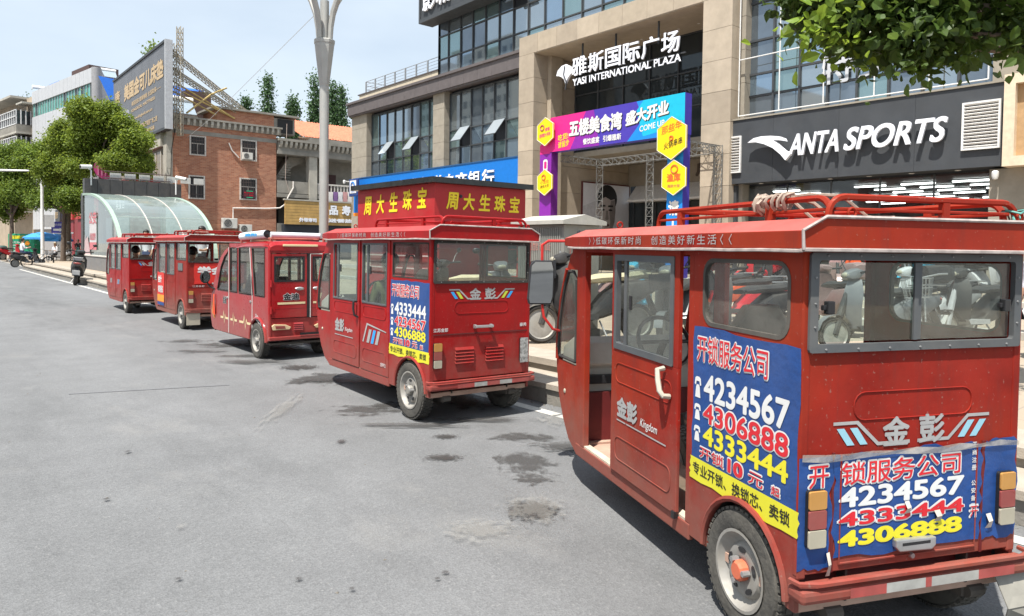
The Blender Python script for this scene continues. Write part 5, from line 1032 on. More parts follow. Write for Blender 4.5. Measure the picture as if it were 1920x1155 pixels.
    MB().ring([[(x*.21, .63+dy, z) for x, z in ((-.9, .72), (.9, .72), (1, 1.0), (.85, 1.24), (.45, 1.36), (-.45, 1.36), (-.85, 1.24), (-1, 1.0))] for dy in (0, .07)]).build('seat_back', BEIGEP, st, bevel=.02)
    ds = MB().prism([(2.02, .62), (2.26, .62), (2.32, .80), (2.30, .93), (2.10, 1.02), (2.02, .98), (1.98, .84), (2.02, .80)], -.515, .515).build('dashboard', DASH, T, bevel=.012)
    for k in range(3): MB().lathe([(-.012, .001), (-.012, .02), (0, .026)], (-.42+.07*k, 2.03, .935), 'y', 14, False).build('dash_vent', mat('brown_dash_vent', (.26, .12, .07), rough=.5), ds)
    MB().box(-.46, -.22, 1.965, 2.02, .70, .76).build('car_radio', BLKP, ds, bevel=.006)
    MB().box(-.52, .52, 1.97, 2.02, .285, .64).build('footwell_board', DRED, T)
    swc = Vector((-.0, 1.72, 1.02)); A = Vector((1, 0, 0)); B = Vector((0, .55, .83))
    sw = MB().tube([swc+A*.19*cos(2*pi*k/20)+B*.19*sin(2*pi*k/20) for k in range(21)], .015, 6).tube([swc-A*.18, swc, swc+A*.18], .013, 6).tube([swc, swc+Vector((0, .32, -.45))], .025, 8).build('steering_wheel', BLKP, T, smooth=True)
    if opt.get('mirror'):
        x = -.60
        MB().tube([(-.55, 2.17, 1.70), (-.66, 2.25, 1.70), (-.70, 2.27, 1.67), (-.70, 2.27, 1.55)], .011, 8).build('mirror_bracket', mat('bright_red_bracket', (.5, .03, .025), rough=.35), T, smooth=True); MB().tube([(-.70, 2.26, 1.24), (-.69, 2.25, 1.15), (-.62, 2.24, 1.06), (-.55, 2.30, 1.04)], .010, 8).build('mirror_bracket', mat('bright_red_bracket', (.5, .03, .025), rough=.35), T, smooth=True)
        P = [(-.80, 1.24), (-.635, 1.24), (-.62, 1.29), (-.615, 1.50), (-.63, 1.56), (-.76, 1.56), (-.79, 1.53), (-.81, 1.28)]
        c = MB().prism(P, 2.235, 2.285, 'y').build('mirror_housing', BLKP, T, bevel=.012)
        cx, cz = -.71, 1.40; c.location = (-.70, 2.26, 0); c.rotation_euler.z = radians(-10)
        c.data.transform(Matrix.Translation((.70, -2.26, 0)))
        MB().prism([(cx+(a-cx)*.9, cz+(b-cz)*.93) for a, b in P], 2.2335, 2.2345, 'y').build('mirror_glass', mat('mirror_glass', (.30, .31, .32), rough=.03, metal=1, var=.05), c).data.transform(Matrix.Translation((.70, -2.26, 0)))
    return T
def flank_door(T, y0, y1, red, x=-.566, glassm=TWGLASS, panes=2, zb=1.055, fw=.035, open_front=0., name='sliding_door', side=-1):
    """sliding side door between y0 (front) and y1 (rear)"""
    a, b = sorted((x, x+.02*(-side))); d = MB().box(a, b, y1, y0, .312, zb).build(name, red, T, bevel=.005)
    # red stiles and header round the glazing
    MB().box(a, b, y0-.035, y0, zb, 1.645).box(a, b, y1, y1+.05, zb, 1.645).box(a, b, y1+.05, y0-.035, 1.615, 1.645).build('door_stile', red, d)
    fo = rrect(y1+.05, y0-.035, zb, 1.615, .006, 1); fi = rrect(y1+.05+fw, y0-.035-fw, zb+fw, 1.615-fw, .006, 1)
    MB().frame(fo, fi, a-.006, b+.004, 'x').build('door_window_frame', GREYF, d)
    g0, g1 = y1+.05+fw, y0-.035-fw-open_front
    if panes == 2:
        md = g1-.10 if open_front == 0 else g1
        MB().box(a+.008, a+.010, g0, md, zb+fw, 1.615-fw).build('door_pane', glassm, d)
        MB().box(a+.002, a+.016, md-.02, md+.015, zb+fw, 1.615-fw).build('pane_stile', GREYF, d)
        if not open_front: MB().box(a+.012, a+.014, md, g1, zb+fw, 1.615-fw).build('door_pane', glassm, d)
        MB().box(a+.003, a+.014, md-.075, md-.05, 1.30, 1.38).build('pane_grip', BLKP, d)
    else: MB().box(a+.008, a+.010, g0, g1, zb+fw, 1.615-fw).build('door_pane', glassm, d)
    for z0, z1 in ((.86, .975), (.40, .535)):
        P = rrect(y1+.06, y0-.07, z0, z1, .045, 4); MB().tube([(x+(.001*side), p, q) for p, q in P+P[:1]], .0035, 5).build('embossed_rib', red, d, smooth=True)
    return d
# ---------------------------------------------------------------- nearest tricycle
T1 = trike('weathered red cab tricycle nearest the camera with blue locksmith posters on flank and tail', (3.231, 1.469), 23.7, 1., RED, 0.,
           dict(rear_split=True, mirror=True, roof_top=ROOFRED, flap=True, right_open=True, hub=mat('orange_hub_paint', (.62, .13, .06), rough=.5, var=.15, dust=.25), seatm=mat('brown_vinyl', (.10, .04, .03), rough=.6)))
d = flank_door(T1, 1.33, .53, RED, open_front=.10)
MB().tube([(-.575, .66, 1.035), (-.615, .655, 1.03), (-.622, .635, .985), (-.622, .615, .93), (-.61, .60, .905), (-.572, .60, .90)], .014, 8).build('door_handle', mat('worn_handle', (.40, .37, .31), rough=.5, var=.25), d, smooth=True)
lettering('金彭', SILV, (-.5665, 1.235, .655), LR, XU, .27, .125, d, bold=.05, lift=.003, slant=0)
lettering('Kingdom', WHITE, (-.5665, .93, .655), LR, XU, .20, .06, d, bold=.005, shear=.3, lift=.003)
poly_on('sticker_line', [[(0, 0), (.12, 0), (.12, .008), (0, .008)], [(.13, 0), (.60, 0), (.60, .008), (.13, .008)]], SILV, (-.5665, 1.235, .632), LR, XU, d, .003)
MB().box(-.575, -.55, .53, .56, .295, .33).build('door_guide', BLKP, d)
# door behind the opening on the far side, stowed rearwards, and the strip of flank in the gap
lock_poster(T1, -.549, .412, -.360, .548, 1.283, ('4234567', '4306888', '4333444'), 4)
yr = -.36
P1 = [poly_on('poster', torn(-.549, -.398, .42, .858, 9, .012, 11, 'br'), BLUEP, (0, yr, 0), XR, XU, T1, .0042, label='left strip of the blue locksmith poster on the tail'),
      poly_on('poster', torn(-.384, .354, .455, .862, 12, .012, 12), BLUEP, (0, yr, 0), XR, XU, T1, .0042, label='middle of the torn blue locksmith poster on the tail'),
      poly_on('poster', torn(.366, .545, .455, .868, 9, .012, 13), BLUEP, (0, yr, 0), XR, XU, T1, .0042, label='right strip of the blue locksmith poster on the tail')]
def rl(s, x0, x1, z0, z1, layers, par=P1[1], sl=.012, **k):
    for i, (mm, bo) in enumerate(layers):
        e = .007 if (len(layers) > 1 and i == 0) else 0
        lettering(s, mm, (x0-e, yr, z0-e), XR, XU, x1-x0+2*e, z1-z0+2*e, par, bold=bo, lift=.006+.0022*i, slant=sl, **k)
rl('开', -.505, -.415, .738, .825, [(WHITE, .06), (REDI, .01)], P1[0])
rl('锁服务公司', -.355, .235, .738, .828, [(WHITE, .06), (REDI, .01)])
rl('4234567', -.365, .26, .648, .728, [(WHITE, .035)])
rl('4333444', -.365, .26, .575, .632, [(WHITE, .085), (REDI, .03)])
rl('4306888', -.365, .255, .492, .558, [(YELI, .05)])
for k, ch in enumerate('工商注册 公安备案'):
    if ch != ' ': rl(ch, .298, .322, .845-.032*k, .868-.032*k, [(WHITE, .02)], sl=0)
rl('开', .295, .335, .555, .60, [(WHITE, .06), (REDI, .01)], sl=0)
rl('元', .50, .535, .56, .60, [(WHITE, .06), (REDI, .01)], P1[2], sl=0)
for a, b, c, dd in ((-.42, .39, .02, .09), (-.05, .60, .03, .05), (.10, .555, .04, .045), (.375, .50, .035, .06)):
    MB().ring([[(a, yr-.009, b), (a+c, yr-.008, b)], [(a+c*.2, yr-.022, b+dd*.5), (a+c*.9, yr-.02, b+dd*.55)], [(a+c*.1, yr-.009, b+dd), (a+c*.8, yr-.010, b+dd*1.05)]], False, False).build('torn_scrap', PAPER, P1[1])
MB().ring([[(-.54, yr-.010, .846+.004*sin(7*x)), (-.54, yr-.012, .874)] if x == 0 else [(-.54+.1085*x, yr-.010-.004*(x % 2), .842+.006*sin(5*x)), (-.54+.1085*x, yr-.013, .866+.006*sin(3*x))] for x in range(11)], False, False).build('tape_strip', glass('clear_tape', tint=(.75, .72, .66), dirt=.45, dirtcol=(.6, .56, .5)), P1[1])
emblem(T1, Vector((-.005, yr, .938)), .39, (CYAN, CYAN), SILV)
# hub of rope on the rack and a teal cord at the tail
rp = thing('rope', 'pale hemp rope knotted round the roof rack of the nearest tricycle', 'rope', T1.location, T1.rotation_euler.z)
def coil(par, c, r, ln, n, ax, m, thick, sd):
    rr = random.Random(sd); P = []
    for k in range(n*10+1):
        a = 2*pi*k/10; t = k/(n*10)
        P.append(Vector(c)+Vector((r*cos(a)*(1+.25*rr.uniform(-1, 1)), ln*(t-.5), r*sin(a)*(1+.25*rr.uniform(-1, 1)))))
    return MB().tube(P, thick, 5).build('rope_coil', m, par, smooth=True)
coil(rp, (-.43, -.02, 1.858), .030, .22, 6, 'y', ROPE, .008, 2); coil(rp, (-.43, .06, 1.850), .036, .06, 4, 'y', ROPE, .009, 3)
MB().tube([(-.43, 0, 1.875), (-.36, -.05, 1.86), (-.30, -.1, 1.784), (-.2, -.15, 1.784)], .008, 5).tube([(-.43, -.12, 1.875), (-.34, -.15, 1.85), (-.28, -.2, 1.784)], .008, 5).tube([(-.42, -.05, 1.875), (-.40, -.2, 1.88), (-.33, -.3, 1.87), (-.24, -.34, 1.786), (-.15, -.38, 1.786)], .007, 5).build('rope_end', ROPE, rp, smooth=True)
cdm = mat('teal_cord', (.12, .34, .30), rough=.7); cd = thing('cord', 'thin teal cord tangled on the roof rear of the nearest tricycle', 'cord', T1.location, T1.rotation_euler.z)
rr = random.Random(5); P = [Vector((.40+.04*k+.03*rr.uniform(-1, 1), -.38+.03*rr.uniform(-1, 1), 1.79+.035*rr.random())) for k in range(7)]
MB().tube([p for p in P], .005, 5).tube([(.44, -.40, 1.786), (.47, -.36, 1.825), (.50, -.4, 1.83), (.46, -.41, 1.815), (.43, -.37, 1.83), (.48, -.35, 1.786), (.6, -.38, 1.83), (.66, -.36, 1.815)], .005, 5).build('cord_strand', cdm, cd, smooth=True)
# ---------------------------------------------------------------- second tricycle
T2 = trike('red cab tricycle with clean blue locksmith poster, parked before the red jewellery kiosk', (4.18, 5.76), 4.1, 1.035, RED2, radians(.6),
           dict(square=True, hatch_style='flap', plate=True, sticker_seq=[(-.30, -.12, DULLR), (-.12, .02, DULLS), (.02, .16, DULLR), (.16, .30, DULLS), (.30, .5, DULLR)], lightin=True))
d = flank_door(T2, 1.86, 1.12, RED2, x=-.560, zb=1.0, fw=.016, glassm=CLGLASS); dd = flank_door(T2, 1.095, .435, RED2, x=-.556, zb=1.0, fw=.016, glassm=CLGLASS)
MB().tube([(-.575, 1.17, 1.01), (-.605, 1.165, 1.0), (-.61, 1.16, .93), (-.60, 1.15, .86), (-.56, 1.14, .84)], .012, 8).build('door_handle', BLKP, d, smooth=True)
lettering('金彭', SILV, (-.5605, 1.76, .64), LR, XU, .26, .15, d, bold=.05, lift=.003); lettering('Kingdom', WHITE, (-.5605, 1.48, .65), LR, XU, .2, .055, d, shear=.3, lift=.003)
poly_on('sticker_line', [[(0, 0), (.14, 0), (.14, .009), (0, .009)], [(.15, 0), (.5, 0), (.5, .009), (.15, .009)]], SILV, (-.5605, 1.76, .60), LR, XU, d, .003)
for k, c in enumerate((SILV, CYAN2, SILV)): poly_on('sticker_bar', [(.10+.10*k, 0), (.16+.10*k, 0), (.22+.10*k, .14), (.16+.10*k, .14)], c, (-.5565, 1.03, .60), LR, XU, dd, .003)
poly_on('sticker_line', [(0, 0), (.03, 0), (.12, .18), (.55, .14), (.55, .15), (.1, .2)], SILV, (-.5565, 1.03, .60), LR, XU, dd, .003)
lettering('金晓生', WHITE, (-.5565, .60, .40), LR, XU, .12, .04, dd, lift=.003)
lock_poster(T2, -.5495, .418, -.345, .548, 1.27, ('4333444', '4234567', '4306888'), 21)
emblem(T2, Vector((0, yr, 1.165)), .36, (CYAN2, LIME), SILV)
lettering('江苏金彭', WHITE, (-.515, yr, .83), XR, XU, .15, .035, T2, lift=.004, bold=.02); lettering('豪秀', WHITE, (.43, yr, .845), XR, XU, .08, .035, T2, lift=.004, bold=.02)
# ---------------------------------------------------------------- fourth and fifth tricycles
T4 = trike('dusty red cab tricycle with red accountancy banner under its open rear window', (4.525, 14.62), 1.3, 1.02, RED4, radians(.4),
           dict(square=True, hatch_style='flap', rear_open=True, detail=False, flap=False, stickers=True, sticker_seq=[(-.1, .1, SILV), (.2, .35, SILV)]))
d = flank_door(T4, 1.86, 1.12, RED4, x=-.560, zb=1.0, fw=.016); dd = flank_door(T4, 1.095, .435, RED4, x=-.556, zb=1.0, fw=.016)
BAN = mat('red_banner', (.60, .03, .022), rough=.5, var=.1)
b = poly_on('banner', torn(-.42, .5, .87, 1.245, 6, .01, 31), BAN, (0, yr, 0), XR, XU, T4, .006, label='red banner with white accountancy lettering')
lettering('学会计', WHITE, (-.36, yr, 1.03), XR, XU, .74, .16, b, bold=.05, lift=.009); lettering('做账报税', YELI, (-.05, yr, .91), XR, XU, .45, .08, b, bold=.04, lift=.009)
b = poly_on('banner', torn(.06, .62, .34, 1.02, 6, .01, 32), BAN, (-.560, 1.86, 0), LR, XU, d, .008, label='red and orange banner on the front door')
poly_on('banner_stripe', [(.07, .42), (.61, .42), (.61, .56), (.07, .56)], mat('orange_print', (.75, .3, .03), rough=.5), (-.560, 1.86, 0), LR, XU, b, .010); poly_on('banner_stripe', [(.07, .345), (.61, .345), (.61, .41), (.07, .41)], BLUEP, (-.560, 1.86, 0), LR, XU, b, .010)
lettering('会计', WHITE, (-.560, 1.74, .80), LR, XU, .3, .16, b, bold=.05, lift=.010); lettering('培训报名', WHITE, (-.560, 1.74, .60), LR, XU, .4, .15, b, bold=.05, lift=.010)
MB().box(-.561, -.550, -.10, .22, 1.10, 1.24).build('speaker_grille', mat('grey_mesh', (.12, .13, .13), rough=.6), T4)
lettering('江苏金彭', WHITE, (-.45, yr, .80), XR, XU, .22, .035, T4, lift=.004)
MB().box(-.56, -.32, yr-.05, yr-.045, .10, .32).build('mud_flap', mat('dusty_flap', (.42, .38, .30), rough=.8), T4)
ld = MB()
rr = random.Random(3)
for k in range(9):
    c = Vector((-.42+.09*k*.5, -.2+.1*rr.random()+.05*k, 1.875)); ld.ball(c, .06, 8, 6, (1.3, 1, .6))
rp2 = thing('bundle', 'rolled cloth and rope bundle on the dusty tricycle roof rack', 'bundle', T4.location, T4.rotation_euler.z)
ld.build('cloth_roll', mat('worn_cloth', (.28, .16, .13), rough=.9, var=.4), rp2, smooth=True)
T5 = trike('farthest red cab tricycle in the row, in front of the glass canopy', (4.378, 18.65), .8, 1., RED2, radians(.2),
           dict(square=True, hatch_style='flap', rear_open=True, detail=False, stickers=False))
d = flank_door(T5, 1.86, 1.12, RED2, x=-.560, zb=1.0, fw=.016); dd = flank_door(T5, 1.095, .435, RED2, x=-.556, zb=1.0, fw=.016)
emblem(T5, Vector((0, yr, 1.165)), .36, (CYAN2, SILV), SILV)
lettering('金彭', SILV, (-.5605, 1.75, .64), LR, XU, .26, .13, d, bold=.04, lift=.003)
for k, c in enumerate((SILV, CYAN2, SILV)): poly_on('sticker_bar', [(.10+.10*k, 0), (.16+.10*k, 0), (.22+.10*k, .12), (.16+.10*k, .12)], c, (-.5565, 1.03, .64), LR, XU, dd, .003)

# ---------------------------------------------------------------- third tricycle: rounded modern body
def modern_trike():
    red = RED3
    T = thing('cab_tricycle', 'glossy red rounded cab tricycle with double rear doors and white roll on roof', 'tricycle', (4.32, 10.30, 0), -radians(.3), 'red cab tricycles parked along the kerb')
    F = [(1.12, 1.63), (1.40, 1.555), (1.62, 1.44), (1.78, 1.30), (1.90, 1.12), (2.02, .95), (2.13, .80), (2.17, .60), (2.15, .42), (2.08, .26), (1.95, .215)]
    for sd in (-1, 1):
        X0, X1 = sd*.49, sd*.47
        low = arch_poly(2.0, -.43, .24, .895, -.03, .27, .31); low = [p for p in low if not (p[0] == 2.0)]
        low = [(1.95, .235)]+low[0:]+[]
        A = arch_poly(0, -.43, .24, .895, -.03, .27, .31)[1:-3]
        P = [(1.95, .235)]+A+[(-.43, .30), (-.43, .895)]+[(1.98, .895), (2.10, .80), (2.15, .60), (2.13, .42), (2.06, .27)]
        MB().prism(P, X0, X1).build('flank_panel', red, T)
        MB().prism([(1.94, .895), (1.80, .895), (1.78, .90), (1.60, 1.28), (1.42, 1.46), (1.18, 1.56), (1.14, 1.625), (1.40, 1.555), (1.62, 1.44), (1.78, 1.30), (1.90, 1.12), (2.02, .95)], X0, X1).build('front_pillar', red, T)
        for y0, y1, nm in ((1.17, 1.22, 'door_pillar'), (.77, .83, 'door_pillar'), (-.43, -.30, 'rear_pillar')):
            MB().box(min(X0, X1), max(X0, X1), y0, y1, .895, 1.64).build(nm, red, T)
        MB().prism([(.10, .895), (.16, .895), (.30, 1.60), (.22, 1.60)], X0, X1).build('door_pillar', red, T)
        MB().box(min(X0, X1), max(X0, X1), -.43, 1.2, 1.60, 1.66).build('roof_side_rail', red, T)
        W = [[(1.78, .91), (1.60, 1.28), (1.42, 1.45), (1.23, 1.55), (1.23, .91)], [(1.16, .91), (1.16, 1.59), (.84, 1.59), (.84, .91)], [(.76, .91), (.76, 1.59), (.31, 1.59), (.17, .91)], [(.09, .91), (.21, 1.59), (-.29, 1.59), (-.29, .91)]]
        for P in W:
            MB().quad(*[(sd*.482, a, b) for a, b in P]).build('window_pane', DKGLASS, T, fix=False)
            c = Vector((sum(a for a, b in P)/len(P), sum(b for a, b in P)/len(P)))
            MB().tube([(sd*.491, a, b) for a, b in P+P[:1]], .010, 5).build('window_seal', BLACK, T)
        for y in (1.20, .17+.0):
            MB().tube([(sd*.494, y+.02, .25), (sd*.494, y+.015, .9), (sd*.494, y+(.02 if y > 1 else .12), 1.6)], .009, 5).build('door_seal', mat('pale_rubber_seal', (.55, .5, .48), rough=.6), T)
            MB().ball((sd*.495, y+.09, .80), .026, 10, 6, (.4, 1.4, .8)).build('door_handle', STEEL, T, smooth=True)
        MB().tube([(sd*.492, -.03+.32*cos(pi*k/14), .26+.32*sin(pi*k/14)) for k in range(15)], .022, 6).build('arch_lip', red, T, smooth=True)
        MB().ring([[(sd*.47, -.03+.312*cos(pi*k/12), .27+.312*sin(pi*k/12)) for k in range(13)], [(sd*.28, -.03+.312*cos(pi*k/12), .27+.312*sin(pi*k/12)) for k in range(13)]], False, False).build('wheel_housing', BLACK, T)
        wheel(T, sd*.455, -.03, .255, .12, sd, RIM)
        MB().prism([(1.93, .42), (2.05, .50), (2.07, .68), (1.98, .66)], sd*.47, sd*.50).build('front_flasher', AMBER, T)
    wheel(T, 0, 1.50, .235, .11, -1, RIM)
    MB().ring([[(x, a+.06*(1-(x/.48)**2), b) for a, b in F[5:]] for x in (-.48, -.25, 0, .25, .48)], False, False).build('nose_panel', red, T, smooth=True)
    MB().ring([[(x, a+.06*(1-(x/.47)**2), b) for a, b in F[:6]] for x in (-.47, -.25, 0, .25, .47)], False, False).build('windscreen', DKGLASS, T, smooth=True)
    # roof with rounded shoulders
    S = []
    for y, z, k in ((1.22, 1.60, .9), (1.05, 1.655, .98), (.5, 1.69, 1), (-.2, 1.70, 1), (-.42, 1.69, 1), (-.47, 1.64, .98)):
        S.append([(-.50*k, y, z-.075), (-.485*k, y, z-.03), (-.42*k, y, z), (0, y, z+.012), (.42*k, y, z), (.485*k, y, z-.03), (.50*k, y, z-.075)])
    rf = MB().ring(S).build('roof', red, T, smooth=True)
    MB().box(-.30, .22, -.492, -.47, 1.625, 1.655).build('brake_lamp', CREAM, rf, bevel=.006)
    # rear
    y = -.45
    MB().box(-.49, .49, y, y+.02, .33, .60).build('rear_lower_panel', red, T, bevel=.006)
    MB().box(-.49, .49, y-.001, y+.02, 1.53, 1.62).build('rear_header', red, T)
    for sd in (-1, 1):
        MB().tube([(sd*.475, y+.015, .32), (sd*.475, y+.015, 1.60)], .028, 8).build('corner_post', red, T, smooth=True)
    for a, b in ((-.455, .065), (.115, .455)):
        dr = MB().box(a, b, y-.012, y+.012, .61, 1.125).box(a, a+.035, y-.012, y+.012, 1.125, 1.52).box(b-.035, b, y-.012, y+.012, 1.125, 1.52).box(a+.035, b-.035, y-.012, y+.012, 1.485, 1.52).build('rear_door', red, T)
        MB().frame(rrect(a+.035, b-.035, 1.12, 1.485, .01, 2), rrect(a+.06, b-.06, 1.145, 1.46, .02, 2), y-.016, y+.01, 'y').build('door_window_frame', BLKP, dr)
        MB().quad((a+.06, y, 1.145), (b-.06, y, 1.145), (b-.06, y, 1.46), (a+.06, y, 1.46)).build('door_pane', CLGLASS, dr, fix=False)
        hx = b-.11 if a < 0 else a+.11
        MB().ball((hx, y-.015, 1.02), .036, 12, 6, (1.9, .4, .7)).build('door_handle', STEEL, dr, smooth=True)
        MB().box(a, b, y-.013, y-.0121, .735, .738).build('door_crease', DRED, dr)
    MB().box(.068, .112, y-.02, y+.01, .60, 1.52).build('door_gap_seal', BLKP, T); MB().tube([(.115, y-.02, .6), (.115, y-.02, 1.52), (.455, y-.02, 1.52)], .007, 5).build('door_edge_trim', mat('pale_rubber_seal', (.6, .5, .5)), T)
    for z in (.72, 1.1): MB().tube([(-.462, y-.018, z-.05), (-.462, y-.018, z+.05)], .016, 8).box(-.47, -.41, y-.018, y-.012, z-.02, z+.02).build('door_hinge', red, T)
    lettering('金迪', BLKI, (-.29, y-.012, .86), XR, XU, .24, .10, T, bold=.04, lift=.004); lettering('金迪', WHITE, (-.295, y-.012, .855), XR, XU, .25, .11, T, bold=.1, lift=.003)
    poly_on('sticker_line', [(-.37, .80), (.04, .80), (.04, .83), (-.37, .83)], CREAM, (0, y-.012, 0), XR, XU, T, .003)
    poly_on('sticker_line', [(.16, .80), (.25, .80), (.30, .95), (.27, .95), (.23, .83), (.16, .83)], CREAM, (0, y-.012, 0), XR, XU, T, .003)
    for sd in (-1, 1):
        P = [(sd*(.455), .50), (sd*.44, .44), (sd*.20, .44), (sd*.175, .475), (sd*.25, .51), (sd*.42, .525)]
        L0 = MB().prism(P, y-.03, y-.001, 'y').build('tail_lamp', mat('pale_amber_lens', (.66, .5, .3), rough=.2), T, bevel=.006)
        MB().prism([(sd*.41, .50), (sd*.40, .46), (sd*.26, .455), (sd*.27, .495)], y-.036, y-.031, 'y').build('lamp_lens', REDL, L0)
    for x in (-.13, .22):
        lv = MB()
        for k in range(4): lv.prism([(y-.001, .43+.028*k), (y-.014, .425+.028*k), (y-.001, .448+.028*k)], x, x+.14, 'x')
        lv.build('louvre', red, T)
    bp = MB().box(-.50, .50, y-.04, y+.01, .29, .345).build('bumper', red, T, bevel=.012); MB().box(-.05, .36, y-.046, y-.041, .35, .385).build('bumper_badge', BLKP, T)
    MB().tube([(-.44, -.03, .25), (.44, -.03, .25)], .03, 8).ball((.05, -.03, .24), .10, 12, 8).tube([(-.30, -.40, .24), (-.3, .35, .24)], .03, 8).tube([(.3, -.40, .24), (.3, .35, .24)], .03, 8).build('rear_axle', GREASE, T, smooth=True)
    MB().lathe([(-.09, .001), (-.09, .075), (.09, .075), (.09, .001)], (-.02, -.28, .25), 'x', 16).build('motor', STEEL, T)
    MB().box(-.46, .46, -.42, 1.95, .22, .25).build('floor', GREASE, T)
    MB().box(-.43, .43, -.38, .0, .25, .62).box(-.43, .43, -.40, -.32, .62, .98).build('rear_seat', BLKP, T, bevel=.03)
    MB().box(-.25, .25, .70, 1.05, .25, .62).box(-.24, .24, .60, .70, .62, 1.15).box(-.1, .1, .61, .68, 1.15, 1.34).build('driver_seat', BLKP, T, bevel=.03)
    MB().prism([(1.75, .55), (2.05, .55), (2.08, .80), (1.95, .93), (1.72, .88)], -.46, .46).build('dashboard', BLKP, T)
    # mirror
    mb = MB().tube([(-.49, 1.92, .90), (-.56, 1.98, .95), (-.60, 1.98, 1.02)], .014, 6).build('mirror_bracket', BLKP, T)
    c = MB().ball((-.63, 1.97, 1.10), .085, 12, 8, (1, .45, 1.25)).build('mirror_housing', BLKP, T, smooth=True)
    MB().quad(*[(-.63+.068*cos(2*pi*k/14), 1.929, 1.10+.085*sin(2*pi*k/14)) for k in range(14)]).build('mirror_glass', MATS['mirror_glass'], c)
    # flank graphics
    px = -.4905
    for a, b in ((1.62, 1.25), (1.14, .85), (.74, .22)):
        P = [(0, 0), (.35*(a-b), 0), (.42*(a-b), .09), (.5*(a-b), -.09), (.58*(a-b), .05), (.64*(a-b), 0), (a-b, 0), (a-b, .035), (.66*(a-b), .035), (.58*(a-b), .09), (.5*(a-b), -.04), (.42*(a-b), .14), (.33*(a-b), .035), (0, .035)]
        poly_on('pulse_sticker', P, CREAM, (px, a, .45), LR, XU, T, .003)
    lettering('金迪', BLKI, (px, 1.50, .70), LR, XU, .16, .12, T, bold=.04, lift=.004); lettering('金迪', WHITE, (px, 1.505, .695), LR, XU, .17, .13, T, bold=.1, lift=.003)
    lettering('品质生活', WHITE, (px, .06, .55), LR, XU, .22, .10, T, bold=.02, lift=.003, slant=-.35)
    # orange ribbon on the front
    MB().ring([[(-.505, 1.96, .82), (-.505, 1.90, .82)], [(-.515, 1.95, .68), (-.51, 1.88, .66)], [(-.505, 2.0, .50), (-.505, 1.86, .46)]], False, False).build('ribbon', mat('orange_ribbon', (.75, .09, .03), rough=.6), T)
    # white roll (folded rain awning) on a low rack
    rk = MB().tube([(-.40, 1.0, 1.735), (-.40, -.35, 1.735)], .015, 6).tube([(.40, 1.0, 1.735), (.40, -.35, 1.735)], .015, 6).tube([(-.42, .05, 1.735), (.42, .05, 1.735)], .015, 6)
    for x in (-.40, .40):
        for yy in (.9, -.3): rk.box(x-.015, x+.015, yy-.02, yy+.02, 1.67, 1.735)
    rk.build('roof_rack', mat('worn_rack', (.35, .12, .09), rough=.6), T)
    WR = mat('white_roll_vinyl', (.70, .74, .78), rough=.5, var=.1)
    r = MB().tube([(-.42, .82, 1.765), (-.42, -.20, 1.80)], .058, 14).build('rolled_awning', WR, T, smooth=True)
    MB().lathe([(0, .001), (.012, .05), (.0, .058)], (-.42, -.215, 1.80), 'y', 14, False).build('roll_end', BLKP, r); lettering('遮阳', CYAN2, (-.479, .55, 1.765), LR, XU, .5, .05, r, bold=.05, lift=.002)
    MB().tube([(-.38, -.22, 1.79), (.38, -.22, 1.785)], .042, 12).build('rolled_awning', WR, T, smooth=True)
    MB().box(.36, .42, -.28, -.16, 1.74, 1.83).build('roll_clamp', STEEL, T, bevel=.01)
    return T
T3 = modern_trike()
# ================================================================ underpass entrance with curved glass canopy
UX0, UX1, UY, UZ = 6.6, 10.35, 41.1, .36
up = thing('underpass_entrance', 'underpass entrance with dark granite header and curved pale glass canopy', 'entrance', (UX0, UY, UZ))
DGRAN = mat('dark_granite', (.045, .045, .048), rough=.35, var=.2, scale=8, dust=.12); GGRAN = mat('grey_granite_base', (.16, .16, .165), rough=.6, var=.12, dust=.2)
def U(mb, nm, m, **k): return S(up, mb, nm, m, **k)
for i in range(8): U(MB().box(UX0+.02+(UX1-UX0+.8)*i/8+.008, UX0+.02+(UX1-UX0+.8)*(i+1)/8-.008, UY, UY+.5, 4.1, 4.85-.02*(i > 6)), 'header_slab', DGRAN)
U(MB().box(UX0-.05, UX1+.9, UY+.02, UY+.45, 4.0, 4.098), 'header_soffit', STEEL)
for k in range(4): U(MB().box(UX0-.06, UX0+.42, UY-.05, UY+.5, .36+.93*k+.006, .36+.93*(k+1)-.006), 'pillar_slab', DGRAN)
for k in range(4): U(MB().box(UX1+.4, UX1+.82, UY, UY+.5, .36+.93*k+.006, .36+.93*(k+1)-.006), 'pillar_slab', DGRAN)
A_, B_ = 8.3, 3.05
def rib(t): return (UY-.05-A_*sin(t), 1.0+B_*cos(t))
CAN = glass('pale_canopy_glass', tint=(.62, .72, .70), dirt=.25, dirtcol=(.40, .50, .46), gloss=2.0, rough=.1, lo=.75, hi=1.25); SIDEG = glass('green_side_glass', tint=(.55, .68, .62), dirt=.16, dirtcol=(.4, .47, .43), gloss=1.6)
RIBM = mat('pale_green_rib', (.30, .40, .33), rough=.45, var=.08)
nT, nX = 5, 3
for i in range(nX):
    xa, xb = UX0+(UX1-UX0)*i/nX, UX0+(UX1-UX0)*(i+1)/nX
    for k in range(nT):
        r0 = [rib(pi/2*(k+j/4)/nT) for j in range(5)]
        U(MB().ring([[(xa+.03, y, z) for y, z in r0], [(xb-.03, y, z) for y, z in r0]], False, False), 'canopy_pane', CAN)
for i in range(nX+1):
    x = UX0+(UX1-UX0)*i/nX; wd = .08 if i in (0, nX) else .02
    P = [rib(pi/2*j/24) for j in range(25)]
    U(MB().ring([[(x-wd, y, z-.08), (x+wd, y, z-.08), (x+wd, y, z+.02), (x-wd, y, z+.02)] for y, z in P]), 'canopy_rib', RIBM if i in (0, nX) else mat('pale_pink_bar', (.50, .46, .42), rough=.5))
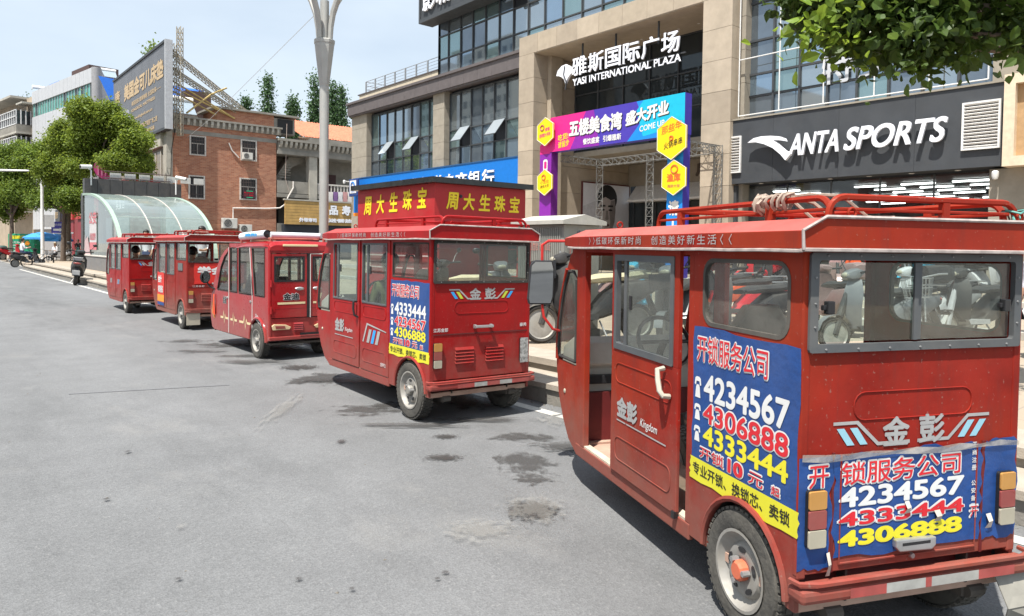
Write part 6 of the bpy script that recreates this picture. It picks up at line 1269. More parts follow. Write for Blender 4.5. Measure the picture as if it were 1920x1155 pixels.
for k in range(1, nT): y, z = rib(pi/2*k/nT); U(MB().tube([(UX0, y, z-.03), (UX1, y, z-.03)], .03, 5), 'canopy_purlin', mat('pale_pink_bar', (.50, .46, .42)))
P = [rib(pi/2*j/24) for j in range(25)]; side = [(UY-.05, 1.0)]+P
U(MB().quad(*[(UX0-.02, y, z) for y, z in side]), 'side_pane', SIDEG, fix=False); U(MB().quad(*[(UX1+.02, y, z) for y, z in side]), 'side_pane', SIDEG, fix=False)
for k in range(7): U(MB().box(UX0-.12, UX0+.12, UY-.05-A_*k/7-A_/7+.006, UY-.05-A_*k/7-.006, .36, 1.0), 'base_slab', GGRAN)
U(MB().box(UX0-.15, UX0+.15, UY-.05-A_, UY-.05, 1.0, 1.05), 'base_cap', PALEF)
for k in range(5): U(MB().box(UX1-.12, UX1+.12, UY-.05-A_*k/5-A_/5, UY-.05-A_*k/5, .36, 1.0), 'base_slab', GGRAN)
PINK = mat('pink_poster_print', (.55, .16, .18), rough=.5, var=.15)
def ut(s_, y, z, w_, h_, m_=PINK): lettering(s_, m_, Vector((UX0-.05, y, z))-up.location, FR, FU, w_, h_, up, bold=.03, lift=.01)
ut('公安', UY-1.6, 2.5, 1.8, .6); poly_on('side_poster', [(0, 0), (1.7, 0), (1.7, 1.6), (0, 1.6)], mat('pale_poster', (.55, .52, .52), rough=.5), Vector((UX0-.05, UY-1.7, 1.3))-up.location, FR, FU, up, .004); poly_on('side_poster', [(0, 0), (1.7, 0), (1.7, .35), (0, .35)], PINK, Vector((UX0-.05, UY-1.7, 1.3))-up.location, FR, FU, up, .008); ut('公益宣传', UY-1.8, 1.75, 1.4, .35)
poly_on('side_poster', [(0, 0), (1.6, 0), (.9, .9), (.35, .7), (.2, 1.0)], mat('faint_pink_poster', (.5, .36, .36), rough=.5), Vector((UX0-.05, UY-.3, 1.05))-up.location, FR, FU, up, .004)
# white letters seen from behind on the header
for k, ch in enumerate('人防工程出入口'):
    U(MB().box(UX0+1.2+.68*k, UX0+1.7+.68*k, UY+.2, UY+.26, 4.9, 5.22), 'back_of_letter', mat('pale_letter_back', (.5, .5, .48)), )
U(MB().tube([(UX0+.9, UY+.15, 4.95), (UX1+.3, UY+.15, 4.95)], .025, 5), 'letter_rail', BARS); U(MB().tube([(UX0+.9, UY+.15, 5.28), (UX1+.3, UY+.15, 5.28)], .025, 5), 'letter_rail', BARS)
def bullet_cam(label, p, d):
    t = thing('bullet_camera', label, 'camera', p, 0, 'white cameras on the underpass header'); d = Vector(d).normalized()
    MB().tube([(0, 0, -.5), (0, 0, .25), d*.15+Vector((0, 0, .35))], .035, 6).build('bracket', WMET, t); c = d*.25+Vector((0, 0, .42)); MB().tube([c-d*.25, c+d*.28], .10, 10).build('camera_body', WMET, t, smooth=True); MB().tube([c+d*.281, c+d*.30], .07, 10).build('lens', BLKP, t); return t
bullet_cam('white bullet camera on the left end of the underpass header', (UX0+.3, UY-.1, 5.0), (-1, -.4, -.1)); bullet_cam('white bullet camera on the right end of the underpass header', (UX1+.5, UY-.15, 4.75), (.9, -.6, -.2))
# ================================================================ red jewellery kiosk
kx0, kx1, ky0, ky1 = 7.5, 9.75, 11.2, 14.2
ks = thing('kiosk', 'square red jewellery kiosk with black flat roof and yellow characters', 'kiosk', (kx0, ky0, .36))
KR = mat('kiosk_red_panel', (.38, .012, .016), rough=.42, var=.08, scale=1.5, dust=.08)
def K(mb, nm, m, **k): return S(ks, mb, nm, m, **k)
K(MB().box(kx0, kx1, ky0, ky1, .36, 1.05), 'lower_wall', KR); K(MB().box(kx0, kx1, ky0, ky1, 2.0, 2.84), 'upper_wall', KR)
for x, y in ((kx0, ky0), (kx1-.12, ky0), (kx0, ky1-.12), (kx1-.12, ky1-.12)): K(MB().box(x+.002, x+.118, y+.002, y+.118, 1.05, 2.0), 'post', KR)
K(MB().box(kx0+.2, kx1-.2, ky0+.3, ky1-.2, 1.0, 2.0), 'inner_counter', mat('kiosk_inner', (.20, .02, .02)))
for z in (1.2, 1.45, 1.7): K(MB().box(kx0+.01, kx0+.04, ky0+.12, ky1-.12, z, z+.025), 'shutter_rib', mat('pale_rib', (.5, .4, .38)))
K(MB().box(kx0-.12, kx1+.12, ky0-.12, ky1+.12, 2.845, 2.95), 'roof', mat('black_roof_edge', (.02, .022, .022), rough=.25, var=.4, scale=6)); K(MB().box(kx0+.002, kx1, ky0-.004, ky0-.001, 1.6, 1.62), 'panel_joint', DRED)
kz = ks.location; YK = mat('kiosk_yellow_letter', (.86, .66, .02), rough=.4, var=.03)
for k, ch in enumerate('周大生珠宝'):
    lettering(ch, YK, Vector((kx0, ky1-.28-.53*k, 2.30+.02*k))-kz, FR, FU, .34, .40, ks, bold=.03, lift=.006, shear=.12)
    lettering(ch, YK, Vector((kx0+.26+.385*k, ky0, 2.36))-kz, Vector((1, 0, 0)), FU, .29, .33, ks, bold=.03, lift=.006, shear=.12)
K(MB().lathe([(-.02, .001), (-.02, .03), (0, .035)], (kx0+.6, ky0, 2.62), 'y', 10, False), 'knob', BLKP)
# ================================================================ electrical cabinet
cb = thing('power_cabinet', 'grey metal power cabinet with ribbed door behind the second tricycle', 'cabinet', (6.95, 7.16, .36)); CBM = mat('grey_cabinet_steel', (.27, .27, .25), rough=.55, metal=.3, var=.12, scale=3, dust=.2)
MB().box(0, .72, 0, .98, .12, 1.62).build('body', CBM, cb, bevel=.008); MB().box(-.02, .74, -.02, 1.0, 0, .12).build('plinth', CONC, cb)
MB().prism([(-.08, 1.625), (-.08, 1.68), (.36, 1.77), (.80, 1.68), (.80, 1.625)], -.07, 1.06, 'y').build('roof', mat('pale_cabinet_roof', (.42, .41, .37), rough=.6, dust=.2), cb)
for k in range(22): MB().box(-.012, -.001, .06+.04*k, .08+.04*k, .75, 1.58).build('door_rib', CBM, cb)
MB().box(-.014, -.002, .05, .95, .72, .735).build('door_joint', GREYF, cb); lettering('高压危险 请勿靠近', mat('faint_red_print', (.5, .2, .17)), (-.016, .75, 1.25), FR, FU, .5, .12, cb, lift=.002); poly_on('warning_frame', [(.12, 1.15), (.14, 1.15), (.14, 1.42), (.12, 1.42)], mat('faint_red_print', (.5, .2, .17)), (0, 0, 0), Vector((1, 0, 0)), FU, cb, .003)
MB().tube([(-.02, .03, 1.2), (-.035, .03, 1.2), (-.035, .03, 1.25)], .015, 6).build('lock', STEEL, cb)
# ================================================================ street lamps and poles
LPM = mat('grey_lamp_metal', (.40, .40, .38), rough=.45, metal=.35, var=.06, dust=.12)
lp = thing('street_lamp', 'tall grey lamp post with flared petal head behind the kiosk', 'lamp', (6.6, 14.4, .36)); z0 = -.36
p = gx(607, 440, 6.6); lp.location = (6.6, p.y, .36)
MB().tube([(0, 0, 0), (0, 0, 5.0+z0)], .095, 20).build('post', LPM, lp, smooth=True); MB().lathe([(0, .2), (.06, .2), (.1, .13), (.5, .12)], (0, 0, 0), 'z', 18).build('base', LPM, lp, smooth=True)
MB().lathe([(4.95, .10), (5.0, .11), (5.75, .205), (5.82, .21)], (0, 0, z0), 'z', 8).build('flared_collar', LPM, lp)
MB().lathe([(5.82, .22), (5.88, .225), (5.90, .20)], (0, 0, z0), 'z', 8).build('collar_ring', LPM, lp); MB().tube([(0, 0, 5.88+z0), (0, 0, 6.7+z0)], .09, 14).build('core_tube', LPM, lp, smooth=True)
for k in range(4):
    a = pi/2*k+.4; MB().tube([(r_*cos(a), r_*sin(a), z_+z0) for r_, z_ in ((.15, 5.86), (.17, 6.15), (.23, 6.45), (.36, 6.75), (.55, 7.0), (.8, 7.15))], [.05, .055, .06, .06, .05, .03], 8, sq=1.).build('petal_arm', LPM, lp, smooth=True)
    MB().ball((.9*cos(a), .9*sin(a), 7.15+z0), .16, 12, 8, (1.3, 1.3, .6)).build('lamp_head', WHITE, lp, smooth=True)
c = gz(80, 491, .15); wp = thing('camera_pole', 'slim white steel pole beside the market umbrellas', 'pole', c); MB().tube([(0, 0, 0), (0, 0, 6.2)], [.13, .10], 12).build('shaft', WMET, wp, smooth=True); MB().box(.12, .75, -.1, .1, 2.6, 3.5).build('control_box', mat('pale_grey_box', (.5, .5, .5)), wp)
MB().tube([(0, 0, 6.15), (.2, 0, 6.3), (.1, -.6, 6.4)], .05, 6).build('arm', WMET, wp)
q = gd(-70, 318, 44); a = gd(54, 320, 44); ws = thing('street_light', 'white lamp arm reaching in from the left edge of the picture', 'lamp', (q.x, q.y, 0)); MB().tube([(0, 0, 0), (0, 0, q.z)], .11, 12).build('shaft', WMET, ws, smooth=True); MB().tube([(0, 0, q.z), a-Vector((q.x, q.y, 0))], [.09, .05], 10).build('arm', WMET, ws, smooth=True)
c = gz(128, 489, .15); tp = thing('sign_pole', 'brown post carrying a blue arrow sign and blue street plates', 'sign', c); D_ = (c-Vector((0, 0, .15))).length
MB().tube([(0, 0, 0), (0, 0, 4.2)], .20, 12).build('post', mat('brown_trunk', (.16, .13, .10), rough=.9, var=.3), tp, smooth=True)
NV = mat('navy_sign', (.05, .05, .28), rough=.4)
bs_ = MB().box(-1.15, -.15, -.26, -.2, 2.2, 3.1).build('arrow_board', NV, tp); poly_on('arrow', [(-1.0, 2.38), (-.5, 2.38), (-.5, 2.3), (-.25, 2.46), (-.5, 2.62), (-.5, 2.54), (-1.0, 2.54)], WHITE, (0, -.26, 0), Vector((1, 0, 0)), FU, bs_, .006); lettering('松滋人民医院', WHITE, (-1.08, -.26, 2.78), Vector((1, 0, 0)), FU, .85, .18, bs_, lift=.006)
MB().box(-.30, -.02, -.30, -.24, 2.9, 4.1).build('street_plate', CYAN2, tp); tp.rotation_euler.z = -radians(38)
cb2 = thing('utility_box', 'pale grey utility box on the pavement beside the sign post', 'cabinet', gz(122, 487, .15)); MB().box(-.7, .5, 0, .6, 0, 2.2).build('body', mat('pale_grey_box', (.5, .5, .5)), cb2, bevel=.02); MB().box(-.8, .6, -.1, .7, 2.2, 2.35).build('lid', WMET, cb2)
# ================================================================ bikes
def wheel2(par, y, r, wd, name='wheel', spokes=False, x=0.):
    n = 28; t = MB().lathe([(-wd*.4, r*.78), (-wd*.5, r*.9), (-wd*.25, r), (wd*.25, r), (wd*.5, r*.9), (wd*.4, r*.78)], (x, y, r), 'x', n, False).build(name, BLACK, par, smooth=True)
    if spokes:
        mb = MB()
        for k in range(16): a = 2*pi*k/16; mb.tube([(x, y, r), (x, y+cos(a)*r*.93, r+sin(a)*r*.93)], .003, 3)
        g = mb.build('spokes', STEEL, t); g['kind'] = 'stuff'; MB().lathe([(-wd*.3, r*.9), (0, r*.87), (wd*.3, r*.9)], (x, y, r), 'x', n, False).build('rim', STEEL, t, smooth=True)
    else: MB().lathe([(-wd*.38, r*.79), (-wd*.2, r*.72), (-wd*.3, r*.4), (-wd*.3, .001), (wd*.3, .001), (wd*.3, r*.4), (wd*.2, r*.72), (wd*.38, r*.79)], (x, y, r), 'x', 20, False).build('rim', RIM, t, smooth=True)
    return t
def rsec(y, z0, z1, w, n=10):     # rounded cross-section at y
    zc, h = (z0+z1)/2, (z1-z0)/2; return [(w*math.copysign(abs(cos(2*pi*k/n))**.6, cos(2*pi*k/n)), y, zc+h*math.copysign(abs(sin(2*pi*k/n))**.6, sin(2*pi*k/n))) for k in range(n)]
def scooter(label, p, rz, body, seat=BLKP, trim=BLKP, grp='scooters and motorcycles parked on the plaza', box=False, lean=.07, basket=False, s=1., plate=True):
    t = thing('scooter', label, 'scooter', p, rz, grp, ry=lean, s=s)
    wheel2(t, .64, .225, .09); wheel2(t, -.62, .225, .10)
    MB().ring([rsec(.05, .24, .33, .14), rsec(-.15, .28, .58, .17), rsec(-.35, .34, .72, .19), rsec(-.65, .48, .74, .17), rsec(-.88, .60, .74, .08)]).build('rear_body', body, t, smooth=True)
    MB().ring([rsec(.12, .70, .76, .13), rsec(-.1, .70, .82, .15), rsec(-.45, .72, .83, .16), rsec(-.78, .76, .87, .12)]).build('seat', seat, t, smooth=True)
    MB().ring([[(-.15, .34, .26), (.15, .34, .26), (.15, -.05, .26), (-.15, -.05, .26)], [(-.15, .38, .33), (.15, .38, .33), (.15, -.05, .33), (-.15, -.05, .33)]]).build('floorboard', trim, t)
    MB().ring([[(-.14, .34, .3), (0, .42, .3), (.14, .34, .3), (0, .33, .3)], [(-.20, .38, .55), (0, .50, .55), (.20, .38, .55), (0, .37, .55)], [(-.19, .34, .78), (0, .48, .80), (.19, .34, .78), (0, .34, .78)], [(-.10, .30, .93), (0, .42, .95), (.10, .30, .93), (0, .27, .93)]]).build('front_apron', body, t, smooth=True)
    MB().tube([(0, .64, .225), (0, .52, .55), (0, .36, .98)], [.05, .045, .03], 8).build('fork', trim, t, smooth=True)
    MB().ring([[(x, .64+.255*cos(a), .225+.255*sin(a)) for a in (0.2, .7, 1.2, 1.7, 2.2, 2.7)] for x in (-.06, 0, .06)], False, False).build('front_fender', body, t, smooth=True)
    MB().ring([rsec(.24, 1.0, 1.05, .08), rsec(.33, .93, 1.08, .12), rsec(.42, .92, 1.05, .11), rsec(.48, .95, 1.01, .07)]).build('headlamp_cowl', body, t, smooth=True); MB().ball((0, .465, .985), .055, 10, 6, (1.5, .5, .7)).build('headlamp', CLRL, t, smooth=True)
    MB().tube([(-.34, .22, 1.05), (-.2, .30, 1.03), (0, .34, 1.0), (.2, .30, 1.03), (.34, .22, 1.05)], .016, 8).build('handlebar', BLKP, t, smooth=True)
    for sd in (-1, 1):
        MB().tube([(sd*.34, .22, 1.05), (sd*.24, .27, 1.04)], .022, 8).build('grip', BLACK, t); m_ = MB().tube([(sd*.22, .29, 1.04), (sd*.30, .30, 1.16), (sd*.34, .28, 1.22)], .008, 5).build('mirror_stalk', BLKP, t); MB().ball((sd*.36, .27, 1.26), .06, 10, 6, (1.1, .3, .75)).build('mirror', BLKP, m_, smooth=True)
    MB().ball((0, -.86, .68), .07, 10, 6, (1.5, .5, .6)).build('tail_lamp', REDL, t, smooth=True)
    MB().tube([(-.12, -.55, .86), (-.12, -.9, .86), (.12, -.9, .86), (.12, -.55, .86)], .011, 6).build('grab_rail', STEEL, t, smooth=True)
    MB().ring([[(-.05, -.78, .58), (.05, -.78, .58), (.05, -.76, .58), (-.05, -.76, .58)], [(-.08, -.90, .30), (.08, -.90, .30), (.08, -.88, .30), (-.08, -.88, .30)]]).build('rear_mudguard', BLKP, t)
    if plate: MB().obox((0, -.915, .40), (.10, 0, 0), (0, -.035, .07), (0, .003, .0015)).build('number_plate', WHITE, t)
    MB().tube([(-.05, -.1, .25), (-.16, -.16, .02)], .012, 6).build('side_stand', STEEL, t)
    if box: b_ = MB().ring([rsec(-.62, .88, 1.12, .16), rsec(-.95, .88, 1.14, .18), rsec(-1.02, .92, 1.1, .15)]).build('top_box', trim, t, smooth=True)
    if basket:
        MB().box(-.14, .14, .48, .72, .76, .78).box(-.14, .14, .48, .49, .78, .95).box(-.14, .14, .71, .72, .78, .97).box(-.145, -.135, .48, .72, .78, .96).box(.135, .145, .48, .72, .78, .96).build('basket', BLKP, t)
    return t
def motorcycle(label, p, rz, body, grp='scooters and motorcycles parked on the plaza', lean=.08, s=1.):
    t = thing('motorcycle', label, 'motorcycle', p, rz, grp, ry=lean, s=s)
    wheel2(t, .68, .29, .09, spokes=True); wheel2(t, -.62, .29, .11, spokes=True)
    for sd in (-1, 1): MB().tube([(sd*.09, .68, .29), (sd*.09, .52, .75), (sd*.09, .46, .95)], .022, 8).build('fork_leg', STEEL, t)
    MB().ring([rsec(.42, .70, .84, .08), rsec(.25, .68, .95, .15), rsec(.0, .70, .96, .16), rsec(-.18, .72, .85, .10)]).build('fuel_tank', body, t, smooth=True)
    MB().ring([rsec(-.12, .72, .82, .12), rsec(-.4, .74, .84, .14), rsec(-.75, .80, .90, .12), rsec(-.9, .86, .92, .07)]).build('seat', BLKP, t, smooth=True)
    MB().ring([rsec(-.3, .58, .74, .13), rsec(-.6, .64, .80, .13), rsec(-.92, .78, .86, .06)]).build('tail_fairing', body, t, smooth=True)
    MB().box(-.12, .12, -.12, .25, .28, .62).build('engine', GREASE, t, bevel=.04); MB().tube([(.14, .25, .35), (.16, -.1, .28), (.16, -.6, .34), (.16, -.85, .42)], [.025, .025, .045, .05], 8).build('exhaust', STEEL, t, smooth=True)
    MB().tube([(0, .42, .80), (0, .25, .35), (0, -.3, .32), (0, -.3, .72)], .025, 6).build('frame', BLKP, t); MB().tube([(0, -.2, .38), (0, -.62, .29)], .03, 6).build('swing_arm', BLKP, t)
    MB().ring([[(x, .68+.32*cos(a), .29+.32*sin(a)) for a in (.5, .9, 1.3, 1.7, 2.1)] for x in (-.06, 0, .06)], False, False).build('front_fender', body, t, smooth=True)
    MB().ball((0, .55, .93), .10, 12, 8).build('headlamp', CLRL, t, smooth=True); MB().ring([rsec(.5, .98, 1.0, .14), rsec(.46, 1.0, 1.14, .10)]).build('fly_screen', body, t)
    MB().tube([(-.36, .25, 1.06), (-.2, .36, 1.04), (0, .42, .98), (.2, .36, 1.04), (.36, .25, 1.06)], .014, 8).build('handlebar', BLKP, t, smooth=True)
    for sd in (-1, 1): m_ = MB().tube([(sd*.22, .34, 1.05), (sd*.30, .36, 1.2)], .008, 5).build('mirror_stalk', BLKP, t); MB().ball((sd*.33, .35, 1.24), .06, 10, 6, (1.1, .3, .75)).build('mirror', BLKP, m_, smooth=True)
    MB().ball((0, -.94, .82), .05, 8, 6, (1.4, .5, .7)).build('tail_lamp', REDL, t); MB().obox((0, -.96, .62), (.11, 0, 0), (0, -.03, .08), (0, .003, .001)).build('number_plate', WHITE, t); MB().tube([(-.06, -.05, .28), (-.2, -.1, .0)], .013, 6).build('side_stand', STEEL, t)
    return t
def bicycle(label, p, rz, m_, s=1.):
    t = thing('bicycle', label, 'bicycle', p, rz, None, ry=.08, s=s)
    for y in (.52, -.52): wheel2(t, y, .31, .04, spokes=True)
    MB().tube([(0, .38, .82), (0, -.05, .28), (0, -.22, .74)], .018, 8).build('frame', m_, t); MB().tube([(0, .38, .76), (0, -.18, .62)], .016, 8).build('frame', m_, t)
    for sd in (-1, 1): MB().tube([(sd*.04, -.20, .66), (sd*.05, -.52, .31), (sd*.04, -.05, .28)], .010, 6).build('stay', m_, t); MB().tube([(sd*.04, .40, .74), (sd*.05, .52, .31)], .011, 6).build('fork_blade', STEEL, t)
    MB().ring([rsec(-.06, .80, .83, .03), rsec(-.22, .79, .85, .07), rsec(-.34, .80, .87, .09)]).build('saddle', BLKP, t, smooth=True); MB().tube([(0, -.22, .7), (0, -.22, .8)], .014, 6).build('seat_post', STEEL, t)
    MB().tube([(-.28, .22, 1.0), (-.2, .32, 1.0), (0, .36, .96), (.2, .32, 1.0), (.28, .22, 1.0)], .012, 6).tube([(0, .36, .96), (0, .39, .78)], .015, 6).build('handlebar', STEEL, t, smooth=True)
    bk = MB()
    for k in range(9): bk.tube([(-.16+.04*k, .46, .96), (-.13+.0325*k, .48, .72)], .004, 4).tube([(-.16+.04*k, .74, .96), (-.13+.0325*k, .70, .72)], .004, 4)
    for z, d in ((.96, .16), (.84, .145), (.72, .13)): bk.tube([(-d, .46, z), (d, .46, z), (d, .73, z), (-d, .73, z), (-d, .46, z)], .006, 4)
    for k in range(5): bk.tube([(-.16, .46+.065*k, .96), (-.13, .48+.055*k, .72), (.13, .48+.055*k, .72), (.16, .46+.065*k, .96)], .004, 4)
    bk.build('basket', STEEL, t)
    MB().tube([(-.05, -.1, .28), (-.1, .06, .16)], .012, 6).box(-.14, -.08, .03, .1, .14, .17).build('pedal', BLKP, t); MB().lathe([(-.01, .09), (.01, .09)], (.04, -.05, .28), 'x', 16).build('chain_ring', STEEL, t); MB().box(-.07, .07, -.8, -.35, .66, .68).build('carrier', STEEL, t)
    return t
DKB = mat('black_bike_plastic', (.022, .024, .028), rough=.3, var=.1, dust=.15); SVB = mat('silver_bike_paint', (.20, .20, .21), rough=.35, metal=.3); ORB = mat('orange_bike_paint', (.65, .10, .03), rough=.4); BLB = mat('sky_blue_bike_paint', (.03, .38, .58), rough=.35); RDB = mat('red_bike_paint', (.5, .02, .03), rough=.35); CRB = mat('cream_bike_paint', (.62, .54, .36), rough=.4); PKB = mat('dusty_pink_bike_paint', (.34, .22, .21), rough=.35, metal=.3); WHB = mat('white_bike_paint', (.45, .45, .46), rough=.35)
def heading(pf, pr): return math.atan2(-(pf.x-pr.x), pf.y-pr.y)
# behind the nearest tricycle
pf = gz(1026, 643, .36); dirn = Vector((-.85, .35, 0)).normalized(); ct = pf-dirn*.64
scooter('black scooter with cream panel seen past the nearest tricycle front', (ct.x, ct.y, .36), math.atan2(-dirn.x, dirn.y), DKB, CRB, DKB, lean=.10, s=1.15, basket=True)
scooter('silver and black scooter seen through the nearest tricycle door', (8.2, 6.1, .36), radians(110), SVB, DKB, DKB, lean=.08, basket=True)
scooter('dusty pink scooter with top box seen in the left rear pane of the nearest tricycle', (*gz(1552, 622, .36)[:2], .36), radians(-40), PKB, DKB, PKB, box=True)
scooter('dark scooter with white box parked beside the small bicycle', (*gz(1835, 640, .36)[:2], .36), radians(70), DKB, DKB, WHB, box=True)
bicycle('small grey bicycle with wire basket seen through the nearest rear window', (*gz(1745, 655, .36)[:2], .36), radians(100), mat('grey_bike_frame', (.25, .26, .27), rough=.4))
scooter('dark scooter behind the second tricycle', (7.1, 9.9, .36), radians(20), DKB, CRB, SVB); scooter('silver scooter between power cabinet and red kiosk', (7.3, 8.95, .36), radians(150), SVB, DKB, DKB)
for k, (u, m_, lb, kind) in enumerate(((1425, RDB, 'red scooter on the upper terrace, leftmost in the row', 0), (1505, SVB, 'silver scooter on the upper terrace beside the red one', 0), (1600, ORB, 'orange scooter on the upper terrace', 0), (1668, RDB, 'red motorcycle on the upper terrace beside the orange scooter', 1), (1742, BLB, 'sky blue motorcycle on the upper terrace', 1), (1800, DKB, 'black scooter on the upper terrace beside the blue motorcycle', 0), (1570, PKB, 'dusty pink scooter on the upper terrace behind the orange one', 0), (1850, WHB, 'white scooter on the upper terrace, rightmost in the row', 0), (1460, DKB, 'black scooter on the upper terrace between red and silver ones', 0))):
    p = gx(u, 540, 18.9+.25*(k % 3)); (motorcycle if kind else scooter)(lb, (p.x, p.y, .60), radians(70+25*(k % 4)), m_)
for k, (x, y, rz, m_, lb) in enumerate(((8.6, 5.3, 70, DKB, 'black scooter, nearest behind the front tricycle door'), (9.6, 4.0, 60, SVB, 'silver scooter behind the front tricycle quarter window'), (10.4, 6.6, 60, RDB, 'red scooter on the lower plaza beyond the power cabinet'), (11.8, 4.2, 60, WHB, 'white scooter on the lower plaza'), (9.6, 8.0, 120, BLB, 'sky blue scooter right of the kiosk'), (11.4, 7.6, 80, ORB, 'orange scooter on the lower plaza'), (10.2, 9.6, 75, PKB, 'dusty pink scooter behind the kiosk'), (12.0, 2.2, 95, DKB, 'black scooter on the lower plaza, right of the white one'))):
    scooter(lb, (x, y, .36), radians(rz), m_, DKB, DKB, basket=k % 2 == 0, box=k % 3 == 1)
# left part of the street
pk = gz(143, 533); scooter('black and white scooter parked alone on the road edge', (pk.x, pk.y, 0), radians(-12), DKB, SVB, DKB, grp='scooters in the street at left', lean=.12, s=1.25, box=False)
rd = gz(52, 501); RS = scooter('dark scooter ridden by a man in white shirt', (rd.x, rd.y, 0), radians(-75), DKB, DKB, DKB, grp='scooters in the street at left', lean=0, s=1.15)
p = gz(22, 487, .15); scooter('red scooter parked before the red shop front', (p.x, p.y, .15), radians(-60), RDB, DKB, DKB, grp='scooters in the street at left', s=1.2)
p = gz(112, 489, .15); scooter('white scooter parked under the blue umbrella', (p.x, p.y, .15), radians(60), WHB, DKB, DKB, grp='scooters in the street at left'); p = gz(70, 497, .15); bicycle('grey bicycle parked behind the rider', (p.x, p.y, 0), radians(-80), SVB, 1.15)
p = gz(150, 487, .15); scooter('mint scooter beside the underpass pillar', (p.x, p.y, .15), radians(30), mat('mint_bike_paint', (.2, .5, .5), rough=.4), DKB, DKB, grp='scooters in the street at left')
# vendor's green cart and umbrellas
p = gz(47, 486, .15); gc = thing('vendor_cart', 'green boxed vendor cart with yellow and white menu lettering', 'cart', (p.x, p.y, .15), -radians(40)); MB().box(-1.1, 1.1, -.5, .6, .45, 2.15).build('box', mat('green_cart_sheet', (.02, .26, .14), rough=.5, var=.1), gc, bevel=.1)
lettering('酒酿汤圆', YELI, (-.75, -.5, 1.7), Vector((1, 0, 0)), FU, 1.5, .3, gc, bold=.04, lift=.01)
for k in range(4): lettering('桂花糊米酒冰粉'[k:k+4], WHITE, (-.9, -.5, 1.35-.24*k), Vector((1, 0, 0)), FU, 1.1, .15, gc, lift=.01)
MB().ball((.55, -.52, 1.35), .2, 10, 6, (1, .1, 1)).build('picture_spot', mat('orange_print', (.75, .3, .03)), gc)
for x in (-.7, .7): MB().lathe([(-.06, .001), (-.06, .3), (.06, .3), (.06, .001)], (x, -.3, .3), 'x', 16).build('wheel', BLACK, gc)
def umbrella(label, p, r, cols, h=2.3, bot=.15):
    t = thing('market_umbrella', label, 'umbrella', (p.x, p.y, bot)); MB().tube([(0, 0, 0), (0, 0, h)], .025, 8).build('pole', STEEL, t)
    for k in range(8):
        a0, a1 = 2*pi*k/8, 2*pi*(k+1)/8; am = (a0+a1)/2
        MB().ring([[(0, 0, h), (0, 0, h)], [(r*.55*cos(a0), r*.55*sin(a0), h-.16), (r*.55*cos(a1), r*.55*sin(a1), h-.16)], [(r*cos(a0), r*sin(a0), h-.46), (r*cos(a1), r*sin(a1), h-.46)], [(r*cos(a0), r*sin(a0), h-.62), (r*cos(a1), r*sin(a1), h-.62)]], False, False).build('canopy_gore', cols[k % len(cols)], t, fix=False)
        MB().tube([(0, 0, h-.01), (r*cos(a0), r*sin(a0), h-.47)], .012, 4).build('rib', STEEL, t)
UB, UR = mat('blue_umbrella_cloth', (.05, .28, .66), rough=.7), mat('pink_umbrella_cloth', (.62, .20, .24), rough=.7)
umbrella('red and blue market umbrella at the left', gz(80, 488, .15), 1.35, (UB, UB, UB, UR, UB, UB, UB, UB)); umbrella('plain blue market umbrella right of the two-coloured one', gz(106, 488, .15), 1.2, (UB,), 2.15)
bn = thing('litter_bin', 'dark green litter bin at the left edge', 'bin', gz(4, 487, .15)); MB().lathe([(0, .3), (1.0, .34), (1.05, .36), (1.15, .2), (1.15, .001)], (0, 0, 0), 'z', 14).build('drum', mat('dark_green_bin', (.03, .08, .07), rough=.5), bn)
for o_, lb in ((gz(92, 489, .15), 'plain white plastic chair beside the vendor'),):
    ch = thing('plastic_chair', lb, 'chair', o_, 1.0); MB().box(-.2, .2, -.2, .2, .42, .45).build('seat', WHITE, ch); MB().box(-.2, .2, .17, .2, .45, .85).build('backrest', WHITE, ch)
    for x in (-.17, .17):
        for y in (-.17, .17): MB().box(x-.02, x+.02, y-.02, y+.02, 0, .42).build('leg', WHITE, ch)
# wire across the sky
wr = MB(); a, b = gd(600, 18, 30), gd(300, 300, 64); wr.tube([a, (a+b)/2-Vector((0, 0, .4)), b], .012, 4); o = wr.build('overhead_wire', mat('grey_wire', (.4, .4, .4))); tag(o, 'thin overhead wire sagging from lamp post towards brick block', 'wire')
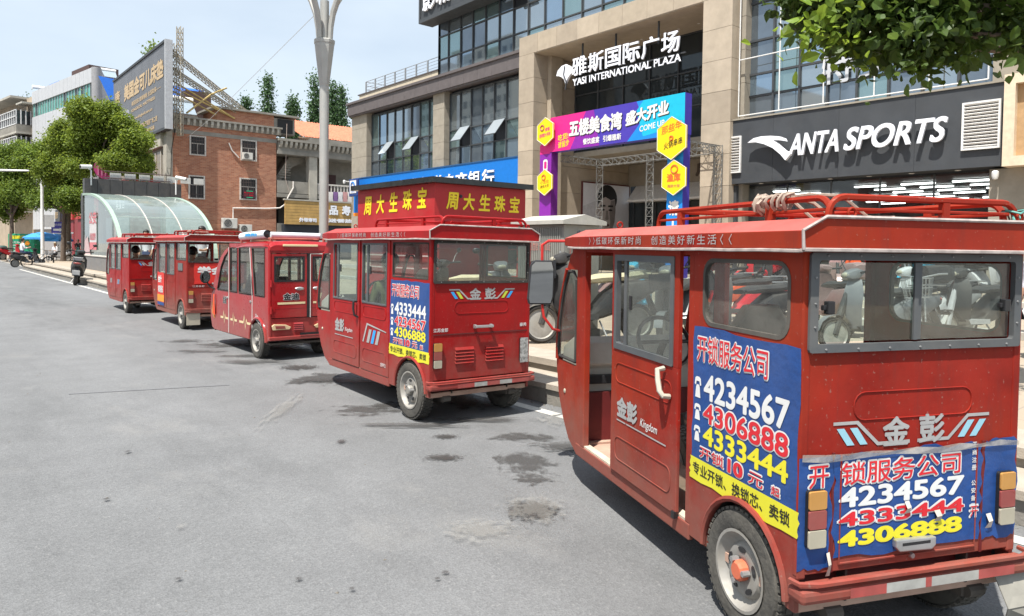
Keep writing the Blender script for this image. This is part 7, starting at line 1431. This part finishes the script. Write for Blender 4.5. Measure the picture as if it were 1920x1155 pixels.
# ================================================================ people
HAIR = mat('black_hair', (.012, .011, .011), rough=.5); SKIN = mat('skin', (.44, .26, .18), rough=.55, var=.06); SHOE = mat('dark_shoe', (.03, .03, .03))
def person(label, p, rz, shirt, trousers, pose='stand', s=1., hair=HAIR, arm_fwd=False, group=None):
    t = thing('person', label, 'person', p, rz, group, s=s)
    if pose == 'sit':
        J = dict(pel=(0, 0, .06), spine=(0, .01, .28), chest=(0, .02, .46), neck=(0, .03, .62), jaw=(0, .055, .70), head=(0, .045, .79), crown=(0, .03, .87))
        legs = lambda sd: [(sd*.09, .02, .05), (sd*.11, .40, .07), (sd*.11, .42, -.34), (sd*.11, .52, -.38)]
        arms = lambda sd: [(sd*.17, .02, .54), (sd*.22, .06, .30), (sd*.17, .32, .30 if not arm_fwd else .36), (sd*.14, .42, .31 if not arm_fwd else .40)]
    else:
        J = dict(pel=(0, 0, .92), spine=(0, 0, 1.12), chest=(0, .01, 1.30), neck=(0, .01, 1.47), jaw=(0, .035, 1.54), head=(0, .03, 1.62), crown=(0, .015, 1.70))
        legs = lambda sd: [(sd*.09, 0, .90), (sd*.10, .03, .50), (sd*.10, -.02, .09), (sd*.10, .12, .035)]
        arms = lambda sd: [(sd*.18, 0, 1.40), (sd*.24, -.02, 1.14), (sd*.22, .16 if arm_fwd else .06, .96 if not arm_fwd else 1.08), (sd*.20, .30 if arm_fwd else .10, .86 if not arm_fwd else 1.10)]
    V, E, Rd, Mi = [], [], [], []
    def vert(c, r, mi): V.append(c); Rd.append(r); Mi.append(mi); return len(V)-1
    ids = {}
    for k, r, mi in (('pel', (.145, .11), 1), ('spine', (.135, .10), 0), ('chest', (.155, .105), 0), ('neck', (.052, .052), 2), ('jaw', (.066, .072), 2), ('head', (.078, .092), 2), ('crown', (.055, .06), 2)): ids[k] = vert(J[k], r, mi)
    ch = ['pel', 'spine', 'chest', 'neck', 'jaw', 'head', 'crown']; E += [(ids[a], ids[b]) for a, b in zip(ch, ch[1:])]
    for sd in (-1, 1):
        pv = ids['pel']
        for c, r, mi in zip(legs(sd), ((.095, .095), (.065, .065), (.045, .045), (.04, .035)), (1, 1, 1, 3)): v = vert(c, r, mi); E.append((pv, v)); pv = v
        pv = ids['chest']
        for c, r, mi in zip(arms(sd), ((.065, .065), (.047, .047), (.034, .034), (.036, .022)), (0, 0, 2, 2)): v = vert(c, r, mi); E.append((pv, v)); pv = v
    me = bpy.data.meshes.new('b'); me.from_pydata(V, E, []); o = bpy.data.objects.new('b', me); TMP.collection.objects.link(o)
    md = o.modifiers.new('s', 'SKIN'); md.use_smooth_shade = True
    for i, sv in enumerate(me.skin_vertices[0].data): sv.radius = Rd[i]; sv.use_root = (i == 0)
    o.modifiers.new('u', 'SUBSURF').levels = 2
    vl = TMP.view_layers[0]; vl.update(); nm = bpy.data.meshes.new_from_object(o.evaluated_get(vl.depsgraph)); nm.name = 'body'
    bpy.data.objects.remove(o); nm.materials.clear()
    for mm in (shirt, trousers, SKIN, SHOE): nm.materials.append(mm)
    VV = np.array(V); EE = np.array(E)
    for f in nm.polygons:
        c = np.array(f.center); d = np.linalg.norm(VV-c, axis=1); f.material_index = Mi[int(d.argmin())]
    b = bpy.data.objects.new('body', nm); COL.objects.link(b); b.parent = t
    hc = Vector(J['head'])
    hb = MB().ball(hc+Vector((0, -.012, .035)), .108, 14, 8, (.92, 1.02, .95)); hb.v = [v for v in hb.v]
    hm = MB()
    for f in hb.f:
        c = sum((Vector(hb.v[i]) for i in f), Vector())/len(f)-hc
        if not (c.y > .035 and c.z < .06) and c.z > -.07: hm.quad(*[hb.v[i] for i in f])
    hm.build('hair', hair, t, smooth=True)
    MB().ring([[hc+Vector((x*.012, .088, z)) for x, z in ((-1, -.03), (1, -.03), (.4, .02), (-.4, .02))], [hc+Vector((x*.008, .112, z)) for x, z in ((-1, -.028), (1, -.028), (.3, -.01), (-.3, -.01))]]).build('nose', SKIN, t)
    for sd in (-1, 1): MB().ball(hc+Vector((sd*.032, .086, .018)), .011, 8, 5, (1.3, .6, .7)).build('eye', BLKP, t); MB().ball(hc+Vector((sd*.088, 0, -.005)), .028, 8, 6, (.4, .7, 1.1)).build('ear', SKIN, t)
    MB().box(hc.x-.024, hc.x+.024, hc.y+.084, hc.y+.094, hc.z-.062, hc.z-.052).build('mouth', mat('lips', (.3, .12, .1)), t)
    return t
def inside(T, x, y, z):
    s = T.scale.x; v = Vector((x*s, y*s, z*s)); v.rotate(T.rotation_euler); return T.location+v
CW = mat('white_shirt', (.66, .67, .70), rough=.8, var=.06); CB = mat('light_blue_shirt', (.12, .35, .55), rough=.8); CK = mat('dark_shirt', (.04, .04, .045), rough=.85); OL = mat('olive_shirt', (.16, .15, .06), rough=.85); TR = mat('dark_trousers', (.03, .03, .035), rough=.85); PL = mat('grey_plaid_shirt', (.11, .11, .11), rough=.85, var=.5, scale=40); BR = mat('blue_jeans', (.05, .07, .14), rough=.85)
person('black-haired person in olive top inside the second tricycle', inside(T2, -.28, .93, .66), T2.rotation_euler.z+.1, OL, TR, 'sit', .98)
person('driver in dark plaid shirt inside the glossy rounded tricycle', inside(T3, -.12, .78, .60), T3.rotation_euler.z, PL, TR, 'sit', 1., arm_fwd=True)
person('driver in light blue shirt inside the dusty tricycle', inside(T4, -.1, .9, .66), T4.rotation_euler.z, CB, TR, 'sit', 1., arm_fwd=True)
person('person in white shirt standing beyond the dusty tricycle rear window', (6.2, 20.8, .36), 2.0, CW, TR, 'stand', 1.02, arm_fwd=True)
person('dark-haired driver inside the farthest tricycle', inside(T5, -.15, .85, .66), T5.rotation_euler.z, CK, TR, 'sit', 1.)
person('person in white shirt standing beyond the farthest tricycle', (6.2, 27.0, .36), 2.4, CW, BR, 'stand', 1.)
v = Vector((0, -.28, .80)); v.rotate(RS.rotation_euler); person('man in white shirt riding the dark scooter at left', RS.location+v*1.1, RS.rotation_euler.z, CW, BR, 'sit', 1.08, arm_fwd=True)
c = gz(93, 489, .15); person('vendor in white shirt and straw hat sitting under the umbrella', (c.x+.4, c.y, .62), 2.2, CW, TR, 'sit', 1.08, hair=mat('straw_hat', (.45, .36, .22), rough=.9))
c = gz(147, 486, .15); person('person in dark top standing beside the underpass pillar', (c.x, c.y, .15), 2.6, CK, TR, 'stand', 1.)
c = gz(1925, 700, .22); person('person in striped pale shirt at the right edge beyond the nearest tricycle', (c.x+.25, c.y-.05, .22), 1.2, mat('striped_shirt', (.5, .52, .6), rough=.8, var=.3, scale=30), TR, 'stand', .95)
# ================================================================ trees
def leafmat(name, c, tr=.35, var=.35, scale=.8):
    m = bpy.data.materials.new(name); m.use_nodes = True; nt = m.node_tree; N = nt.nodes; L = nt.links.new; b = N['Principled BSDF']; b.inputs['Roughness'].default_value = .5; b.inputs['Specular IOR Level'].default_value = .35
    tc = N.new('ShaderNodeTexCoord'); n = N.new('ShaderNodeTexNoise'); n.inputs['Scale'].default_value = scale; n.inputs['Detail'].default_value = 5; L(tc.outputs['Object'], n.inputs[0])
    g = N.new('ShaderNodeNewGeometry'); rp = N.new('ShaderNodeMapRange'); rp.inputs[3].default_value = 1-var; rp.inputs[4].default_value = 1+var; L(g.outputs['Random Per Island'], rp.inputs[0])
    r = N.new('ShaderNodeMapRange'); r.inputs[1].default_value = .3; r.inputs[2].default_value = .7; r.inputs[3].default_value = .8; r.inputs[4].default_value = 1.2; L(n.outputs[0], r.inputs[0])
    mm = N.new('ShaderNodeMath'); mm.operation = 'MULTIPLY'; L(r.outputs[0], mm.inputs[0]); L(rp.outputs[0], mm.inputs[1])
    mu = N.new('ShaderNodeMixRGB'); mu.blend_type = 'MULTIPLY'; mu.inputs[0].default_value = 1; mu.inputs[1].default_value = (*c, 1); L(mm.outputs[0], mu.inputs[2]); L(mu.outputs[0], b.inputs['Base Color'])
    t = N.new('ShaderNodeBsdfTranslucent'); hs = N.new('ShaderNodeHueSaturation'); hs.inputs['Hue'].default_value = .48; hs.inputs['Value'].default_value = 1.5; L(mu.outputs[0], hs.inputs['Color']); L(hs.outputs[0], t.inputs[0])
    ms = N.new('ShaderNodeMixShader'); ms.inputs[0].default_value = tr; L(b.outputs[0], ms.inputs[1]); L(t.outputs[0], ms.inputs[2]); L(ms.outputs[0], N['Material Output'].inputs[0]); return m
def leaves(n, lobes, size, seed, shape='diamond', droop=.0, shell=.55):
    """leaf faces spread through a union of ellipsoids, in small clumps; lobes = (centre, radii, weight)"""
    R = np.random.default_rng(seed); w_ = np.array([l[2] for l in lobes], float); w_ /= w_.sum(); cl = max(1, n//14)
    ix = R.choice(len(lobes), cl, p=w_); d = R.normal(size=(cl, 3)); d /= np.linalg.norm(d, axis=1)[:, None]; rad = (shell+(1-shell)*R.random(cl))**.8
    C0 = np.array([lobes[i][0] for i in ix])+d*rad[:, None]*np.array([lobes[i][1] for i in ix])
    k = n//cl; P = np.repeat(C0, k, 0)+R.normal(size=(cl*k, 3))*size*1.5; out = np.repeat(d, k, 0); N_ = len(P)
    nr = R.normal(size=(N_, 3))*.8+out*.6+np.array([0, 0, .5]); nr /= np.linalg.norm(nr, axis=1)[:, None]
    a = np.cross(nr, R.normal(size=(N_, 3))); a /= np.linalg.norm(a, axis=1)[:, None]
    if droop: a = a*(1-droop)+np.array([0, 0, -1])*droop; a -= nr*(a*nr).sum(1)[:, None]; a /= np.linalg.norm(a, axis=1)[:, None]
    b = np.cross(nr, a); s = size*(.5+.95*R.random(N_))[:, None]
    if shape == 'diamond': prof = [(0, 0, 0), (.5, .42, .05), (1, 0, -.06), (.5, -.42, .05)]; F = [(0, 1, 2, 3)]
    else: prof = [(0, 0, 0), (.22, .26, .05), (.55, .34, .07), (.82, .18, .02), (1.05, 0, -.08), (.82, -.18, .02), (.55, -.34, .07), (.22, -.26, .05), (.5, 0, 0)]; F = [(0, 1, 2, 8), (8, 2, 3, 4), (0, 8, 6, 7), (8, 4, 5, 6)]
    V = np.stack([P+a*s*x+b*s*y+nr*s*z for x, y, z in prof], 1).reshape(-1, 3); m = len(prof)
    return V, [tuple(i*m+j for j in f) for i in range(N_) for f in F]
def tree(name, label, cat, base, trunk_pts, radii, lobes, n, size, lm, seed, limbs=True, shape='diamond', group=None, droop=0., shell=.55, bark=None):
    t = thing(name, label, cat, base, 0, group); bk = bark or mat('grey_brown_bark', (.13, .10, .08), rough=.95, var=.3, scale=6, bump=.4, bscale=25)
    b = Vector(base); tp = [Vector(p)-b for p in trunk_pts]; MB().tube(tp, radii, 9).build('trunk', bk, t, smooth=True)
    lb = [(Vector(c)-b, r, w) for c, r, w in lobes]
    if limbs:
        rr = random.Random(seed)
        for c, r, w in (lb if len(lb) < 24 else lb[::3]):
            mid = tp[-1].lerp(c, .5)+Vector((rr.uniform(-.2, .2), rr.uniform(-.2, .2), .1)); MB().tube([tp[-1]-Vector((0, 0, .3)), mid, c], [radii[-1]*.75, radii[-1]*.45, radii[-1]*.15], 6).build('limb', bk, t, smooth=True)
    V, F = leaves(n, [(tuple(c), r, w) for c, r, w in lb], size, seed, shape, droop, shell)
    me = bpy.data.meshes.new('crown'); me.from_pydata(V.tolist(), [], F); me.materials.append(lm); o = bpy.data.objects.new('crown', me); COL.objects.link(o); o.parent = t; o['kind'] = 'stuff'; return t
LEAF = leafmat('fresh_green_leaf', (.155, .22, .032), .5); LEAF2 = leafmat('mid_green_leaf', (.135, .205, .034), .5); CONI = leafmat('conifer_green', (.065, .125, .05), .3); LEAFD = leafmat('dark_glossy_leaf', (.055, .10, .018), .45, .5, 3)
def lobes_px(L, D):
    out = []
    for u, v, ru, rv in L:
        c = gd(u, v, D+random.uniform(-1.2, 1.2)); k = D/FPX
        for j in range(7):
            d_ = Vector((random.gauss(0, 1), random.gauss(0, 1), random.gauss(0, 1))).normalized(); q = random.uniform(.40, .62); f = random.uniform(.36, .56)
            out.append((c+Vector((d_.x*ru*k*q, d_.y*ru*k*q, d_.z*rv*k*q)), (ru*k*f, ru*k*f, rv*k*f), ru*rv*f))
    return out
b = gd(192, 470, 50); b.z = .36; c0 = gd(190, 300, 50)
tree('street_tree', 'round bright green tree crown rising behind the underpass header', 'tree', b, [b, b.lerp(c0, .5), c0], [.28, .22, .15], lobes_px([(172, 222, 44, 38), (210, 226, 44, 36), (110, 262, 30, 26), (258, 262, 30, 30), (90, 318, 26, 24), (262, 318, 26, 20), (135, 262, 36, 32), (185, 270, 55, 40), (245, 275, 34, 32), (150, 305, 46, 26), (230, 305, 46, 22), (108, 300, 24, 26), (266, 300, 18, 22)], 50), 110000, .135, LEAF, 3)
b = gz(128, 489, .15); b = gd(118, 485, 56); b.z = .15; c0 = gd(120, 395, 56)
tree('street_tree', 'lower leafy tree left of the underpass pillar, over the blue arrow sign', 'tree', b, [b, b.lerp(c0, .5), c0], [.2, .17, .12], lobes_px([(110, 340, 42, 40), (135, 375, 32, 22), (85, 370, 30, 26), (140, 330, 22, 30)], 56), 40000, .14, LEAF2, 5)
b = gd(22, 486, 60); b.z = .15; c0 = gd(22, 400, 60)
tree('street_tree', 'large leafy tree at the left edge of the picture', 'tree', b, [b, b.lerp(c0, .5), c0], [.22, .18, .12], lobes_px([(20, 285, 36, 30), (55, 310, 34, 38), (10, 330, 36, 36), (50, 365, 36, 36), (10, 385, 36, 34), (72, 290, 20, 22), (-20, 350, 30, 50)], 60), 70000, .145, LEAF2, 8)
for k, (u, v, r, h, lb) in enumerate(((461, 190, 13, 60, 'small conifer left of the tallest one behind the brick parapet'), (502, 152, 20, 80, 'tallest broad conifer behind the brick parapet'), (549, 186, 11, 50, 'small conifer right of the tallest one'), (591, 148, 16, 80, 'conifer just left of the lamp post'), (622, 165, 13, 70, 'conifer just right of the lamp post'), (640, 168, 12, 70, 'conifer next to the plaza cornice'), (343, 86+0, 0, 0, ''))):
    if not r: continue
    D = 118; k_ = D/FPX; top = gd(u, v, D); base = Vector((top.x, top.y, 0)); hh = h*2.2*k_
    lo = []
    for j in range(9):
        f = j/8; zc = top.z-.3-f*hh; lo.append(((top.x, top.y, zc), (r*k_*(.12+.95*f**.8), r*k_*(.12+.95*f**.8), hh/11), .2+f))
    tree('conifer', lb, 'tree', base, [base, (top.x, top.y, top.z-.5)], [.3, .05], lo, 9000, .34, CONI, 20+k, False, group='conifers behind the brick building', droop=.3, shell=.2)
sp = gd(284, 92, 70); tree('rooftop_sapling', 'small sapling poking above the billboard edge', 'tree', (sp.x, sp.y, sp.z-3), [(sp.x, sp.y, sp.z-3), sp], [.06, .03], lobes_px([(285, 88, 4, 8), (280, 98, 5, 6)], 70), 260, .2, LEAF2, 31, False)
# overhanging tree at the top right: trunk stands outside the picture
tb = Vector((9.2, .6, .36)); D = 6.2
LB = [(1500, 20, 22, 18), (1540, 30, 38, 35), (1585, 55, 32, 32), (1630, 5, 50, 38), (1650, 65, 36, 34), (1695, 95, 28, 28), (1730, 75, 34, 34), (1715, 15, 50, 40), (1770, 55, 32, 30), (1790, 85, 26, 24), (1810, 5, 40, 26), (1832, 75, 18, 20), (1870, 22, 36, 24), (1898, 62, 24, 30), (1915, 10, 36, 26), (1940, 50, 36, 45), (1650, -60, 110, 40), (1800, -65, 120, 40), (1560, -45, 50, 30), (1950, -50, 70, 50)]
lo = []
for u, v, ru, rv in LB:
    dd = D+random.uniform(-.5, .7); c = gd(u, v-12, dd); k = dd/FPX; lo.append((c, (ru*k, ru*k*1.2, rv*k), ru*rv))
t = tree('overhanging_tree', 'leafy branches of a near tree hanging into the top right corner', 'tree', tb, [tb, tb+Vector((-.1, .1, 1.4)), tb+Vector((-.4, .3, 2.9))], [.16, .13, .10], lo, 9500, .088, LEAFD, 44, True, 'leaf', droop=.45, shell=.1)
lo2 = [(gd(1540, 55, 6.0), (.1, .1, .1), 1), (gd(1572, 100, 6.0), (.05, .05, .05), .4), (gd(1510, 40, 6.0), (.08, .08, .07), 1)]
V, F = leaves(110, [(tuple(c-tb), r, w) for c, r, w in lo2], .095, 77, 'leaf', .5, .1); me = bpy.data.meshes.new('young_leaves'); me.from_pydata(V.tolist(), [], F); me.materials.append(leafmat('young_leaf', (.16, .26, .03), .5)); o = bpy.data.objects.new('young_leaves', me); COL.objects.link(o); o.parent = t; o['kind'] = 'stuff'
# ================================================================ blocks across the road, seen only as reflections
for k, (x, y, w_, d_, h, c) in enumerate(((-48, 62, 22, 16, 24, (.45, .42, .38)), (-55, 95, 18, 18, 38, (.40, .40, .41)), (-62, 125, 20, 18, 46, (.46, .43, .38)), (-50, 30, 26, 14, 15, (.36, .12, .10)), (-46, 2, 20, 14, 13, (.42, .40, .37)), (-75, 165, 24, 20, 50, (.42, .42, .44)))):
    t = thing('facing_block', 'block across the road mirrored in the plaza glass, number %s along the street' % ('one two three four five six'.split()[k]), 'building', (x, y, 0))
    MB().box(-w_/2, w_/2, -d_/2, d_/2, 0, h).build('wall', mat('facing_wall_%d' % k, c, rough=.85), t)
    nf = int(h/3.2); mb = MB()
    for f in range(nf):
        for j in range(int(d_/2.6)): mb.box(w_/2, w_/2+.02, -d_/2+.7+2.6*j, -d_/2+2.2+2.6*j, 1.2+3.2*f, 2.8+3.2*f)
    mb.build('windows', DGL, t, kind='stuff')
bpy.data.scenes.remove(TMP)
